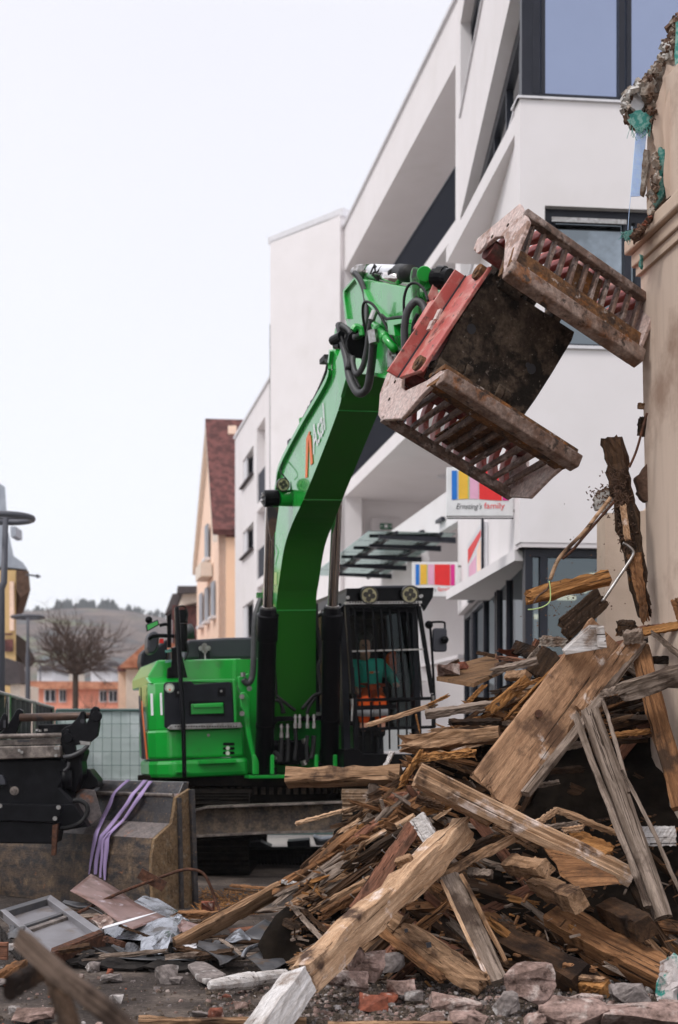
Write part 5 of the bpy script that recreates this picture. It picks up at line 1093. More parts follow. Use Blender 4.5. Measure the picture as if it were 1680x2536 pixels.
# ---------------------------------------------------------------- sorting grapple
gn_ = V((.824, .416, -.387)).normalized(); G0 = C0+ray(ZD, 1035, 860)*10.0
toc = (C0-G0).normalized(); g3 = (toc-gn_*toc.dot(gn_)).normalized(); g2 = gn_.cross(g3)
b3 = V((.42, -.90, -.083)); b3 = (b3-gn_*b3.dot(gn_)).normalized(); b2 = gn_.cross(b3)
GR = empty('sorting_grapple', Matrix.Translation(P(ZA, 780, 700, 10.6)), 'open sorting grapple with rusty slatted shells and red body on the excavator stick', 'grapple')
def GP(z, x, y, s=0.0): return PL(z, x, y, G0+gn_*s, gn_)
def shell(plate, lip, cor, tip, eA, eB, Rlip, Rcor, filled, nb):
    """plate: outline of left end plate (ZA px); lip/cor/tip key pixels; Rlip,Rcor: where the right ends sit"""
    PLt = [GP(ZA, x, y) for x, y in plate]; L0, K0, T0 = GP(ZA, *lip), GP(ZA, *cor), GP(ZA, *tip)
    # extrusion vector that lands the right end where it stands
    best = None
    for i in range(41):
        for j in range(31):
            for k in range(9):
                e = V((.78+.012*i, .46+.02*k, -.62+.012*j)); er = 0
                for p0, (tx, ty) in ((L0, Rlip), (K0, Rcor)):
                    q = p0+e-C0; px = 840+F*q.x/q.y; py = 1850-F*q.z/q.y; sxx, syy = ZD(tx, ty); er += (px-sxx)**2+(py-syy)**2
                er += 9000*(e.normalized()-gn_).length_squared*2
                if best is None or er < best[0]: best = (er, e)
    E_ = best[1]; en = E_.normalized()
    sh_ = None
    cen = sum(PLt, V())/len(PLt)
    for s_, nm in ((0, 'end_plate'), (1, 'end_plate')):
        g = MB(); off = E_*s_ - (en*.035 if s_ else V())
        g.prism([p+off for p in PLt], en*.035); ob = g.build(nm, 'grapple_bare', GR, bevel=.008)
        if s_ == 0:
            c_ = T0+(cen-T0)*.28; g = MB(); g.tube([c_-en*.012, c_+en*.01], .062, 20); g.build('boss', 'grapple_bare', ob)
            g = MB()
            for t in (.35, .75): c_ = T0+(K0-T0)*t*.8+(cen-T0)*.15; g.tube([c_-en*.004, c_+en*.004], .014, 8)
            g.split('bolt_hole', 'grapple_mud', ob)
    gdv = (K0-L0); gl = gdv.length; gd_ = gdv/gl; on = en.cross(gd_); 
    if on.dot(toc) < 0: on = -on
    # lip: grid-side plate and thick worn edge
    g = MB(); g.prism([L0+gd_*.02+on*.0, L0+gd_*.20, L0+gd_*.20+on*.03, L0+gd_*.02+on*.05], E_); g.build('lip_plate', 'grapple_rust', GR, bevel=.006)
    g = MB(); g.prism([L0-gd_*.06-on*.02, L0+gd_*.05-on*.05, L0+gd_*.07+on*.075, L0-gd_*.035+on*.075], E_+en*.02); g.build('cutting_edge', 'grapple_edge', GR, bevel=.012)
    g = MB(); g.prism([K0-gd_*.055+on*.045, K0-gd_*.055-on*.03, K0+gd_*.005-on*.03, K0+gd_*.005+on*.045], E_); g.build('outer_rail', 'grapple_slat', GR, bevel=.008)
    # ribs: slats across the grid, curved red ribs behind
    mid = (K0+T0)/2; bow = (mid-cen).normalized()*.10
    arc = []
    for k in range(9):
        t = k/8; arc.append(K0+(T0-K0)*t+bow*math.sin(t*math.pi))
    inn = [p+(cen-p).normalized()*.09 for p in arc]
    for i in range(1, nb):
        o_ = E_*(i/nb)
        g = MB(); g.prism([L0+gd_*.18+o_, K0-gd_*.04+o_, K0-gd_*.04+o_-on*.05, L0+gd_*.18+o_-on*.07], en*.024); g.build('slat', 'grapple_slat', GR, bevel=.004)
        g = MB()
        g.prism([p+o_ for p in arc]+[p+o_ for p in inn[::-1]], en*.05); g.build('rib', 'grapple_red', GR, bevel=.012)
    # back skin, red: closed except for the windows at both ends
    g = MB()
    for k in (6, 7):
        a, b = inn[k], inn[k+1]
        g.prism([a, b, b+(cen-b).normalized()*.02, a+(cen-a).normalized()*.02], E_)
    g.build('back_plate', 'grapple_inner_red', GR)
    g = MB(); q0_, q1_ = L0+gd_*.2, K0-gd_*.05
    f0_, f1_ = filled[2], filled[3]
    g.prism([q0_+E_*f0_-on*.06, q1_+E_*f0_-on*.06, q1_+E_*f1_-on*.06, q0_+E_*f1_-on*.06], -on*.02)
    g.prism([L0-on*.05, L0+gd_*.2-on*.07, L0+gd_*.2-on*.1, L0-on*.09], E_)
    g.build('web_plate', 'grapple_rust', GR)
    g = MB(); g.tube([T0+(cen-T0)*.3+en*.05, T0+(cen-T0)*.3+E_*.98], .075, 16); g.build('torsion_tube', 'grapple_inner_red', GR)
    return E_, L0, K0, T0
EA = shell([(722, 40+0), (868, 95), (905, 170), (890, 215), (842, 330), (800, 410), (795, 375), (803, 262), (795, 240), (760, 243), (690, 300), (662, 300), (680, 250)][1:] , (805, 395), (888, 130), (672, 290), 0, 0, (1473, 838), (1503, 688), (.0, 1, .42, .66), 12)
EB = shell([(345, 790), (352, 830), (345, 905), (362, 922), (460, 875), (520, 832), (545, 838), (495, 880), (430, 945), (345, 1045), (255, 1050), (243, 1030), (250, 935), (282, 845)], (528, 848), (258, 1040), (335, 800), 0, 0, (1322, 1058), (1190, 1150), (.0, 1, .36, .64), 11)
# body
bo = P(ZA, 800, 720, 10.55)
def BP(x, y, s=0.0): return PL(ZA, x, y, bo+b3*s, b3)
cor = [(745, 400), (870, 505), (1112, 662), (1100, 700), (1040, 800), (1010, 850), (940, 960), (882, 1042), (835, 1010), (700, 930), (560, 850), (475, 818), (520, 770), (560, 700), (575, 650)]
g = MB(); g.prism([BP(*p) for p in cor], -b3*.045); bpz = g.build('base_plate', 'grapple_mud', GR, bevel=.008)
g = MB(); ins = [(740, 415), (865, 515), (1085, 665), (1000, 830), (870, 1010), (720, 925), (580, 845), (500, 805), (575, 690)]
g.prism([BP(*p, -.045) for p in ins], -b3*.40); g.build('body_housing', 'grapple_red', GR, bevel=.01)
g = MB()
for x, y in ((655, 650), (920, 826), (905, 810)): c_ = BP(x, y, .003); g.tube([c_, c_+b3*.004], .038 if x != 905 else .02, 16)
g.split('plate_hole', 'ink', GR)
# red side plates
hL = -b3*.36
def edgeplate(a, b, name, ins_=0.0, mt='grapple_red'):
    A_, B_ = BP(*a, .02), BP(*b, .02); g = MB(); g.prism([A_, B_, B_+hL*.96, A_+hL*.96], (gn_*.03)); return g.build(name, mt, GR, bevel=.006)
lp = edgeplate((735, 372), (430, 832), 'side_plate')
g = MB(); A_, B_ = BP(735, 372, .02)+hL*.96, BP(430, 832, .02)+hL*.96; g.prism([A_, B_, B_-gn_*.10, A_-gn_*.10], hL*.06); g.build('top_flange', 'grapple_red', GR, bevel=.004)
g = MB(); g.bar(A_-gn_*.005+hL*.0, B_-gn_*.005, .02, .012); g.build('fold_seam', 'ink', GR)
for x, y in ((700, 390), (436, 795)): 
    c_ = BP(x, y, .0)+hL*.15; g = MB(); g.tube([c_-gn_*.012, c_+gn_*.04], [.06, .062], 20); g.tube([c_-gn_*.02, c_-gn_*.012], [.03, .03], 6); g.build('pivot_pin', 'grapple_rust', GR, bevel=.004)
g = MB()
for (x0, y0, x1, y1) in ((580, 545, 560, 590), (548, 595, 530, 635)): a = BP(x0, y0, 0)+hL*.55-gn_*.01; b = BP(x1, y1, 0)+hL*.55-gn_*.01; g.bar(a, b, .05, .02, up=gn_)
g.split('wear_strip', 'grapple_bare', lp)
g = MB(); c_ = bo-b3*.5; 
g.prism([BP(600, 470)+hL*1.04, BP(760, 560)+hL*1.04, BP(700, 700)+hL*1.04, BP(520, 600)+hL*1.04], hL*.25); g.build('rotator_housing', 'grapple_red', GR, bevel=.02)
c_ = BP(640, 620)+hL*1.25; g = MB(); g.tube([c_, c_-b3*.22], [.13, .12], 24); g.build('rotator', 'black_metal', GR, bevel=.01)
g = MB(); g.prism([P(ZA, x, y, 10.95) for x, y in ((462, 505), (490, 440), (500, 445), (510, 490), (555, 505), (520, 560), (490, 600), (455, 660), (448, 650))], V((.0, .05, 0)))
g.prism([P(ZA, x, y, 10.8) for x, y in ((488, 502), (556, 500), (548, 518), (490, 515))], V((0, .25, 0))); g.prism([P(ZA, x, y, 11.15) for x, y in ((462, 505), (490, 440), (500, 445), (510, 490), (505, 560), (455, 660))], V((0, .05, 0)))
g.build('hanger_bracket', 'grapple_red', GR, bevel=.006)
# cylinder knuckles peeping out under the body
for x, y in ((590, 825), (625, 845), (765, 930), (795, 950)):
    c_ = BP(x, y, -.05); g = MB(); g.tube([c_-gn_*.03, c_+gn_*.03], .075, 16); g.build('cylinder_knuckle', 'grapple_mud', GR, bevel=.008)
for x, y in ((770, 400), (905, 520), (1010, 600), (860, 470)):
    c_ = BP(x, y, -.10); g = MB(); g.tube([c_-gn_*.04, c_+gn_*.04], .09, 16); g.build('cylinder_knuckle', 'grapple_mud', GR, bevel=.008)
for (x, y) in ((755, 430), (470, 815)):
    g = MB(); a = BP(x, y, -.05); g.obox(a+gn_*.12, gn_*.2, b3*.16, b2*.14); g.build('hinge_block', 'grapple_mud', GR, bevel=.01)
# ---------------------------------------------------------------- ditching bucket with tiltrotator, left
BK = P(Z1, 1190, 1195, 12.45); BK = V((BK.x, BK.y, 0)); bw = V((-.75, .661, 0)); bs = V((.661, .75, 0)); bsn = bs.cross(V((0, 0, 1)))
BT = empty('excavator_bucket', BK, 'wide worn black ditching bucket standing on its lip at the left', 'bucket')
def B1(z, x, y, o=0.0): return PL(z, x, y, BK+bw*o, bw)         # on the side plate plane
prof = [B1(Z1, x, y) for x, y in ((1193, 1190), (1180, 900), (1182, 760), (1205, 618), (1335, 500), (1352, 420), (1368, 300), (1478, 228))]
prof[0].z = 0
rest = [B1(Z1, 1481, 590), B1(Z1, 1512, 1180)]; rest[1].z = 0
g = MB(); g.prism(prof+rest, bw*.04); sp_ = g.build('side_plate', 'bucket_mud', BT, bevel=.006)
g = MB(); a = B1(Z1, 1385, 300)-bw*.012; b = B1(Z1, 1405, 1180)-bw*.012; g.bar(a, b, .035, .03, up=bw); g.bar(B1(Z1, 1478, 235)-bw*.02, B1(Z1, 1510, 1185)-bw*.02, .05, .03, up=bw); g.build('side_rib', 'bucket_black', sp_)
g = MB(); 
for (x0, y0, x1, y1) in ((1305, 700, 1345, 690), (1345, 690, 1345, 800), (1345, 800, 1308, 805), (1308, 805, 1305, 700), (1315, 710, 1330, 790), (1325, 705, 1338, 785)): g.bar(B1(Z1, x0, y0)-bw*.004, B1(Z1, x1, y1)-bw*.004, .008, .006, up=bw)
g.build('embossed_mark', 'bucket_mud', sp_)
LB = 2.75
def strip(name, ids, mt, t=.03):
    g = MB()
    for i in ids:
        p, q = prof[i], prof[i+1]; nrm = (q-p).cross(bw).normalized()
        if nrm.dot(C0-p) > 0: nrm = -nrm
        g.prism([p+bw*.04, q+bw*.04, q+nrm*t+bw*.04, p+nrm*t+bw*.04], bw*LB)
    return g.build(name, mt, BT)
strip('back_sheet', [0, 1, 2], 'bucket_face'); strip('ledge', [3], 'bucket_scuffed'); strip('upper_sheet', [4, 5], 'bucket_black'); strip('shoulder', [6], 'bucket_scuffed')
g = MB(); t0_ = prof[7]+bw*.04; g.prism([t0_-bs*.10-V((0, 0, .05)), t0_-bs*.04+V((0, 0, .06)), t0_+bs*.03+V((0, 0, .06)), t0_-V((0, 0, .06))], bw*LB); g.build('top_beam', 'bucket_black', BT, bevel=.008)
g = MB(); t1_ = prof[6]+bw*.04; g.tube([t1_+V((0, 0, .02)), t1_+V((0, 0, .02))+bw*1.2], .018, 10); g.build('weld_bead', 'worn_steel', BT)
# gusset between the sheets and coupler
g = MB(); g.prism([P(Z5, x, y, 13.0) for x, y in ((1090, 1650), (1260, 1510), (1400, 1520), (1500, 1900), (1310, 2060), (1080, 1760))], V((-.1, .25, 0))); g.build('gusset', 'bucket_scuffed', BT, bevel=.01)
g = MB(); g.prism([P(Z5, x, y, 13.2) for x, y in ((1200, 1210), (1300, 1205), (1435, 1370), (1430, 1470), (1200, 1560), (1090, 1640), (1000, 1500))], V((0, .3, 0))); g.build('mount_ear', 'coupler_black', BT, bevel=.012)
# tiltrotator / quick coupler
TR = empty('tiltrotator', P(Z5, 500, 1900, 13.0), 'black tiltrotator quick coupler with open pin hooks resting on the bucket', 'quick coupler')
def t5(name, pts, Y, dep, mt, bev=.008, par=None): g = MB(); g.prism([P(Z5, x, y, Y) for x, y in pts], V((0, dep, 0))); return g.build(name, mt, par or TR, bevel=bev)
t5('hook_plate', [(880, 860), (905, 640), (955, 595), (1040, 560), (1110, 490), (1160, 420), (1190, 365), (1230, 358), (1250, 400), (1245, 500), (1265, 545), (1300, 480), (1330, 340), (1375, 292), (1415, 290), (1450, 350), (1470, 400), (1460, 560), (1430, 725), (1290, 845), (1100, 860), (1120, 1000), (960, 1010)], 12.8, .07, 'coupler_black')
t5('hook_plate', [(0, 690), (110, 570), (200, 420), (240, 340), (285, 325), (335, 355), (345, 400), (300, 500), (260, 640), (230, 700), (0, 760)], 13.0, .07, 'coupler_black')
t5('hook_plate', [(-60, 600), (0, 500), (45, 400), (85, 395), (105, 440), (110, 600), (40, 640), (-60, 700)], 12.8, .05, 'coupler_black')
g = MB(); g.tube([P(Z5, 300, 458, 13.0), P(Z5, 1170, 435, 12.95), P(Z5, 1330, 425, 12.9)], [.037, .037, .025], 18); g.build('upper_pin', 'pin_brown', TR, smooth=True)
g = MB(); g.tube([P(Z5, -80, 735, 12.75), P(Z5, 900, 715, 12.75)], .022, 14); g.build('lower_pin', 'worn_steel', TR, smooth=True)
for x, y, r in ((1000, 760, .05), (1420, 440, .05), (1425, 345, .028), (990, 660, .022)):
    c_ = P(Z5, x, y, 12.8); g = MB(); g.tube([c_, c_-V((0, .03, 0))], [r, r*.9], 20); g.build('pin_boss', 'coupler_black', TR, bevel=.004)
g = MB(); c_ = P(Z5, 1210, 510, 12.8); g.tube([c_, c_-V((0, .004, 0))], .02, 12); g.split('bolt_hole', 'ink', TR)
g = MB(); g.obox(P(Z5, 70, 550, 12.79), V((.02, 0, 0)), V((0, .01, 0)), V((0, 0, .07))); g.split('bolt_hole', 'ink', TR)
t5('frame_box', [(-80, 880), (890, 865), (888, 1040), (-80, 1075)], 12.72, .35, 'worn_steel', .01)
t5('frame_ledge', [(-80, 790), (885, 755), (895, 850), (-80, 872)], 12.78, .40, 'worn_steel', .004)
t5('slot', rnd(255, 788, 435, 812, 10), 12.70, .01, 'ink', 0)
t5('frame_back', [(560, 560), (1060, 548), (1000, 700), (560, 690)], 13.4, .1, 'coupler_black')
g = MB()
for x, y in ((820, 905), (828, 1015), (290, 940), (330, 965), (860, 905)): c_ = P(Z5, x, y, 12.7); g.tube([c_, c_-V((0, .02, 0))], .014, 8)
for x, y in ((545, 655), (590, 665), (675, 655)): c_ = P(Z5, x, y, 12.9); g.tube([c_, c_+V((0, 0, .02))], .016, 6)
g.split('bolt', 'steel', TR)
t5('rotator_body', [(-80, 1070), (880, 1040), (960, 1100), (1010, 1300), (900, 1480), (1090, 1680), (1080, 1800), (-80, 1800)], 12.82, .5, 'coupler_black', .03)
t5('tilt_cylinder_mount', [(870, 1020), (1220, 900), (1240, 960), (1195, 1100), (1215, 1300), (1090, 1560), (900, 1480), (870, 1300)], 12.95, .3, 'coupler_black', .03)
g = MB(); a = P(Z5, 960, 1230, 12.85); g.tube([a, P(Z5, 985, 1480, 12.85)], [.06, .045], 16); g.build('tilt_cylinder', 'coupler_black', TR, smooth=True)
t5('cover_plate', [(-80, 1720), (925, 1735), (845, 1995), (-80, 1960)], 12.62, .06, 'coupler_black', .006)
t5('lower_body', [(-80, 1965), (845, 2000), (780, 2310), (-80, 2300)], 12.66, .4, 'coupler_black', .01)
t5('side_web', [(925, 1735), (1090, 1720), (1290, 2060), (860, 2120), (845, 1995)], 12.8, .2, 'coupler_black', .006)
t5('rust_edge', [(770, 2040), (850, 2010), (815, 2480), (750, 2480)], 12.58, .05, 'rust', .004)
g = MB()
for x, y in ((5, 1750), (863, 1772), (810, 1935)): c_ = P(Z5, x, y, 12.62); g.tube([c_, c_-V((0, .012, 0))], .02, 12)
g.split('bolt', 'steel', TR)
g = MB(); c_ = P(Z5, 215, 1530, 12.82); g.tube([c_, c_-V((0, .012, 0))], .04, 18); g.tube([c_, c_-V((0, .035, 0))], .026, 6); g.split('bolt', 'worn_steel', TR)
g = MB(); g.curve([P(Z5, x, y, 12.75) for x, y in ((890, 2080), (1000, 2070), (1180, 2000), (1280, 1860), (1270, 1740), (1180, 1680), (1080, 1672))], .021, 10, sub=8); g.build('hydraulic_hose', 'black_rubber', TR, smooth=True)
g = MB(); g.curve([P(Z5, x, y, 12.74) for x, y in ((930, 1035), (1050, 1020), (1180, 960), (1270, 890), (1290, 840))], .02, 10); g.curve([P(Z5, x, y, 12.75) for x, y in ((1010, 1110), (1000, 1180), (940, 1240))], .014); g.build('hydraulic_hose', 'hose_grey', TR, smooth=True)
g = MB(); g.obox(P(Z5, 1260, 835, 12.74), V((.09, 0, 0)), V((0, .04, 0)), V((0, 0, .03))); g.tube([P(Z5, 1170, 808, 12.75), P(Z5, 1310, 825, 12.75)], .008, 6); g.build('hose_fitting', 'steel', TR)
t5('tank', [(-60, 1290), (40, 1298), (75, 1370), (88, 1445), (-60, 1450)], 12.78, .1, 'hood_grey', .01)
# purple lifting straps
def strap(path, w_, label, seed):
    "path: (x, y, offset in front of sheet along bs) in Z1 px"
    random.seed(seed); g = MB(); pts = []
    for (x, y, s_, wid) in path:
        o_ = BK+bs*s_; nrm = V((-bw.y, bw.x, 0)); nrm = bs-bw*bs.dot(bw); nrm.normalize()
        c = PL(Z1, x-wid*.36, y, o_, nrm); d = PL(Z1, x+wid*.36, y, o_, nrm); pts.append((c, d))
    n_ = len(pts); out = []
    for i in range(n_-1):
        for k in range(5):
            t = k/5; q = []
            for e_ in range(2):
                a, b, c, d = pts[max(i-1, 0)][e_], pts[i][e_], pts[i+1][e_], pts[min(i+2, n_-1)][e_]
                q.append(.5*(2*b+(c-a)*t+(2*a-5*b+4*c-d)*t*t+(3*b-a-3*c+d)*t**3))
            out.append(q)
    out.append(list(pts[-1])); th = V((-.1, -1, .2)).normalized()*.002
    for a, b in out: g.v += [a, b, b-th, a-th]
    for i in range(len(out)-1):
        for e_ in range(4): p = i*4+e_; q = i*4+(e_+1) % 4; g.f.append((p, q, q+4, p+4)); g.m.append(0)
    g.build('lifting_strap', 'strap_purple', None, smooth=True, label=label, cat='strap', group='purple lifting straps over the bucket')
fr = -.03
strap([(1000, 160, .36, 46), (935, 215, .30, 40), (885, 270, .22, 34), (850, 360, .19, 46), (800, 460, .16, 48), (755, 560, .02, 44), (735, 640, fr, 42), (712, 760, fr, 30), (692, 895, fr, 14)], 40, 'single left purple strap apart from the bundle, crossing the bucket ledge', 1)
strap([(1130, 162, .36, 50), (1080, 220, .30, 42), (1030, 275, .22, 46), (985, 350, .18, 44), (910, 450, .16, 48), (835, 545, .04, 50), (790, 600, fr, 46), (765, 700, fr-.005, 44), (748, 800, fr, 42), (742, 895, fr, 34)], 40, 'purple strap running through the middle of the three on the bucket', 2)
strap([(1172, 170, .37, 48), (1130, 225, .32, 40), (1085, 290, .22, 52), (1020, 385, .19, 42), (960, 470, .17, 38), (880, 545, .06, 52), (835, 600, fr, 52), (828, 700, fr-.008, 50), (815, 820, fr-.004, 40), (815, 940, fr, 22)], 40, 'rightmost twisted purple strap on the bucket with a dirty edge', 3)
strap([(850, 570, fr-.01, 30), (800, 640, fr-.012, 30), (792, 760, fr-.012, 28), (782, 860, fr-.01, 26), (780, 920, fr-.01, 24)], 30, 'short purple strap end between the two longer straps on the bucket face', 4)

# ---------------------------------------------------------------- ruined wall at the right edge
wd_ = V((.166, -1, 0)).normalized(); WF = V((2.22, 10.5, 0)); wn = V((-wd_.y*-1, 0, 0)); wn = V((1, .166, 0)).normalized()
WL = empty('ruined_wall', WF, 'beige rendered house wall with moulded cornice, torn open by demolition', 'wall')
def RW(z, x, y, o=0.0): return PL(z, x, y, WF+wn*o, wn)
g = MB(); b0 = WF+V((.12, 0, 0)); tpz = 5.05
g.prism([V((2.33, 10.5, 0)), V((2.33, 10.5, 0))+wd_*1.6, V((2.225, 10.5, tpz))+wd_*1.6, V((2.225, 10.5, tpz))], wn*.5); g.build('wall', 'beige_plaster', WL)
def rw(s0, s1, z0, z1, o0, o1, name, mt, bev=0):
    g = MB(); p = WF+wd_*s0+wn*o0; q = WF+wd_*s1+wn*o0; g.prism([p+V((0, 0, z0)), q+V((0, 0, z0)), q+V((0, 0, z1)), p+V((0, 0, z1))], wn*(o1-o0)); return g.build(name, mt, WL, bevel=bev)
rw(-.06, 1.6, 5.0, 5.10, -.045, .4, 'cornice', 'beige_trim', .01); rw(-.09, 1.6, 5.10, 5.21, -.09, .4, 'cornice', 'beige_trim', .015); rw(-.03, 1.6, 4.93, 5.0, -.02, .4, 'cornice', 'beige_trim', .004)
rw(.30, 1.6, 5.2, 6.2, .03, .5, 'upper_wall', 'beige_plaster')
random.seed(21)
def rag(pts, jit, seed, sub=4):
    random.seed(seed); o = []
    for i in range(len(pts)):
        a, b = V(pts[i]).to_2d() if len(pts[i]) > 2 else V((pts[i][0], pts[i][1])), V((pts[(i+1) % len(pts)][0], pts[(i+1) % len(pts)][1]))
        for k in range(sub):
            t = k/sub; q = a+(b-a)*t; o.append((q.x+random.uniform(-jit, jit), q.y+random.uniform(-jit, jit)))
    return o
def torn(name, pts, Y, dep, mt, jit=3, seed=1, par=WL, dy=0): g = MB(); g.prism([P(ZR, x, y, Y) for x, y in rag(pts, jit, seed)], V((.02, dep, 0))); return g.build(name, mt, par)
torn('torn_plaster', [(444, 60), (432, 80), (400, 150), (395, 180), (370, 230), (335, 275), (300, 300), (250, 325), (245, 360), (252, 400), (262, 440), (300, 470), (345, 450), (350, 480), (385, 560), (395, 640), (444, 690)], 10.25, .12, 'torn_plaster', 5, 3)
torn('torn_plaster', [(400, 235), (385, 300), (365, 380), (350, 460), (355, 520), (375, 580), (360, 640), (345, 690), (330, 760), (345, 790), (400, 740), (444, 700), (444, 250)], 10.1, .08, 'beige_plaster', 3, 5)
torn('insulation_flap', [(350, 280), (320, 300), (275, 340), (270, 390), (300, 415), (325, 380), (350, 330)], 10.15, .06, 'white_trim', 3, 9)
torn('teal_netting', [(262, 420), (300, 400), (345, 420), (345, 455), (320, 470), (290, 478), (262, 450)], 10.1, .03, 'teal_mesh', 5, 11)
torn('teal_netting', [(372, 540), (395, 545), (398, 600), (385, 640), (398, 700), (360, 760), (340, 770), (375, 700), (372, 620)], 10.05, .02, 'teal_mesh', 5, 12)
torn('teal_netting', [(436, 80), (444, 80), (444, 240), (430, 235)], 10.0, .02, 'teal_mesh', 3, 13)
torn('teal_netting', [(245, 850), (260, 845), (300, 840), (290, 862), (262, 870), (250, 885)], 10.2, .02, 'teal_mesh', 5, 14)
torn('teal_netting', [(302, 930), (310, 935), (306, 985), (300, 975)], 10.2, .02, 'teal_mesh', 2, 14)
torn('broken_edge', [(340, 780), (360, 760), (444, 700), (444, 725), (400, 760), (370, 800), (345, 805)], 10.0, .10, 'wood_rotten', 4, 15)
torn('broken_edge', [(275, 860), (300, 830), (350, 805), (352, 830), (310, 850), (285, 880)], 10.15, .10, 'clay_brown', 4, 16)
torn('broken_edge', [(345, 640), (362, 640), (368, 690), (355, 705), (345, 680)], 10.0, .05, 'clay_brown', 3, 17)
torn('broken_edge', [(388, 165), (400, 140), (440, 150), (425, 180), (395, 200)], 10.1, .1, 'clay_brown', 3, 18)
torn('broken_edge', [(235, 415), (255, 425), (262, 450), (245, 445)], 10.12, .05, 'clay_brown', 3, 19)
torn('broken_edge', [(398, 380), (405, 350), (444, 250), (444, 700), (400, 730), (390, 650), (396, 560), (385, 470)], 10.02, .04, 'beige_plaster', 2, 29)
torn('plaster_strip', [(332, 470), (362, 455), (374, 560), (370, 680), (345, 770), (330, 790), (326, 640)], 10.18, .03, 'beige_trim', 3, 77)
torn('plaster_strip', [(318, 545), (334, 550), (334, 610), (312, 720), (305, 715), (310, 620)], 10.12, .02, 'torn_plaster', 2, 20)
random.seed(55)
def crumble(mt, path, n, spread, r0, r1, Y0=10.15, nm='broken_masonry'):
    g = MB()
    for k in range(n):
        i = random.randrange(len(path)-1); t = random.random(); x = path[i][0]+(path[i+1][0]-path[i][0])*t+random.gauss(0, spread); y = path[i][1]+(path[i+1][1]-path[i][1])*t+random.gauss(0, spread)
        r_ = random.uniform(r0, r1)*(1+random.random()**3); a1 = V((random.gauss(0, 1), random.gauss(0, 1), random.gauss(0, 1))).normalized(); a2 = a1.orthogonal().normalized(); a3 = a1.cross(a2)
        g.obox(P(ZR, x, y, Y0+random.uniform(-.08, .08)), a1*r_*random.uniform(.6, 1.5), a2*r_*random.uniform(.4, 1), a3*r_*random.uniform(.3, .9))
    g.build(nm, mt, WL)
ep = [(440, 60), (425, 110), (405, 170), (380, 225), (340, 285), (300, 315), (262, 345), (250, 400)]
crumble('clay_brown', ep, 90, 5, .012, .035); crumble('torn_plaster', ep, 160, 6, .012, .04); crumble('torn_plaster', [(330, 320), (340, 380), (350, 450)], 60, 10, .02, .06); crumble('clay_brown', [(330, 300), (350, 380), (340, 440)], 40, 9, .02, .05)
ep2 = [(275, 868), (310, 835), (345, 800), (390, 765), (440, 715)]
crumble('clay_brown', ep2, 110, 5, .012, .032, 10.05); crumble('brick_red', ep2, 14, 4, .01, .022, 10.0); crumble('torn_plaster', [(362, 560), (368, 650), (355, 700), (350, 780)], 70, 6, .012, .035, 10.05)
crumble('torn_plaster', [(1, 1), (1, 1)], 1, 0, .001, .002) if False else None
# blue glass-fibre mesh hanging down
g = MB(); A_ = [P(ZR, x, y, 10.13) for x, y in ((292, 470), (328, 472), (305, 718), (270, 720))]
for k in range(9): t = k/8; g.tube([A_[0]+(A_[1]-A_[0])*t, A_[3]+(A_[2]-A_[3])*t], .0035, 4, cap=False)
for k in range(46): t = k/45; g.tube([A_[0]+(A_[3]-A_[0])*t, A_[1]+(A_[2]-A_[1])*t], .0028, 4, cap=False)
g.curve([A_[3], A_[3]+V((-.01, 0, -.1)), A_[3]+V((-.02, 0, -.24))], .002); g.build('blue_mesh_strip', 'blue_mesh', WL)
g = MB()
for k in range(26):
    p = P(ZR, random.uniform(245, 300), random.uniform(845, 865), 10.18); g.curve([p, p+V((random.uniform(-.05, .02), 0, random.uniform(-.03, .01))), p+V((random.uniform(-.09, .03), 0, random.uniform(-.07, -.01)))], .0018, 4, sub=3)
for k in range(20):
    p = P(ZR, random.uniform(262, 345), random.uniform(455, 475), 10.08); g.curve([p, p+V((random.uniform(-.02, .02), 0, -.03)), p+V((random.uniform(-.03, .03), 0, random.uniform(-.10, -.04)))], .0018, 4, sub=3)
g.build('frayed_threads', 'teal_mesh', WL)
# lower garden wall stub behind, with clay edge
g = MB(); Y = 12.6; a = P(ZR, 176, 1900, Y); b = P(ZR, 360, 1900, Y)
g.prism([V((a.x, Y, 0)), V((b.x+.5, Y, 0)), P(ZR, 430, 1760, Y), P(ZR, 345, 1850, Y), P(ZR, 330, 1870, Y), P(ZR, 240, 1880, Y), P(ZR, 176, 1880, Y)], V((0, .4, 0)))
g.build('wall_stub', 'beige_trim', label='lower beige wall stub standing behind the hanging dark timber', cat='wall')
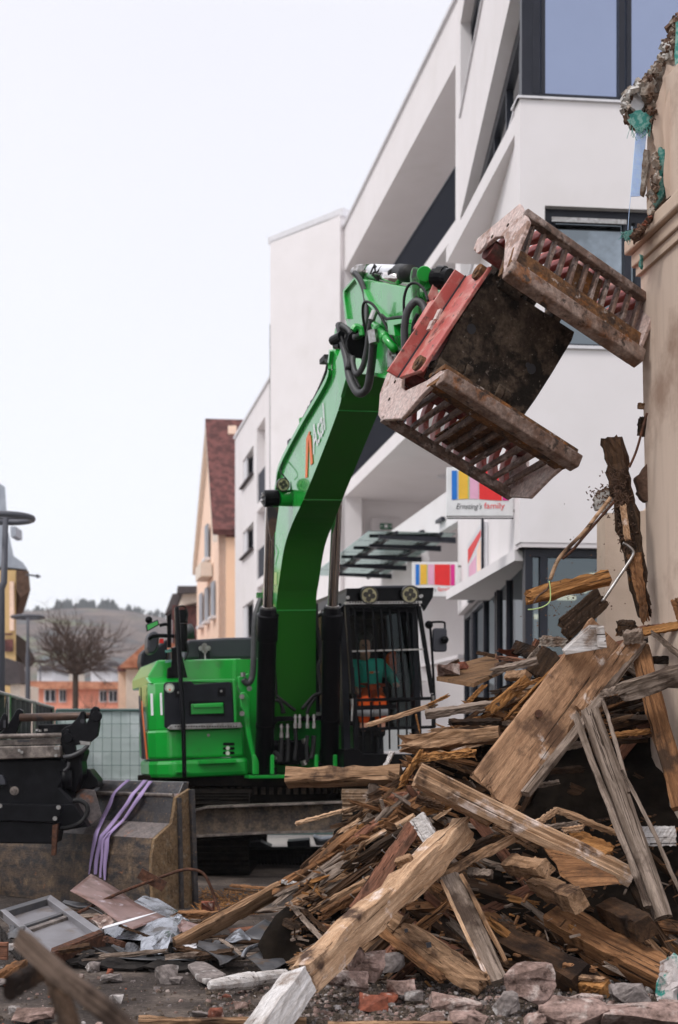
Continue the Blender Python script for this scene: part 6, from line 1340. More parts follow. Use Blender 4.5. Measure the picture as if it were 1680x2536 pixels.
# ---------------------------------------------------------------- timber builder
def beam(name, label, p0, p1, wd, th, mt, roll=0.0, rag0=.0, rag1=.0, seed=None, bend=0.0, group=None, cat='timber', nseg=16, taper=1.0, jag=6, paint=None, obj=None, profile=None, wob=.004):
    p0, p1 = V(p0), V(p1); random.seed(seed if seed is not None else hash(label) % 9999 if False else sum(map(ord, label))+int(p0.x*97)); X = (p1-p0); L_ = X.length; X.normalize()
    tocam = (C0-(p0+p1)/2); N_ = (tocam-X*tocam.dot(X)).normalized(); N_ = Matrix.Rotation(R(roll), 3, X) @ N_; Yv = N_.cross(X)
    M_ = Matrix(((X.x, Yv.x, N_.x, p0.x), (X.y, Yv.y, N_.y, p0.y), (X.z, Yv.z, N_.z, p0.z), (0, 0, 0, 1)))
    per = []
    if profile: per = profile
    else:
        ny, nzz = (jag, 2)
        for i in range(ny): per.append((-.5+i/ny, .5))
        for i in range(nzz): per.append((.5, .5-i/nzz))
        for i in range(ny): per.append((.5-i/ny, -.5))
        for i in range(nzz): per.append((-.5, -.5+i/nzz))
    n = len(per); vs = []; fs = []
    e0 = [random.uniform(0, 1)**1.5*rag0 for _ in per]; e1 = [random.uniform(0, 1)**1.5*rag1 for _ in per]
    for s in range(nseg+1):
        t = s/nseg; sc = 1+(taper-1)*t
        for i, (y, z) in enumerate(per):
            x = L_*t
            if s == 0: x = e0[i]
            elif s == 1: x = max(x, e0[i]*1.02+.001*s)
            if s == nseg: x = L_-e1[i]
            elif s == nseg-1: x = min(x, L_-e1[i]*1.02-.001)
            f_ = 1.0
            if s == 0 and rag0: f_ = random.uniform(.55, 1)
            if s == nseg and rag1: f_ = random.uniform(.55, 1)
            wy = random.uniform(-wob, wob); wz = random.uniform(-wob, wob); mn = min(wd, th)
            if not profile and not paint and abs(abs(y)-.5) < .01 and abs(abs(z)-.5) < .01:
                q = min(.03, max(0, noise.noise(V((x*5, i*3.1, p0.x*7)))-.12)*.8*mn+random.random()**6*.22*mn); wy -= math.copysign(q, y)*min(1, wd/mn*.6); wz -= math.copysign(q*.6, z)
            wy += noise.noise(V((x*1.3, 3, p0.x*5)))*.012*min(1, L_)+noise.noise(V((x*6, 8, p0.z*5)))*.003; wz += noise.noise(V((x*1.1, 9, p0.y*5)))*.014*min(1, L_)
            vs.append((x, y*wd*sc+wy, z*th*sc*f_+wz+bend*math.sin(t*math.pi)*L_))
    for s in range(nseg):
        for i in range(n): a = s*n+i; b = s*n+(i+1) % n; fs.append((a, b, b+n, a+n))
    c0_ = len(vs); vs.append((sum(e0)/n, 0, bend*0)); vs.append((L_-sum(e1)/n, 0, 0))
    for i in range(n): fs.append((c0_, (i+1) % n, i)); fs.append((c0_+1, nseg*n+i, nseg*n+(i+1) % n))
    me = bpy.data.meshes.new(name); me.from_pydata(vs, [], fs); me.materials.append(MATS[mt])
    bm = bmesh.new(); bm.from_mesh(me); bmesh.ops.recalc_face_normals(bm, faces=bm.faces); bm.to_mesh(me); bm.free()
    o = bpy.data.objects.new(name, me); COL.objects.link(o); o.matrix_world = M_; WM[o.name] = M_; tag(o, label, cat, group); return o
def T(name, label, z, a, b, w_, Y, th, mt, roll=0, **k):
    """timber between two pixels of a zoom, w_ px wide at depth Y (one or two numbers)"""
    ya, yb_ = Y if isinstance(Y, tuple) else (Y, Y)
    return beam(name, label, P(z, *a, ya), P(z, *b, yb_), w_*MPP(z, (ya+yb_)/2), th, mt, roll, **k)
MOULD = [(-.5, .1), (-.5, .5), (-.1, .5), (-.05, .35), (.1, .3), (.15, .12), (.38, .1), (.42, -.05), (.5, -.1), (.5, -.5), (0, -.5), (-.5, -.5)]
HALF = [(-.5, -.3), (-.46, .1), (-.34, .34), (-.18, .47), (0, .5), (.18, .47), (.34, .34), (.46, .1), (.5, -.3), (.2, -.5), (-.2, -.5)]
# key pieces of the heap ------------------------------------------------
T('timber_beam', 'long square brown beam lying from the white beam end up to the heap', ZP, (85, 1000), (725, 400), 120, (7.6, 9.0), .13, 'wood_pale', 34, rag1=.05, nseg=16, wob=.006)
T('painted_beam', 'white painted beam end nearest the lower edge, under the long square beam', ZP, (-140, 1290), (70, 1010), 120, (6.75, 7.45), .14, 'wood_white', 32, nseg=8, paint=1)
T('wide_plank', 'widest brown floor plank sloping down through the middle of the heap', ZU, (1165, 520), (495, 1425), 300, (10.1, 9.2), .05, 'wood_plank', -14, nseg=18, rag1=.05, wob=.003, jag=10)
T('plank', 'narrower dark plank lying along the upper right edge of the widest plank', ZU, (1318, 540), (1010, 960), 92, (10.06, 9.69), .05, 'wood_plank', -14, rag0=.03, rag1=.03)
T('edge_batten', 'grey batten fixed under the right edge of the widest plank', ZU, (1368, 560), (700, 1425), 34, (10.1, 9.22), .06, 'wood_grey', -50, nseg=14)
T('edge_batten', 'thin amber batten along the left edge of the widest plank', ZU, (905, 650), (565, 1010), 14, (10.0, 9.65), .04, 'wood_amber', 10, rag0=.02, rag1=.06)
g = MB(); g.tube([P(ZU, 772, 962, 9.52), P(ZU, 772, 962, 9.62)], .028, 8); g.build('bolt_head', 'rust', label='rusty bolt head sticking out of the widest plank', cat='bolt')
g = MB(); g.prism([P(ZU, x, y, 9.72) for x, y in ((915, 605), (1072, 465), (1140, 462), (1158, 588), (925, 628))], V((.0, .10, .02))); g.prism([P(ZU, x, y, 9.70) for x, y in ((1095, 475), (1140, 462), (1158, 588), (1105, 585))], V((0, -.03, .0))); g.build('painted_board', 'wood_white', bevel=.004, label='white painted triangular board offcut at the top of the widest plank', cat='board')
T('moulded_board', 'long pale moulded frame timber crossing in front of the widest plank', ZP, (535, 185), (1385, 600), 74, (8.75, 8.95), .07, 'wood_pale', 18, profile=MOULD, nseg=20, wob=.002)
T('moulded_board', 'short pale stepped timber under the left half of the long moulded one', ZP, (525, 215), (830, 380), 46, (8.85, 8.95), .08, 'wood_tan', -10, rag1=.03)
T('moulded_board', 'second short pale timber continuing beneath the long moulded one', ZP, (835, 385), (1015, 490), 36, (8.95, 9.0), .06, 'wood_tan', -8, rag0=.02, rag1=.06)
T('round_rail', 'thick grey rounded rail leaning steeply at the right of the heap', Z6, (885, 790), (1448, 2425), 152, (9.45, 8.75), .09, 'wood_grey', -6, profile=HALF, nseg=18, rag0=.05, wob=.003)
T('batten', 'narrow grey batten leaning left of the rounded rail', Z6, (760, 835), (1330, 2340), 50, (9.4, 8.72), .05, 'wood_grey', 5, rag0=.03, nseg=12)
T('batten', 'thin weathered batten leaning right of the rounded rail', Z6, (982, 722), (1190, 1450), 28, (9.4, 9.05), .03, 'wood_grey', 5, rag0=.03)
T('batten', 'thin batten running down to the right edge beside the rounded rail', Z6, (1130, 1280), (1640, 2330), 28, (9.1, 8.75), .03, 'wood_grey', 0)
T('plank', 'brown plank descending along the right edge behind the grey beam', Z6, (1275, 330), (1600, 1560), 150, (10.1, 9.3), .05, 'wood_brown', 12, nseg=12)
T('timber_beam', 'heavy grey beam end entering from the right edge over the brown plank', Z6, (1720, 500), (1120, 665), 150, (9.3, 9.6), .16, 'wood_grey', -12, rag1=.03, nseg=8)
T('board', 'short grey board pieces joined to the left of the heavy grey beam', Z6, (1130, 640), (960, 690), 60, (9.65, 9.75), .05, 'wood_grey', -8, rag1=.06)
T('board', 'second short grey board just below the joined grey pieces', Z6, (1135, 710), (1000, 750), 56, (9.65, 9.75), .03, 'wood_dark', -8, rag1=.04)
T('board', 'long splintered board on the heap top against the beige wall', Z6, (1230, 215), (1640, 140), 30, (10.2, 9.9), .06, 'wood_amber', 60, rag0=.1)
T('board', 'dark red board lying flat above the splintered one at the wall foot', Z6, (1240, 185), (1620, 128), 26, (10.3, 10.1), .05, 'wood_red', 30)
T('batten', 'grey batten sloping down to the right edge below the wall foot', Z6, (1370, 205), (1640, 430), 36, (10.1, 9.8), .05, 'wood_grey', 20)
T('board', 'dark horizontal board behind the brown plank at the right edge', Z6, (1330, 425), (1640, 420), 60, (10.2, 10.1), .04, 'wood_dark', 0)
T('board', 'bright amber split board in the dark hollow behind the rounded rail', Z6, (1020, 1015), (1360, 970), 34, (9.75, 9.75), .05, 'wood_amber', 20, rag0=.06, rag1=.03)
T('batten', 'pale grey batten end in the hollow left of the rounded rail', Z6, (640, 1115), (830, 1070), 38, (9.6, 9.6), .04, 'wood_grey', 30, rag0=.02)
T('board', 'grey brown board crossing the hollow under the amber split board', Z6, (560, 1100), (1330, 1040), 40, (9.9, 9.9), .03, 'wood_dark', 20)
T('splinter', 'long rotten splinter with torn end in the dark hollow', Z6, (560, 1290), (850, 1265), 50, (9.6, 9.6), .03, 'wood_dark', 30, rag0=.1, rag1=.12)
T('splinter', 'grey torn lath at the bottom of the dark hollow', Z6, (390, 1410), (680, 1365), 30, (9.4, 9.4), .02, 'wood_grey', 40, rag1=.14)
T('timber_beam', 'square cut beam pointing left in front of the excavator deck', ZP, (18, 200), (470, 192), 66, (10.2, 10.0), .12, 'wood_tan', -24, nseg=10)
T('broken_timber', 'thick broken timber with torn pale end above the square cut beam', ZP, (455, 72), (860, 30), 66, (9.9, 9.75), .12, 'wood_tan', -12, rag0=.12, nseg=12, wob=.008)
T('broken_timber', 'amber torn underside piece beneath the thick broken timber', ZP, (520, 128), (770, 100), 32, (9.75, 9.7), .07, 'wood_amber', 10, rag0=.12, rag1=.08, wob=.008)
T('splinter', 'upright fan of amber splinters beside the square cut beam', ZP, (465, 232), (560, 90), 26, (9.85, 9.7), .04, 'wood_amber', 10, rag0=.12, rag1=.1, wob=.006)
T('plank', 'upright grey plank in front of the right excavator track', ZP, (345, 440), (385, 225), 84, (9.9, 10.0), .03, 'wood_grey', 10, rag1=.08, rag0=.02)
T('board', 'small grey board leaning against the upright grey plank', ZP, (305, 430), (352, 348), 34, (9.75, 9.8), .03, 'wood_grey', 0)
T('plank', 'short pale painted plank end poking up left of the broken timber', ZP, (405, 165), (438, 98), 18, (10.1, 10.1), .04, 'wood_white', -20)
T('board', 'short red brown board right of the upright grey plank', ZP, (408, 290), (545, 284), 56, (9.8, 9.75), .06, 'wood_red', 10)
T('lath', 'pale split lath reaching left over the cross beam', ZP, (50, 385), (240, 332), 13, (10.0, 9.9), .03, 'wood_pale', 20, rag0=.03)
T('lath', 'pale lath crossing the track shoes and the upright plank', ZP, (235, 340), (410, 288), 22, (9.9, 9.75), .025, 'wood_tan', 20, rag0=.05)
T('lath', 'thin dark stick leaning left of the track shoes', ZP, (72, 560), (318, 338), 13, (9.8, 9.8), .025, 'wood_dark', 10)
T('board', 'pale brown board sloping down left at the foot of the track shoes', ZP, (-5, 630), (470, 370), 46, (9.9, 9.5), .03, 'wood_brown', 35)
T('batten', 'pale edged batten above the black board, left slope of the heap', ZP, (130, 575), (520, 352), 16, (9.6, 9.3), .05, 'wood_pale', 20)
T('board', 'black tarred board with light edge on the left slope', ZP, (60, 690), (530, 385), 38, (9.5, 9.2), .06, 'wood_rotten', 25)
T('board', 'amber board under the black tarred board', ZP, (180, 640), (450, 470), 60, (9.5, 9.3), .03, 'wood_amber', 20, rag0=.06)
T('batten', 'long grey batten on the left slope under the amber board', ZP, (60, 700), (420, 545), 28, (9.35, 9.1), .05, 'wood_grey', 20, rag0=.06)
T('batten', 'grey splintered batten below the long grey one, left slope', ZP, (100, 740), (400, 580), 24, (9.2, 9.0), .05, 'wood_tan', 20, rag0=.1)
T('batten', 'brown torn batten lowest on the left slope of the heap', ZP, (140, 755), (345, 640), 36, (9.1, 8.9), .05, 'wood_brown', 25, rag0=.08, rag1=.05)
T('nailed_board', 'red brown board with nails crossing behind the long square beam', ZP, (290, 730), (525, 395), 66, (8.75, 9.1), .03, 'wood_red', -10)
nb = bpy.data.objects['nailed_board']; random.seed(12)
for t, e_ in ((.1, -.5), (.3, -.5), (.42, -.5), (.62, -.5), (.8, -.5), (.93, -.5)):
    g = MB(); Mb = WM[nb.name]; L_ = (P(ZP, 525, 395, 9.1)-P(ZP, 290, 730, 8.75)).length; wd3 = 66*MPP(ZP, 8.9)
    for sg3 in (1,): a = Mb @ V((L_*t, wd3*.5, 0)); g.tube([a, Mb @ V((L_*t, wd3*.5+.03, .01))], [.003, .003], 6); g.tube([Mb @ V((L_*t, wd3*.5+.03, .01)), Mb @ V((L_*t, wd3*.5+.034, .011))], .008, 8)
    g.build('nail', 'steel', nb)
T('painted_block', 'white painted wood block standing on the long square beam', ZP, (535, 360), (590, 450), 66, (9.0, 8.9), .05, 'wood_white', 10)
T('board', 'short amber board tucked behind the white painted block', ZP, (545, 340), (680, 300), 34, (9.15, 9.1), .04, 'wood_amber', 20, rag0=.05)
T('board', 'brown weathered board between the pale moulded timber and the heap hollow', ZP, (530, 285), (640, 320), 30, (9.1, 9.1), .05, 'wood_dark', 20)
T('offcut', 'small tan wood offcut lying on the long square beam', ZP, (455, 540), (510, 522), 34, (8.55, 8.5), .05, 'wood_tan', 30)
T('board', 'pale grooved board pointing left under the long moulded timber', ZP, (605, 600), (915, 440), 34, (8.75, 8.95), .05, 'wood_tan', 25, rag0=.03)
T('board', 'rotten dark board lying above the pale grooved board', ZP, (700, 500), (900, 430), 50, (9.0, 9.1), .05, 'wood_rotten', 20, rag0=.1)
T('perforated_beam', 'thick beam with square mortise holes sloping to the stones', ZP, (420, 770), (800, 1035), 100, (8.55, 8.2), .10, 'wood_tan', 12, rag1=.04, rag0=.02, wob=.006, nseg=14)
T('batten', 'long batten parallel to and left of the beam with mortise holes', ZP, (395, 810), (640, 1005), 34, (8.5, 8.2), .05, 'wood_brown', 10, rag1=.02)
g = MB()
for x, y, s in ((490, 808, 8), (580, 865, 12), (655, 935, 8), (690, 948, 12)):
    g.prism([P(ZP, x+dx*s, y+dy*s, 8.29) for dx, dy in ((-1, -.6), (.7, -1), (1, .7), (-.6, 1))], V((0, .02, 0)))
g.build('mortise_holes', 'ink', bpy.data.objects['perforated_beam'])
T('channel_board', 'grey grooved board leaning steeply left of the pink block stone', ZP, (660, 590), (850, 1010), 84, (8.75, 8.25), .04, 'wood_grey', -6, nseg=12)
T('batten', 'thin pale batten on the left edge of the leaning grooved board', ZP, (632, 615), (820, 1010), 12, (8.7, 8.22), .06, 'wood_pale', 0, nseg=8)
T('batten', 'thin brown batten on the right edge of the leaning grooved board', ZP, (710, 590), (885, 935), 16, (8.72, 8.3), .05, 'wood_tan', 0, nseg=8)
T('timber_beam', 'dark heavy beam behind the pink block stone', ZP, (860, 840), (1200, 1010), 110, (8.9, 8.3), .17, 'wood_dark', -32, nseg=10)
T('timber_beam', 'long heavy red brown beam sloping to the lower right corner', ZP, (1080, 770), (1600, 1040), 130, (9.1, 8.2), .18, 'wood_brown', -38, nseg=12)
T('beam_end', 'amber cut end of the dark beam near the lower stones', ZP, (1150, 1020), (1290, 1040), 60, (8.35, 8.2), .08, 'wood_amber', 40)
T('board', 'splintered thin boards on the end of the dark heavy beam', ZP, (1110, 945), (1250, 962), 16, (8.35, 8.3), .03, 'wood_brown', 40, rag1=.06)
T('board', 'second thin splintered board just above the amber cut end', ZP, (1130, 985), (1285, 1002), 14, (8.3, 8.2), .03, 'wood_tan', 40, rag1=.07)
T('timber_block', 'pale notched timber end under the brown veneer sheet', ZP, (905, 545), (1040, 565), 70, (9.0, 8.6), .10, 'wood_tan', -40)
T('timber_block', 'square timber end with light sawn face right of the notched one', ZP, (1010, 630), (1170, 690), 72, (9.1, 8.5), .13, 'wood_tan', -40)
T('timber_block', 'dark square timber end near the foot of the rounded rail', ZP, (1290, 725), (1440, 800), 86, (8.9, 8.4), .13, 'wood_dark', -40)
T('timber_block', 'small dark block in the hollow under the pale grooved board', ZP, (738, 580), (830, 582), 34, (8.9, 8.85), .07, 'wood_grey', -20)
g = MB(); g.prism([P(ZP, x, y, Y) for x, y, Y in ((1010, 445, 8.9), (1150, 520, 8.85), (1320, 600, 8.7), (1335, 622, 8.66), (1180, 638, 8.66), (1150, 625, 8.68), (1100, 590, 8.75), (1085, 545, 8.8), (1060, 520, 8.84))], V((.005, .03, .01))); g.build('veneer_sheet', 'wood_brown', label='torn brown veneer sheet hanging under the long moulded timber', cat='board')
T('moulded_strip', 'bent pale moulding strip forming a peak behind the long timber', ZP, (1005, 388), (1090, 328), 24, (9.1, 9.15), .04, 'wood_pale', 20)
T('moulded_strip', 'brown moulding strip descending right from the bent peak', ZP, (1088, 328), (1330, 425), 20, (9.15, 9.1), .04, 'wood_tan', 30, rag1=.04)
T('splinter', 'curled grey splinter below the bent moulding', ZP, (1035, 400), (1180, 378), 20, (9.05, 9.05), .02, 'wood_grey', 20, rag0=.06, rag1=.06, bend=.06)
T('splinter', 'pale curled splinter lying right of the grey one under the moulding', ZP, (1100, 412), (1200, 398), 24, (9.0, 9.0), .02, 'wood_pale', 20, rag0=.05, rag1=.03, bend=.08)
T('broken_timber', 'amber broken timber chunk left of the rounded rail', ZP, (1130, 430), (1310, 500), 60, (9.1, 8.95), .08, 'wood_amber', -20, rag0=.05, rag1=.04)
T('painted_board', 'white painted board in the hollow at the far right', ZP, (1425, 435), (1560, 432), 78, (9.3, 9.3), .03, 'wood_white', 0, rag1=.02)
# top of the heap, left flank
g = MB(); g.prism([P(ZU, x, y, Y) for x, y, Y in ((188, 775, 10.6), (340, 692, 10.8), (530, 640, 10.9), (560, 735, 10.4), (400, 812, 10.2))], V((0, .01, .03))); g.build('plywood_sheet', 'ply_under', label='plywood sheet jutting left from the heap with bricks on top', cat='board')
T('batten', 'grey white weathered batten below the plywood sheet', ZU, (485, 728), (765, 658), 36, (10.2, 10.1), .05, 'wood_grey', 20, rag0=.08)
T('splinter', 'long pale splinter reaching left across the cab grille', ZC, (605, 1490), (1290, 1275), 42, (10.3, 10.2), .03, 'wood_pale', 10, rag0=.25, rag1=.1)
T('splinter', 'amber splinter with frayed end rising above the long pale one', ZC, (1200, 1290), (1400, 1195), 26, (10.2, 10.15), .03, 'wood_amber', 10, rag1=.15)
T('splinter', 'short amber splinter sticking upward right of the frayed one', ZU, (370, 895), (470, 790), 26, (10.15, 10.1), .02, 'wood_amber', 10, rag1=.12)
T('splinter', 'thin amber splinter hanging down below the long pale one', ZC, (1085, 1375), (1125, 1550), 14, (10.2, 10.2), .015, 'wood_amber', 0, rag1=.04)
T('board', 'grey painted board lying flat above the thick broken timber', ZU, (125, 968), (550, 905), 46, (10.1, 10.0), .06, 'wood_grey', 25)
T('board', 'orange brown split board sloping up to the widest plank', ZU, (470, 960), (715, 765), 62, (10.0, 9.95), .03, 'wood_amber', 10, rag0=.08)
T('board', 'dark thin board lying under the grey painted board', ZU, (250, 1010), (560, 1010), 30, (10.0, 9.9), .04, 'wood_dark', 30, rag0=.05)
T('splinter', 'amber splinter between the split board and the widest plank', ZU, (600, 840), (790, 760), 18, (9.95, 9.9), .02, 'wood_amber', 10, rag0=.08, rag1=.05)
T('timber_block', 'brown timber block on the heap crest right of the bricks', ZU, (645, 590), (760, 625), 76, (10.6, 10.4), .09, 'wood_dark', -10)
T('board', 'grey board leaning over the timber block on the crest', ZU, (715, 665), (780, 590), 40, (10.35, 10.4), .03, 'wood_grey', 10)
T('timber_block', 'small blue green painted block under the grey white batten', ZU, (595, 752), (710, 748), 52, (10.15, 10.0), .07, 'wood_tan', -30)
T('offcut', 'upright red brown offcut on the crest beside the timber block', ZU, (735, 600), (765, 540), 34, (10.5, 10.5), .03, 'wood_red', 0)
T('board', 'dark sliver lying on the plywood sheet nearest its upper corner', ZU, (415, 612), (520, 635), 18, (10.75, 10.7), .03, 'wood_dark', 10, rag0=.03)
T('board', 'dark sliver lying at the left end of the plywood sheet', ZU, (240, 695), (318, 660), 20, (10.7, 10.7), .02, 'wood_dark', 10)
T('board', 'long dark lath along the top edge of the plywood sheet', ZU, (520, 640), (700, 662), 22, (10.4, 10.3), .03, 'wood_red', 10, rag0=.04)
T('tarred_board', 'black wide board standing in the gap left of the white offcut', ZU, (740, 760), (850, 600), 120, (10.2, 10.3), .04, 'wood_rotten', 0, rag0=.05, rag1=.05)
T('plaster_board', 'grey green plaster lump on the crest left of the white offcut', ZU, (775, 545), (960, 560), 52, (10.4, 10.3), .08, 'torn_plaster', 10, rag0=.05, rag1=.06, cat='plaster')
T('wood_chunk', 'dark rotten chunk on the heap top in front of the beige wall', ZU, (1210, 470), (1335, 480), 84, (10.3, 10.25), .10, 'wood_rotten', 10, rag0=.05, rag1=.05)
T('timber_block', 'grey block at the upper end of the dark plank', ZU, (1250, 530), (1365, 515), 70, (10.0, 9.95), .08, 'wood_grey', 20, rag0=.02)
T('splinter', 'brown short plank stump at the right edge beside the wall foot', ZU, (1545, 300), (1590, 440), 50, (9.9, 9.9), .04, 'wood_brown', 0, rag0=.04)
# hanging and falling pieces
T('rotten_beam', 'dark splintered beam hanging upright before the beige wall', ZD, (1415, 1010), (1455, 1240), 46, (10.4, 10.3), .10, 'wood_dark', 12, rag0=.04, wob=.012, nseg=14)
T('rotten_beam', 'lower rotten half of the hanging beam ending in a sharp splinter', ZD, (1448, 1170), (1494, 1440), 52, (10.3, 10.25), .09, 'wood_rotten', 5, rag1=.35, wob=.016, nseg=14, taper=.55)
T('splinter', 'amber spike at the lower tip of the hanging beam', ZD, (1466, 1280), (1496, 1445), 30, (10.22, 10.2), .04, 'wood_brown', 5, rag1=.3, taper=.5, wob=.008)
T('splinter', 'thin reddish splinter behind the tip of the hanging beam', ZD, (1478, 1330), (1502, 1425), 16, (10.4, 10.3), .03, 'wood_red', 5, rag1=.1)
T('broken_timber', 'amber broken timber tumbling in mid air below the grapple', ZU, (688, 310), (1170, 185), 78, (9.8, 9.9), .09, 'wood_amber', -22, rag0=.05, wob=.006, nseg=12)
T('tarred_board', 'dark dusty board falling behind the tumbling amber timber', ZU, (900, 500), (1140, 290), 130, (10.25, 10.3), .03, 'wood_rotten', 5, rag0=.08, rag1=.06)
T('broken_timber', 'small dark broken timber end sticking out of the wall edge', ZD, (1474, 985), (1500, 985), 44, (10.5, 10.5), .09, 'wood_rotten', 10, rag0=.03)
T('offcut', 'small tan wood end sticking from the wall above the dark one', ZD, (1475, 938), (1500, 938), 14, (10.5, 10.5), .04, 'wood_tan', 10)
g = MB(); g.prism([P(ZD, x, y, 10.35) for x, y in rag([(1372, 1150), (1382, 1130), (1415, 1125), (1425, 1160), (1400, 1185), (1380, 1175)], 6, 33)], V((0, .07, 0))); g.build('plaster_lump', 'torn_plaster', label='crumbling reed plaster lump hanging left of the dark beam', cat='plaster')
g = MB(); g.prism([P(ZD, x, y, 10.45) for x, y in rag([(1470, 1100), (1500, 1062), (1505, 1150), (1490, 1160), (1475, 1140)], 5, 34)], V((0, .08, 0))); g.build('plaster_lump', 'clay_brown', label='brown clay plaster lump between hanging beam and beige wall', cat='plaster')
T('splinter', 'pale weathered strip on the face of the hanging beam', ZD, (1440, 1165), (1452, 1250), 14, (10.2, 10.18), .02, 'wood_pale', 5, rag0=.05, rag1=.03)
def wire(name, label, pts, r, mt, z=ZD, Y=10.2, sub=6):
    g = MB(); g.curve([P(z, p[0], p[1], p[2] if len(p) > 2 else Y) for p in pts], r, 8, sub=sub); return g.build(name, mt, smooth=True, label=label, cat='cable')
wire('cable', 'thick white and brown cable looping down to the tumbling timber', [(1412, 1150), (1385, 1185), (1350, 1230), (1318, 1262), (1290, 1295), (1272, 1340)], .014, 'wood_pale')
wire('cable', 'thin red brown cable twisted along the thick one', [(1420, 1160), (1392, 1192), (1352, 1238), (1325, 1270), (1300, 1292)], .010, 'rust')
wire('cable', 'dark red rod rising from the hanging beam to the wall edge', [(1455, 1080), (1472, 1040), (1490, 975), (1496, 955)], .009, 'rust')
wire('conduit', 'grey bent metal conduit hanging below the dark beam', [(1440, 1255), (1452, 1262), (1464, 1275), (1460, 1290), (1430, 1335), (1392, 1392)], .012, 'steel')
wire('wire_loop', 'thin yellow green wire looped round the tumbling timber', [(832, 205), (838, 260), (835, 320), (800, 350), (750, 365), (710, 368)], .004, 'limegreen', ZU, 9.72)
wire('wire_loop', 'dark wire hooked over the tumbling timber', [(838, 205), (822, 250), (770, 290), (745, 330)], .007, 'clay_brown', ZU, 9.74)
random.seed(5); g = MB()
for k in range(300):
    t = random.random(); c_ = P(ZD, 1418+t*60+random.gauss(0, 12), 1080+t*260, 10.25); d = V((random.gauss(0, 1), random.gauss(0, .5), random.gauss(0, 1))).normalized()*random.uniform(.02, .05); g.tube([c_, c_+d], .0035, 4)
for k in range(60): c_ = P(ZD, 1395+random.gauss(0, 16), 1150+random.gauss(0, 16), 10.3); d = V((random.gauss(0, 1), 0, random.gauss(0, 1))).normalized()*random.uniform(.01, .03); g.tube([c_, c_+d], .004, 4)
g.build('straw_fibres', 'clay_brown', label='loose straw fibres clinging to the hanging beam and plaster', kind='stuff')
# falling dust crumbs
random.seed(6); g = MB()
for k in range(170):
    x, y = random.gauss(1300, 55), random.gauss(1400, 50)
    if k < 30: x, y = random.uniform(1300, 1480), random.uniform(1060, 1350)
    c_ = P(ZD, x, y, random.uniform(9.6, 10.4)); r_ = random.uniform(.0015, .0045); g.obox(c_, V((r_*2, 0, r_)), V((0, r_*2, 0)), V((-r_, 0, r_*2)))
g.build('falling_crumbs', 'clay_brown', label='fine crumbs of plaster and wood falling around the tumbling timber', kind='stuff')
# ---------------------------------------------------------------- stones and bricks
def hull(name, label, c, size, mt, seed, cat='stone', group=None, npt=16, rot=0, box=False, sub=2):
    random.seed(seed); bm = bmesh.new(); c = V(c); sx2, sy2, sz2 = size
    for i in range(npt):
        if box: q = V((random.choice((-1, 1))*random.uniform(.85, 1), random.choice((-1, 1))*random.uniform(.85, 1), random.choice((-1, 1))*random.uniform(.8, 1)))
        else:
            q = V((random.gauss(0, 1), random.gauss(0, 1), random.gauss(0, 1))).normalized(); q = V((max(-.8, min(.8, q.x*1.2)), max(-.8, min(.8, q.y*1.2)), max(-.7, min(.75, q.z*1.2))))*1.2
        bm.verts.new((q.x*sx2/2, q.y*sy2/2, q.z*sz2/2))
    bmesh.ops.convex_hull(bm, input=bm.verts); 
    for v in [v for v in bm.verts if not v.link_faces]: bm.verts.remove(v)
    bmesh.ops.subdivide_edges(bm, edges=bm.edges, cuts=sub, use_grid_fill=True)
    bmesh.ops.triangulate(bm, faces=bm.faces); am = min(size)*.09
    Rm = Matrix.Rotation(R(rot), 3, 'Z')
    for v in bm.verts: 
        k = noise.noise_vector(v.co*(3.0/max(size))+V((seed, 0, 0))); k2 = noise.noise_vector(v.co*(9.0/max(size))+V((0, seed, 0))); v.co += k*am*1.3+k2*am*.7
    bmesh.ops.recalc_face_normals(bm, faces=bm.faces)
    me = bpy.data.meshes.new(name); bm.to_mesh(me); bm.free(); me.materials.append(MATS[mt]); o = bpy.data.objects.new(name, me); COL.objects.link(o)
    M_ = Matrix.Translation(c) @ Rm.to_4x4(); o.matrix_world = M_; WM[o.name] = M_; tag(o, label, cat, group); return o
def stone(label, z, x, y, w_, h_, Y, mt, seed, dep=None, name='stone', rot=0, cat='stone', box=False):
    k = MPP(z, Y); c = P(z, x, y, Y); return hull(name, label, c, (w_*k*1.1, (dep or w_*.8)*k, h_*k*1.15), mt, seed, cat, rot=rot, box=box)
stone('large pink block stone with flat lit top in front of the dark heavy beam', ZP, 968, 1022, 205, 160, 7.75, 'stone_pink', 4, rot=8)
stone('flat pink stone left of the grey rounded one at the lower edge', ZP, 690, 1090, 190, 80, 7.75, 'stone_pink', 2)
stone('grey rounded stone just below the large pink block', ZP, 885, 1100, 105, 100, 7.6, 'stone_grey', 3)
stone('large pale stone at the lower edge right of the grey rounded one', ZP, 1150, 1140, 250, 120, 7.35, 'stone_pink', 14)
stone('long pink stone running along the lower right corner', ZP, 1430, 1150, 330, 110, 7.35, 'stone_pink', 5)
stone('smaller pink stone standing behind the large pale one', ZP, 1210, 1095, 130, 70, 7.7, 'stone_pink', 6)
stone('purple pink stone in the lower right corner above the long one', ZP, 1540, 1118, 90, 70, 7.5, 'stone_pink', 16)
stone('pale stone leaning beneath the long square beam', ZP, 340, 945, 130, 120, 8.1, 'stone_pink', 7)
stone('purple faced stone touching the underside of the long square beam', ZP, 290, 920, 70, 90, 8.05, 'stone_pink', 17)
stone('flat pale stone in front of the leaning one, left of the brick', ZP, 235, 1005, 190, 80, 8.0, 'stone_pink', 8)
stone('pale rough slab stone under the batten end', ZP, 470, 1030, 110, 50, 8.0, 'stone_pink', 9)
stone('dark small stone beside the pale rough slab', ZP, 520, 1065, 70, 36, 7.9, 'stone_grey', 19)
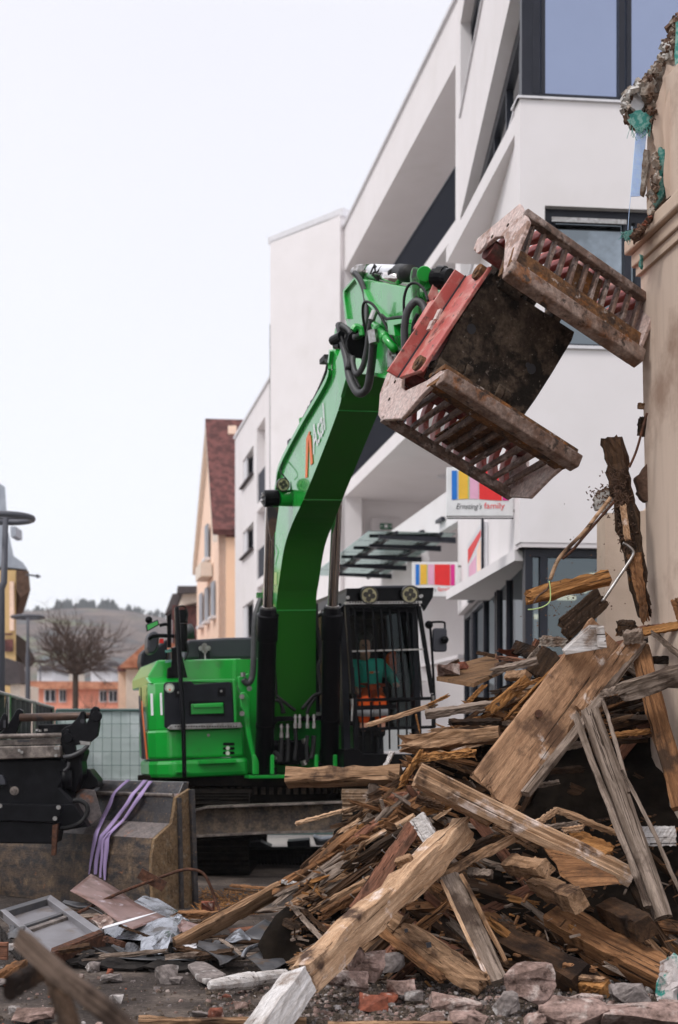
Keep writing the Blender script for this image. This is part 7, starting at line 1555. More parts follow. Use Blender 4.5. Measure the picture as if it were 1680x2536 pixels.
stone('dark round stone half hidden behind the leaning pale stone', ZP, 430, 935, 100, 70, 8.4, 'stone_grey', 10)
stone('pale stone fragment at the very bottom edge, middle', ZP, 740, 1160, 150, 60, 7.3, 'stone_pink', 11)
stone('small white stone at the bottom edge left of the pale fragment', ZP, 590, 1150, 90, 40, 7.4, 'stone_pink', 12)
stone('small upright stone at the bottom edge below the large pale one', ZP, 1000, 1165, 80, 60, 7.25, 'stone_pink', 13)
stone('dark grey stone lying before the long red brown beam', ZP, 1375, 1060, 140, 80, 8.0, 'stone_grey', 15)
stone('broken orange red brick with dark face near the lower edge', ZP, 362, 1092, 110, 54, 7.75, 'brick_red', 22, name='brick', cat='brick', box=True)
stone('small reddish brick bit behind the broken brick', ZP, 420, 1075, 70, 40, 7.95, 'brick_red', 23, name='brick', cat='brick')
stone('brown angular stone alone on the ground left of the baluster', ZM, 922, 1598, 120, 110, 8.75, 'stone_grey', 24)
stone('small brown stone touching the angular one', ZM, 975, 1630, 80, 40, 8.7, 'stone_grey', 25)
stone('pale angular stone behind the blurred plank', ZM, 515, 1555, 80, 52, 9.2, 'stone_grey', 26)
stone('flat pale stone on the ground below the bent gutter', ZM, 618, 1612, 112, 40, 8.8, 'stone_grey', 27)
stone('small amber stone just above the flat pale one', ZM, 610, 1580, 40, 24, 9.0, 'brick_red', 28, name='brick', cat='brick')
stone('upright orange brick shard at the lower edge beside the white beam', ZM, 1198, 1820, 80, 70, 7.5, 'brick_red', 29, name='brick', cat='brick')
stone('flat white stone chip near the orange brick shard', ZM, 1335, 1765, 90, 30, 7.75, 'stone_pink', 30)
stone('flat grey brown stone left of the orange brick shard', ZM, 1100, 1820, 110, 34, 7.5, 'stone_grey', 31)
stone('pink slab fragment on the paving in the lower left corner', Z1, 260, 1980, 300, 90, 7.45, 'stone_pink', 32)
stone('orange brick lying on the wood chips by the bucket', Z2, 225, 1200, 105, 78, 11.6, 'brick_red', 33, name='brick', cat='brick', box=True)
stone('pale pinkish brick at the left tip of the plywood sheet', ZU, 255, 712, 115, 56, 10.55, 'stone_pink', 34, name='brick', cat='brick', box=True)
stone('red brick rubble in the middle of the plywood sheet', ZU, 350, 690, 70, 44, 10.65, 'brick_red', 35, name='brick', cat='brick')
stone('mortar covered red brick at the right end of the plywood sheet', ZU, 600, 626, 118, 50, 10.6, 'brick_red', 36, name='brick', cat='brick', box=True)
stone('small dark brick bit under the mortar covered brick', ZU, 570, 680, 90, 40, 10.4, 'clay_brown', 37, name='brick', cat='brick')
stone('dark rock at the lower edge far left of the blurred plank', ZM, 20, 1640, 80, 30, 8.6, 'stone_grey', 38)
# flat broken tile, baluster, floor boards on the ground
g = MB(); g.prism([G(Z2, x, y, .03) for x, y in ((55, 1745), (110, 1722), (190, 1715), (250, 1745), (385, 1830), (330, 1862), (205, 1880), (130, 1850))], V((0, 0, .035))); g.build('stone_slab', 'stone_grey', bevel=.01, label='flat broken stone slab with orange edge left of the baluster', cat='stone')
c0_ = P(Z2, 235, 1885, 8.2); c1_ = P(Z2, 900, 1800, 8.5); dv = (c1_-c0_); g = MB()
ps_ = [(0, .022), (.03, .03), (.05, .034), (.36, .05), (.52, .054), (.56, .046), (.58, .05), (.60, .040), (.64, .046), (.9, .044), (1, .042)]
g.tube([c0_+dv*t for t, _ in ps_], [r for _, r in ps_], 12); g.build('baluster', 'wood_white', label='white turned wooden baluster lying on the ground', cat='baluster')
T('floor_board', 'tan board lying flush at the bottom edge left of the white beam', ZM, (770, 1862), (1700, 1872), 60, (7.3, 7.3), .03, 'wood_tan', 30)
T('floor_board', 'tan board along the bottom edge under the stones', ZP, (180, 1185), (680, 1182), 30, (7.25, 7.25), .03, 'wood_tan', 40)
T('board', 'brown board entering from the left edge below the metal frame', ZM, (-60, 1640), (130, 1545), 62, (8.8, 9.1), .08, 'wood_brown', 20)
T('board', 'pale painted board stack end at the left edge', ZM, (-30, 1475), (120, 1450), 60, (9.3, 9.5), .05, 'wood_white', 10)
g = MB(); g.prism([P(ZM, x, y, 9.1) for x, y in ((-10, 1422), (42, 1422), (40, 1520), (-10, 1515))], V((0, .04, 0))); g.build('red_plate', 'wood_red', label='dark red plate with a round hole at the left edge', cat='plate', bevel=.003)
T('plank', 'blurred brown plank closest to the camera slanting across the lower left corner', ident, (50, 2325), (2500, 4400), 62, (4.0, 2.2), .035, 'wood_old', 20, nseg=14)
T('plank', 'blurred short plank crossing under the nearest one', Z1, (70, 1780), (400, 1600), 170, (4.2, 4.6), .03, 'wood_dark', 30)
T('plank', 'blurred dark plank propping the nearest one from below', Z1, (420, 1680), (620, 2300), 150, (4.2, 3.9), .04, 'wood_rotten', 0)
# ---------------------------------------------------------------- metal scrap, lower left
fp = [P(Z1, -20, 1172, 10.3), P(Z1, 392, 1062, 10.7), P(Z1, 812, 1352, 9.7), P(Z1, 385, 1515, 9.2)]
fo4 = [P(Z1, 2, 1200, 10.2), P(Z1, 235, 1450, 9.3)]
MF = empty('metal_casement', (fp[0]+fp[2])/2, 'grey sheet metal window frame with two panels lying in front of the bucket', 'casement')
A_, B_, C_, D_ = P(Z1, 0, 1180, 10.3), P(Z1, 395, 1062, 10.7), P(Z1, 812, 1350, 9.75), P(Z1, 390, 1520, 9.2)
pl = lambda s, t: (A_*(1-s)+B_*s)*(1-t)+(D_*(1-s)+C_*s)*t
fnn = (B_-A_).cross(D_-A_).normalized(); fnn = fnn if fnn.z > 0 else -fnn
g = MB(); g.prism([pl(.0, 0)-fnn*.05, pl(1, 0)-fnn*.05, pl(1, 1)-fnn*.05, pl(0, 1)-fnn*.05], fnn*.01); g.build('panel', 'grey_panel', MF)
for nm, pts, mt in (('frame_rail', [(0, 0), (1, 0), (1, .07), (0, .07)], 'zinc_dark'), ('frame_rail', [(.86, .0), (1, 0), (1, 1), (.86, 1)], 'grey_panel'), ('frame_rail', [(0, 0), (.10, 0), (.10, 1), (0, 1)], 'grey_panel'), ('frame_rail', [(0, .93), (1, .93), (1, 1), (0, 1)], 'rust'), ('mullion', [(.1, .42), (.86, .42), (.86, .47), (.1, .47)], 'worn_steel'), ('mullion', [(.1, .34), (.86, .34), (.86, .38), (.1, .38)], 'zinc_dark')):
    g = MB(); g.prism([pl(s, t)-fnn*.045 for s, t in pts], fnn*(.055 if nm == 'frame_rail' else .03)); g.build(nm, mt, MF, bevel=.004)
g = MB(); g.prism([pl(0, 1), pl(1, 1), pl(1, 1)-fnn*.09, pl(0, 1)-fnn*.09], (D_-A_).normalized()*.012); g.build('rusty_flange', 'rust', MF)
def sheet(name, label, rows, mt, th=.004, cat='sheet metal', crump=0.0, seed=1, z=Z1):
    """rows: two polylines of (x, y, depth) bounding a sheet"""
    random.seed(seed); A2, B2 = rows; n_ = len(A2); sub = 5; g = MB(); ra = []; rb = []
    def cr(p, i, t):
        a, b, c, d = (P(z, *p[max(i-1, 0)]), P(z, *p[i]), P(z, *p[i+1]), P(z, *p[min(i+2, len(p)-1)])); return .5*(2*b+(c-a)*t+(2*a-5*b+4*c-d)*t*t+(3*b-a-3*c+d)*t**3)
    for i in range(n_-1):
        for k in range(sub): ra.append(cr(A2, i, k/sub)); rb.append(cr(B2, i, k/sub))
    ra.append(P(z, *A2[-1])); rb.append(P(z, *B2[-1])); m_ = 6
    for side in (0, 1):
        for a, b in zip(ra, rb):
            for j in range(m_+1):
                q = a+(b-a)*j/m_; q = q+V((0, 0, 1))*crump*2.2*(abs(noise.noise(q*7+V((seed, 0, 0))))-.2)+V((0, 1, 0))*crump*2*(abs(noise.noise(q*8+V((0, seed, 0))))-.2)+V((random.uniform(-1, 1), random.uniform(-1, 1), random.uniform(-1, 1)))*crump*.12; g.v.append(q+V((0, .5, -.8))*th*side)
    L1 = len(ra); S_ = L1*(m_+1)
    for side in (0, 1):
        for i in range(L1-1):
            for j in range(m_): a = side*S_+i*(m_+1)+j; g.f.append((a, a+1, a+m_+2, a+m_+1) if side else (a, a+m_+1, a+m_+2, a+1)); g.m.append(0)
    for i in range(L1-1):
        for j in (0, m_): a = i*(m_+1)+j; g.f.append((a, a+m_+1, a+m_+1+S_, a+S_)); g.m.append(0)
    for j in range(m_):
        for i in (0, L1-1): a = i*(m_+1)+j; g.f.append((a, a+1, a+1+S_, a+S_)); g.m.append(0)
    o = g.build(name, mt, label=label, cat=cat, smooth=crump < .005); return o
sheet('copper_sheet', 'curved brown coated metal sheet leaning between frame and bucket', ([(545, 1022, 10.6), (740, 1130, 10.4), (860, 1220, 10.2), (1010, 1330, 9.9)], [(708, 890, 11.2), (900, 1000, 11.0), (1060, 1115, 10.8), (1290, 1225, 10.3)]), 'copper_sheet', .006)
sheet('zinc_sheet', 'light grey metal sheet with dark rim behind the brown sheet', ([(1035, 1105, 10.9), (1180, 1190, 10.7), (1300, 1230, 10.5)], [(1125, 1062, 11.1), (1250, 1095, 11.0), (1385, 1180, 10.8)]), 'zinc', crump=.008, seed=3)
sheet('zinc_sheet', 'grey dented flat sheet in front of the brown sheet', ([(905, 1395, 9.9), (1100, 1405, 9.8), (1300, 1400, 9.7), (1440, 1400, 9.7)], [(900, 1372, 10.1), (1100, 1290, 10.1), (1310, 1232, 10.1), (1470, 1372, 9.9)]), 'zinc', crump=.006, seed=5)
sheet('zinc_sheet', 'crumpled shiny metal strip standing up left of the long board', ([(1090, 1500, 9.4), (1160, 1510, 9.35), (1230, 1440, 9.4), (1300, 1430, 9.4)], [(1100, 1385, 9.6), (1200, 1375, 9.6), (1300, 1320, 9.7), (1400, 1400, 9.6)]), 'zinc', crump=.022, seed=8)
sheet('zinc_sheet', 'bent bright metal fold in the middle of the scrap', ([(1180, 1460, 9.3), (1240, 1510, 9.3), (1290, 1500, 9.3)], [(1250, 1380, 9.45), (1310, 1400, 9.45), (1350, 1340, 9.5)]), 'zinc', crump=.02, seed=9)
sheet('zinc_sheet', 'dark folded metal corner beside the frame lower corner', ([(865, 1465, 9.5), (960, 1500, 9.4), (1085, 1510, 9.4)], [(880, 1430, 9.6), (980, 1440, 9.6), (1090, 1470, 9.5)]), 'zinc_dark', crump=.02, seed=10)
sheet('gutter', 'long dark bent gutter curving under the scrap metal', ([(720, 1455, 9.6), (880, 1530, 9.4), (1100, 1555, 9.3), (1320, 1560, 9.3), (1450, 1560, 9.3), (1660, 1600, 9.4)], [(745, 1460, 9.8), (900, 1505, 9.6), (1100, 1520, 9.5), (1310, 1520, 9.5), (1450, 1450, 9.6), (1580, 1440, 9.7)]), 'zinc_dark', th=.01, cat='gutter')
sheet('gutter', 'dark tube like gutter piece between metal frame and brown sheet', ([(485, 1110, 10.6), (600, 1145, 10.5), (700, 1150, 10.4), (800, 1200, 10.3)], [(500, 1092, 10.7), (620, 1112, 10.7), (700, 1128, 10.6), (850, 1220, 10.4)]), 'zinc_dark', th=.02, cat='gutter')
sheet('zinc_sheet', 'pale painted strip lying over the brown sheet corner', ([(790, 1320, 9.75), (1000, 1260, 9.8), (1215, 1190, 9.9)], [(805, 1300, 9.8), (1010, 1240, 9.85), (1222, 1186, 9.95)]), 'white_trim', th=.006)
sheet('plaster_bag', 'crumpled pale bag between frame and brown sheet', ([(690, 1250, 10.1), (780, 1300, 10.0), (870, 1290, 10.0)], [(720, 1230, 10.2), (810, 1235, 10.2), (890, 1260, 10.1)]), 'stone_pink', th=.03, crump=.03, seed=4, cat='bag')
sheet('zinc_sheet', 'bluish metal scrap below the crumpled pale bag', ([(820, 1370, 9.8), (920, 1380, 9.75), (960, 1350, 9.8)], [(810, 1330, 9.9), (900, 1320, 9.9), (990, 1320, 9.9)]), 'zinc', crump=.03, seed=14)
sheet('metal_sheet', 'dark metal sheet with curled bright rim right of the gutter', ([(560, 1640, 9.0), (640, 1700, 8.9), (725, 1775, 8.8)], [(900, 1500, 9.4), (960, 1570, 9.2), (1010, 1640, 9.1)]), 'zinc_dark', th=.008, z=Z2, crump=.01)
g = MB(); g.curve([P(Z2, x, y, Y) for x, y, Y in ((530, 1650, 8.95), (545, 1600, 9.0), (600, 1555, 9.1), (740, 1520, 9.3), (930, 1500, 9.5))], .016, 8); g.build('curled_rim', 'zinc', bpy.data.objects['metal_sheet'], smooth=True)
sheet('metal_sheet', 'dark bent plate standing under the long grey board', ([(515, 1440, 9.6), (620, 1480, 9.5), (800, 1500, 9.5)], [(720, 1310, 9.8), (800, 1350, 9.7), (850, 1400, 9.7)]), 'zinc_dark', th=.006, z=Z2)
T('pipe_stub', 'short rusty pipe stub on the scrap beside the frame', Z1, (820, 1395), (960, 1440), 48, (9.5, 9.4), .05, 'rust', 10, cat='pipe')
T('long_board', 'long grey edged board sloping up from the scrap to the heap', Z2, (-60, 1540), (850, 1060), 62, (9.5, 9.9), .13, 'wood_tan', -38, nseg=14, cat='board')
T('board', 'dark brown board tip continuing the long grey edged board', Z2, (800, 1090), (1295, 975), 70, (9.7, 9.5), .05, 'wood_brown', -30, rag1=.15)
T('board', 'pale board tip resting above the dark brown tip', Z2, (865, 985), (1010, 1010), 34, (9.85, 9.8), .02, 'wood_white', 20, rag1=.06)
T('board', 'horizontal brown board lying at the foot of the bucket', Z2, (-30, 1275), (330, 1280), 74, (11.0, 10.8), .05, 'wood_brown', 20, rag1=.04)
T('board', 'dark flat board lying behind the long grey edged board', Z2, (180, 1340), (640, 1110), 50, (10.4, 10.2), .03, 'wood_dark', 30)
T('lath', 'thin red brown lath lying on the road behind the heap', Z2, (425, 1022), (740, 1045), 20, (12.4, 12.0), .03, 'wood_brown', 20)
T('lath', 'second thin lath just below the red brown one on the road', Z2, (370, 1048), (650, 1075), 12, (12.2, 11.9), .02, 'wood_dark', 20)
T('batten', 'weathered batten leaning down right of the dark bent plate', Z2, (940, 1180), (1215, 1500), 44, (9.1, 8.6), .03, 'wood_grey', 10)
T('batten', 'second weathered batten right of the leaning one, more upright', Z2, (1040, 1220), (1280, 1450), 36, (9.1, 8.8), .03, 'wood_dark', 10)
T('wood_chunk', 'rotten orange wood chunk under the leaning battens', Z2, (900, 1330), (1070, 1410), 80, (9.2, 9.0), .07, 'wood_rotten', 10, rag0=.05, rag1=.06)
wire('reinforcing_rod', 'rusty bent iron rod arching from the scrap over the bucket corner', [(612, 1192, 10.3), (740, 1130, 10.5), (940, 1035, 10.8), (1190, 940, 11.0), (1400, 866, 11.2), (1500, 858, 11.2), (1580, 890, 11.2), (1635, 985, 11.2), (1680, 1110, 11.2), (1725, 1235, 11.1)], .013, 'rust', Z1, sub=8)
g = MB(); a = P(Z1, 1085, 885, 11.0); b = P(Z1, 1280, 992, 11.0); g.bar(a, b, .014, .085, up=(0, 0, 1)); g.build('iron_plate', 'rust', label='flat rusty iron plate fixed across the bent rod', cat='plate')
sheet('shade_sheet', 'black sheet added as shade under the metal frame and scrap', ([(250, 1440, 9.6), (500, 1560, 9.35), (800, 1600, 9.2), (1200, 1625, 9.1), (1600, 1640, 9.1)], [(400, 1330, 10.4), (700, 1330, 10.3), (1000, 1380, 10.2), (1300, 1390, 10.1), (1650, 1400, 10.0)]), 'shade_scrap_black', th=.02, crump=.035, seed=22, cat='shade sheet')  # black sheet added where only shade lies beneath the metal
sheet('zinc_sheet', 'grey twisted flashing strip beside the foot of the bucket', ([(1290, 1240, 10.3), (1380, 1270, 10.2), (1480, 1290, 10.2)], [(1385, 1190, 10.6), (1440, 1230, 10.5), (1560, 1330, 10.3)]), 'zinc', crump=.04, seed=31)
sheet('zinc_sheet', 'brown bent metal flap below the long board upper part', ([(1380, 1290, 9.9), (1440, 1400, 9.7), (1480, 1390, 9.7)], [(1420, 1255, 10.1), (1530, 1270, 10.0), (1600, 1290, 9.9)]), 'copper_sheet', crump=.03, seed=32)
sheet('zinc_sheet', 'thin white flashing lying under the crumpled strip', ([(1340, 1460, 9.5), (1420, 1480, 9.45), (1520, 1450, 9.45)], [(1350, 1440, 9.6), (1430, 1435, 9.6), (1530, 1425, 9.6)]), 'white_trim', crump=.02, seed=33)
sheet('shade_sheet', 'black flap added as shade below the frame left corner', ([(-20, 1240, 9.9), (60, 1380, 9.6), (180, 1470, 9.4)], [(-20, 1300, 9.8), (30, 1450, 9.5), (150, 1560, 9.2)]), 'shade_scrap_black', th=.02, crump=.03, seed=23, cat='shade sheet')  # second added sheet, stands in for shade at the frame corner
# clutter beyond the tracks
g = MB(); 
for i in range(60):
    x = 640+i*8.5; 
    g.prism([P(ident, x, 2118, 17.6), P(ident, x+5, 2118, 17.6), P(ident, x+5, 2142, 17.55), P(ident, x, 2142, 17.55)], V((0, .05, 0)))
g.prism([P(ident, 600, 2105, 17.7), P(ident, 1120, 2100, 17.7), P(ident, 1120, 2150, 17.7), P(ident, 600, 2160, 17.7)], V((0, .5, 0))); g.build('ridged_mat', 'track_dark', label='dark ridged roll lying between the tracks under the machine', cat='mat')
g = MB(); g.prism([P(Z2, x, y, 19.5) for x, y in ((560, 655), (680, 640), (770, 685), (760, 710), (560, 705))], V((0, .5, 0))); g.build('grey_cover', 'hose_grey', label='grey box lid on the road seen between the tracks', cat='lid', bevel=.01)
g = MB(); g.prism([P(Z2, x, y, 20) for x, y in ((910, 640), (1100, 625), (1110, 700), (915, 710))], V((0, .5, 0))); g.build('black_box', 'black_plastic', label='black box on the road seen between the tracks', cat='box', bevel=.01)
g = MB(); g.prism([P(Z2, x, y, 19.8) for x, y in ((1130, 590), (1200, 620), (1370, 600), (1385, 680), (1280, 670), (1160, 680))], V((0, .5, 0))); g.build('blue_tarp', 'slate_blue', label='dark blue tarpaulin bundle beside the black box', cat='tarpaulin', bevel=.03)
# teal net cloth in lower right corner
sheet('netting_cloth', 'white and teal plaster netting in the lower right corner', ([(1500, 940, 8.2), (1492, 1000, 8.1), (1490, 1075, 8.0)], [(1600, 900, 8.2), (1600, 1000, 8.1), (1600, 1100, 8.0)]), 'netting_cloth', z=ZP, crump=.08, th=.01, cat='netting')
# ---------------------------------------------------------------- body of the heap: hidden core and many filler pieces
def pdep(y): return 8.25+(2454-y)/900*2.5
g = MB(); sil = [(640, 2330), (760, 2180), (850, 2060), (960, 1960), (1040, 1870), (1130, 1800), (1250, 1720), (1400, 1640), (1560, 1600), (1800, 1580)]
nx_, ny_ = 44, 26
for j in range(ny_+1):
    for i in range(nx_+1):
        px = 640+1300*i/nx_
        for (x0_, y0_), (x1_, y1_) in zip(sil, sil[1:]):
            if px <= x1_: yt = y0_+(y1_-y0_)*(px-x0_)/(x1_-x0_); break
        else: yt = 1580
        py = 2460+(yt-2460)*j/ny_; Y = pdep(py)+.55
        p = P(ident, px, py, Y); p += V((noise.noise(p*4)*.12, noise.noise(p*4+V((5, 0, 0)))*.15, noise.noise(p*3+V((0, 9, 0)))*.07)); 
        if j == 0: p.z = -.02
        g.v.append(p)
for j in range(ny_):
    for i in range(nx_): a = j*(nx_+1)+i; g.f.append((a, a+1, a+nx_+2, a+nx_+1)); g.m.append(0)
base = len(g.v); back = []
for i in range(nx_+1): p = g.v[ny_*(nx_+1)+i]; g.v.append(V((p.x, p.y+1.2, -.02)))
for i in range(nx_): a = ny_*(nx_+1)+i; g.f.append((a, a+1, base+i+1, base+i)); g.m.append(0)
g.build('rubble_core', 'rubble_shade', label='rubble core inside the timber heap, coloured black for gap shade', kind='stuff', smooth=True)
protos = []
FL = ['brown broken board piece in the heap', 'dark broken board piece deep in the heap', 'narrow grey broken board in the heap', 'short amber broken lath in the heap', 'thick rotten black timber piece in the heap', 'tan broken board piece in the heap', 'red brown broken board piece in the heap', 'long dark square batten piece in the heap', 'short wide grey board piece in the heap', 'short thick brown timber stub in the heap', 'thin grey lath in the heap', 'thin tan lath in the heap', 'thin brown lath in the heap', 'thin dark lath in the heap', 'short pale lath end in the heap', 'thin amber lath splinter in the heap']
random.seed(77)
kinds = [('wood_brown', .9, .10, .03), ('wood_dark', .7, .12, .04), ('wood_grey', .8, .06, .025), ('wood_amber', .5, .05, .03), ('wood_rotten', .6, .13, .06), ('wood_tan', .6, .07, .03), ('wood_red', .7, .09, .025), ('wood_dark', 1.0, .05, .05), ('wood_grey', .45, .1, .02), ('wood_brown', .35, .12, .1), ('wood_grey', .7, .035, .012), ('wood_tan', .5, .03, .014), ('wood_brown', .8, .045, .014), ('wood_dark', .6, .05, .018), ('wood_pale', .35, .04, .01), ('wood_amber', .4, .025, .012)]
for i, (mt, L_, wd2, th2) in enumerate(kinds):
    o = beam('broken_board' if i < 10 else 'broken_lath', FL[i], (0, 0, 0), (L_, 0, 0), wd2, th2, mt, 0, rag0=.12, rag1=.14, seed=100+i, wob=.006, group='repeats of the '+FL[i], nseg=6)
    protos.append(o)
def top_at(px):
    for (x0_, y0_), (x1_, y1_) in zip(sil, sil[1:]):
        if px <= x1_: return y0_+(y1_-y0_)*(px-x0_)/(x1_-x0_)
    return 1580
used = set(); cnt = 0
for k in range(520):
    px = 780+920*random.random()**.85; yt = top_at(px)-8; py = yt+(2430-yt)*random.random()**.95
    if k > 330: px = random.choice([random.uniform(900, 1300), random.uniform(760, 1100)]); yt = top_at(px)-4; py = yt+(1900-yt if px > 1100 else 2200-yt)*random.random()
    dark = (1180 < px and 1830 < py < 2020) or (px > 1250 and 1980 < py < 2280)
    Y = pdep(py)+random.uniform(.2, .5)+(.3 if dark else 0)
    i = random.choice(range(len(kinds)) if k < 331 else range(10, 16)) if not dark else random.choice([1, 4, 7])  # hollows draw only dark kinds, their shade put into the wood colour
    src = protos[i]
    if dark and random.random() < .62: continue
    md = .58 if px < 1010 else (.1 if py < 1850 else -.5)
    ang = random.gauss(md, .16) if random.random() < .8 else random.uniform(-1.2, 1.2)
    X = V((math.cos(ang), random.gauss(0, .45), math.sin(ang))).normalized()*(1 if random.random() < .5 else -1)
    N_ = V((random.gauss(0, .5), -1, random.gauss(.6, .5))); N_ = (N_-X*N_.dot(X)).normalized(); Yv = N_.cross(X); sc = random.uniform(.45, 1.05)
    c_ = P(ident, px, py, Y)-X*kinds[i][1]*.5*sc
    if c_.z < .05 and (c_+X*kinds[i][1]*sc).z < .05: continue
    M_ = Matrix(((X.x*sc, Yv.x*sc, N_.x*sc, c_.x), (X.y*sc, Yv.y*sc, N_.y*sc, c_.y), (X.z*sc, Yv.z*sc, N_.z*sc, c_.z), (0, 0, 0, 1)))
    if i not in used: o = src; used.add(i)
    else: o = src.copy(); COL.objects.link(o)
    o.matrix_world = M_; cnt += 1
for i, o in enumerate(protos):
    if i not in used: bpy.data.objects.remove(o)
# small loose stones on the ground (one object), wood chips by the bucket, splinters on the heap
random.seed(31); g = MB()
def chip(g, c, r, fl=.6):
    n_ = random.randint(5, 7); top = []; bot = []
    a0 = random.uniform(0, 6)
    for k in range(n_):
        t = a0+2*math.pi*k/n_; q = random.uniform(.6, 1); bot.append(c+V((math.cos(t)*r*q, math.sin(t)*r*q, -.002))); q *= random.uniform(.5, .85); top.append(c+V((math.cos(t)*r*q, math.sin(t)*r*q, r*fl*random.uniform(.6, 1.1))))
    i = len(g.v); g.v += bot+top; g.f.append(tuple(range(i+n_, i+2*n_))); g.m.append(0)
    for k in range(n_): j = (k+1) % n_; g.f.append((i+k, i+j, i+n_+j, i+n_+k)); g.m.append(0)
for nm, mt, cntn, rr_, lab in (('gravel', 'stone_grey', 2200, (.004, .022), 'grey grit scattered over the road'), ('gravel', 'stone_pink', 800, (.005, .034), 'pinkish mortar crumbs scattered over the road'), ('gravel', 'brick_red', 90, (.005, .018), 'red brick crumbs scattered over the road'), ('gravel', 'dirt', 3200, (.006, .030), 'brown dirt crumbs scattered over the road')):
    g = MB()
    for k in range(cntn):
        Y = 7.0+6*random.random()**1.7; X = random.uniform(-.26*Y, .26*Y); 
        if random.random() < .45: X = random.uniform(-.8, 2.0); Y = random.uniform(7.2, 8.7)
        r_ = rr_[0]+(rr_[1]-rr_[0])*random.random()**3; chip(g, V((X, Y, gh(X, Y)+.002)), r_)
    g.build(nm, mt, label=lab, kind='stuff', origin=(0, 8, 0))
for nm, mt, cn3, lab in (('gravel', 'stone_pink', 700, 'pinkish mortar grit around the stones at the foot of the heap'), ('gravel', 'dirt', 1600, 'brown grit around the stones at the foot of the heap'), ('gravel', 'stone_grey', 700, 'grey grit around the stones at the foot of the heap')):
    g = MB()
    for k in range(cn3):
        b = G(ident, random.uniform(690, 1690), 2350+190*random.random()**.7); r_ = .006+.026*random.random()**2.5; chip(g, V((b.x, b.y, gh(b.x, b.y)+.002+random.random()*.012)), r_)
    g.build(nm, mt, label=lab, kind='stuff', origin=(0, 8, 0))
random.seed(41); g = MB()
for k in range(700):
    px, py = 480+random.random()*160, 2205+random.random()*60
    b = G(ident, px, py, random.uniform(.01, .07)); t = random.uniform(0, 3.14); d = V((math.cos(t), math.sin(t), random.gauss(0, .25)))*random.uniform(.02, .09); g.bar(b, b+d, .008, .003)
g.build('wood_chips', 'wood_amber', label='bright wood chips heaped on the road beside the bucket', kind='stuff')
random.seed(43)
for mt, n_ in (('wood_amber', 70), ('wood_brown', 380), ('wood_grey', 220), ('wood_dark', 520)):
    g = MB()
    for k in range(n_):
        px = 720+960*random.random(); yt = top_at(px)-5; py = yt+(2440-yt)*random.random()
        if (1180 < px and 1830 < py < 2020): continue
        c_ = P(ident, px, py, pdep(py)+random.uniform(.05, .45)); d = V((random.gauss(0, 1), random.gauss(0, .4), random.gauss(0, .35))).normalized()*random.uniform(.02, .09); w_ = random.uniform(.006, .026)
        g.bar(c_, c_+d, w_, w_*.5)
    g.build('wood_splinters', mt, label={'wood_amber': 'fresh amber splinters strewn through the heap', 'wood_brown': 'brown splinters strewn through the heap', 'wood_grey': 'grey lath splinters strewn through the heap', 'wood_dark': 'dark crumbs and splinters strewn through the heap'}[mt], kind='stuff')
print('fillers', cnt)
# more small scrap between frame and heap
T('batten', 'thin dark lath across the grey dented sheet', Z1, (930, 1290), (1220, 1400), 16, (9.8, 9.6), .02, 'wood_dark', 10, rag1=.03)
T('board', 'short brown board end under the metal casement flange', Z1, (430, 1500), (700, 1450), 40, (9.3, 9.3), .04, 'wood_dark', 30, rag0=.03)
T('board', 'splintered board stub pointing at the gutter end', Z2, (-40, 1560), (330, 1640), 50, (9.35, 9.2), .03, 'wood_dark', 30, rag1=.12)
T('board', 'dark rotten board on the ground right of the metal casement', Z2, (120, 1640), (480, 1590), 44, (9.2, 9.2), .05, 'wood_rotten', 30, rag0=.06, rag1=.06)
T('batten', 'grey batten half buried left of the curled metal sheet', Z2, (330, 1480), (560, 1640), 22, (9.4, 9.1), .03, 'wood_grey', 10, rag0=.05)
sheet('zinc_sheet', 'curved dark gutter piece in front of the curled metal sheet', ([(130, 1540, 9.3), (300, 1640, 9.1), (330, 1720, 9.0)], [(150, 1500, 9.5), (420, 1540, 9.4), (540, 1600, 9.3)]), 'zinc_dark', th=.008, z=Z2, crump=.008, seed=51)
sheet('zinc_sheet', 'small bright metal shard under the long grey edged board', ([(360, 1495, 9.5), (440, 1505, 9.45), (560, 1500, 9.45)], [(420, 1460, 9.6), (510, 1410, 9.6), (600, 1480, 9.5)]), 'zinc', z=Z2, crump=.015, seed=52)
sheet('zinc_sheet', 'small white flashing end at the foot of the long board', ([(-10, 1560, 9.4), (60, 1575, 9.4), (130, 1560, 9.4)], [(-10, 1535, 9.5), (60, 1530, 9.5), (135, 1535, 9.5)]), 'white_trim', z=Z2, crump=.008, seed=53)
random.seed(91)
for i in range(64):
    px, py = random.uniform(150, 760), random.uniform(2250, 2385)
    k = random.choice([1, 2, 6, 8, 10, 12, 13, 13]); src = protos[k]
    if k not in used: continue
    o = src.copy(); COL.objects.link(o); b = G(ident, px, py, random.uniform(.02, .10)); an = random.uniform(-.5, .6); sc = random.uniform(.25, .6); o['label'] = FL[k].replace('in the heap', '').replace('deep', '').strip()+' scattered on the road beside the heap'; o['group'] = 'scattered '+FL[k].replace(' in the heap', '').replace(' deep', '')
    X = V((math.cos(an), math.sin(an)*.8, random.uniform(-.05, .15))).normalized(); N_ = V((random.gauss(0, .2), -.5, 1)); N_ = (N_-X*N_.dot(X)).normalized(); Yv = N_.cross(X)
    o.matrix_world = Matrix(((X.x*sc, Yv.x*sc, N_.x*sc, b.x), (X.y*sc, Yv.y*sc, N_.y*sc, b.y), (X.z*sc, Yv.z*sc, N_.z*sc, b.z), (0, 0, 0, 1)))
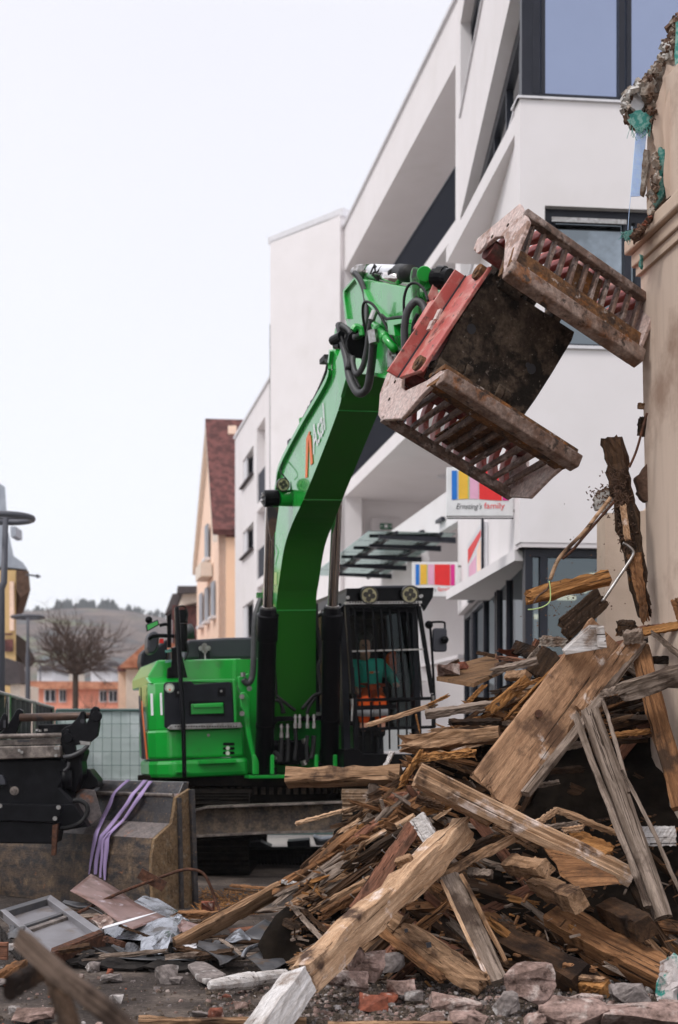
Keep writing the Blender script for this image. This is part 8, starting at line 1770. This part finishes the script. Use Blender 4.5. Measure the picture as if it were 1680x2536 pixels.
for i in range(26):
    px, py = random.choice([(random.uniform(20, 700), random.uniform(2330, 2520)), (random.uniform(700, 1660), random.uniform(2400, 2530))])
    b = G(ident, px, py); r_ = random.uniform(.03, .075); mt = random.choice(['stone_grey', 'stone_pink', 'stone_grey', 'brick_red'])
    hull('rubble_stone', {'stone_grey': 'fist sized grey rubble stone on the road', 'stone_pink': 'fist sized pinkish rubble stone on the road', 'brick_red': 'small broken red brick bit on the road'}[mt], b+V((0, 0, r_*.3)), (r_*1.3, r_*1.1, r_*.8), mt, 200+i, group={'stone_grey': 'loose grey stones', 'stone_pink': 'loose pinkish stones', 'brick_red': 'loose brick bits'}[mt], sub=1)

# ---------------------------------------------------------------- haze over the whole place
g = MB(); g.box((-470, -45, -3), (470, 1205, 112)); hz = g.build('haze', 'white', kind='stuff', label='thin grey air over the street and hills', origin=(0, 0, 0))
hm = bpy.data.materials.new('haze'); hm.use_nodes = True; hn = hm.node_tree; hn.nodes.remove(hn.nodes['Principled BSDF'])
pv = hn.nodes.new('ShaderNodeVolumePrincipled'); pv.inputs['Color'].default_value = (.93, .93, .97, 1); pv.inputs['Density'].default_value = .00032
hn.links.new(pv.outputs[0], hn.nodes['Material Output'].inputs['Volume']); hz.data.materials.clear(); hz.data.materials.append(hm)

random.seed(17)
for i, (x, y, w_, h_, Y, lab) in enumerate(((470, 1480, 130, 60, 9.6, 'black crumpled metal scrap under the casement corner'), (640, 1420, 120, 70, 9.9, 'black crumpled metal scrap between casement and pale bag'), (1480, 1350, 110, 60, 9.9, 'black crumpled metal scrap at the end of the brown flap'), (1010, 1460, 110, 50, 9.5, 'black crumpled metal scrap in front of the grey dented sheet'), (120, 1350, 120, 80, 9.7, 'black crumpled metal scrap beneath the casement left rail'))):
    sheet('metal_scrap', lab, ([(x-w_/2, y+h_*.5, Y-.1), (x, y+h_*.6, Y-.15), (x+w_/2, y+h_*.4, Y-.1)], [(x-w_*.4, y-h_*.4, Y+.1), (x+w_*.1, y-h_*.6, Y+.1), (x+w_*.6, y-h_*.3, Y+.1)]), 'zinc_dark', crump=.03, seed=60+i)

random.seed(23); WH = ['below the casement', 'behind the gutter', 'beside the brown sheet', 'under the long board', 'near the shade sheet', 'close to the bucket foot', 'by the curled sheet']
for i in range(14):
    x, y = random.uniform(430, 1750), random.uniform(1300, 1520); Y = 1.38*F/(1880+.31888*y-1850); w_ = random.uniform(60, 170); h_ = random.uniform(30, 70); m_ = random.choice(['zinc_dark', 'zinc_dark', 'zinc', 'copper_sheet', 'shade_scrap_black'])
    tone = {'zinc_dark': 'dark grey', 'zinc': 'bright grey', 'copper_sheet': 'brown', 'shade_scrap_black': 'black'}[m_]
    sheet('metal_scrap', 'small %s crumpled sheet scrap lying in the lower left jumble' % tone, ([(x-w_/2, y+h_*.3, Y-.08), (x, y+h_*.5, Y-.1), (x+w_/2, y+h_*.2, Y-.08)], [(x-w_*.3, y-h_*.4, Y+.1), (x+w_*.1, y-h_*.6, Y+.12), (x+w_*.6, y-h_*.3, Y+.1)]), m_, crump=.025, seed=90+i)['group'] = 'small %s sheet scraps' % tone
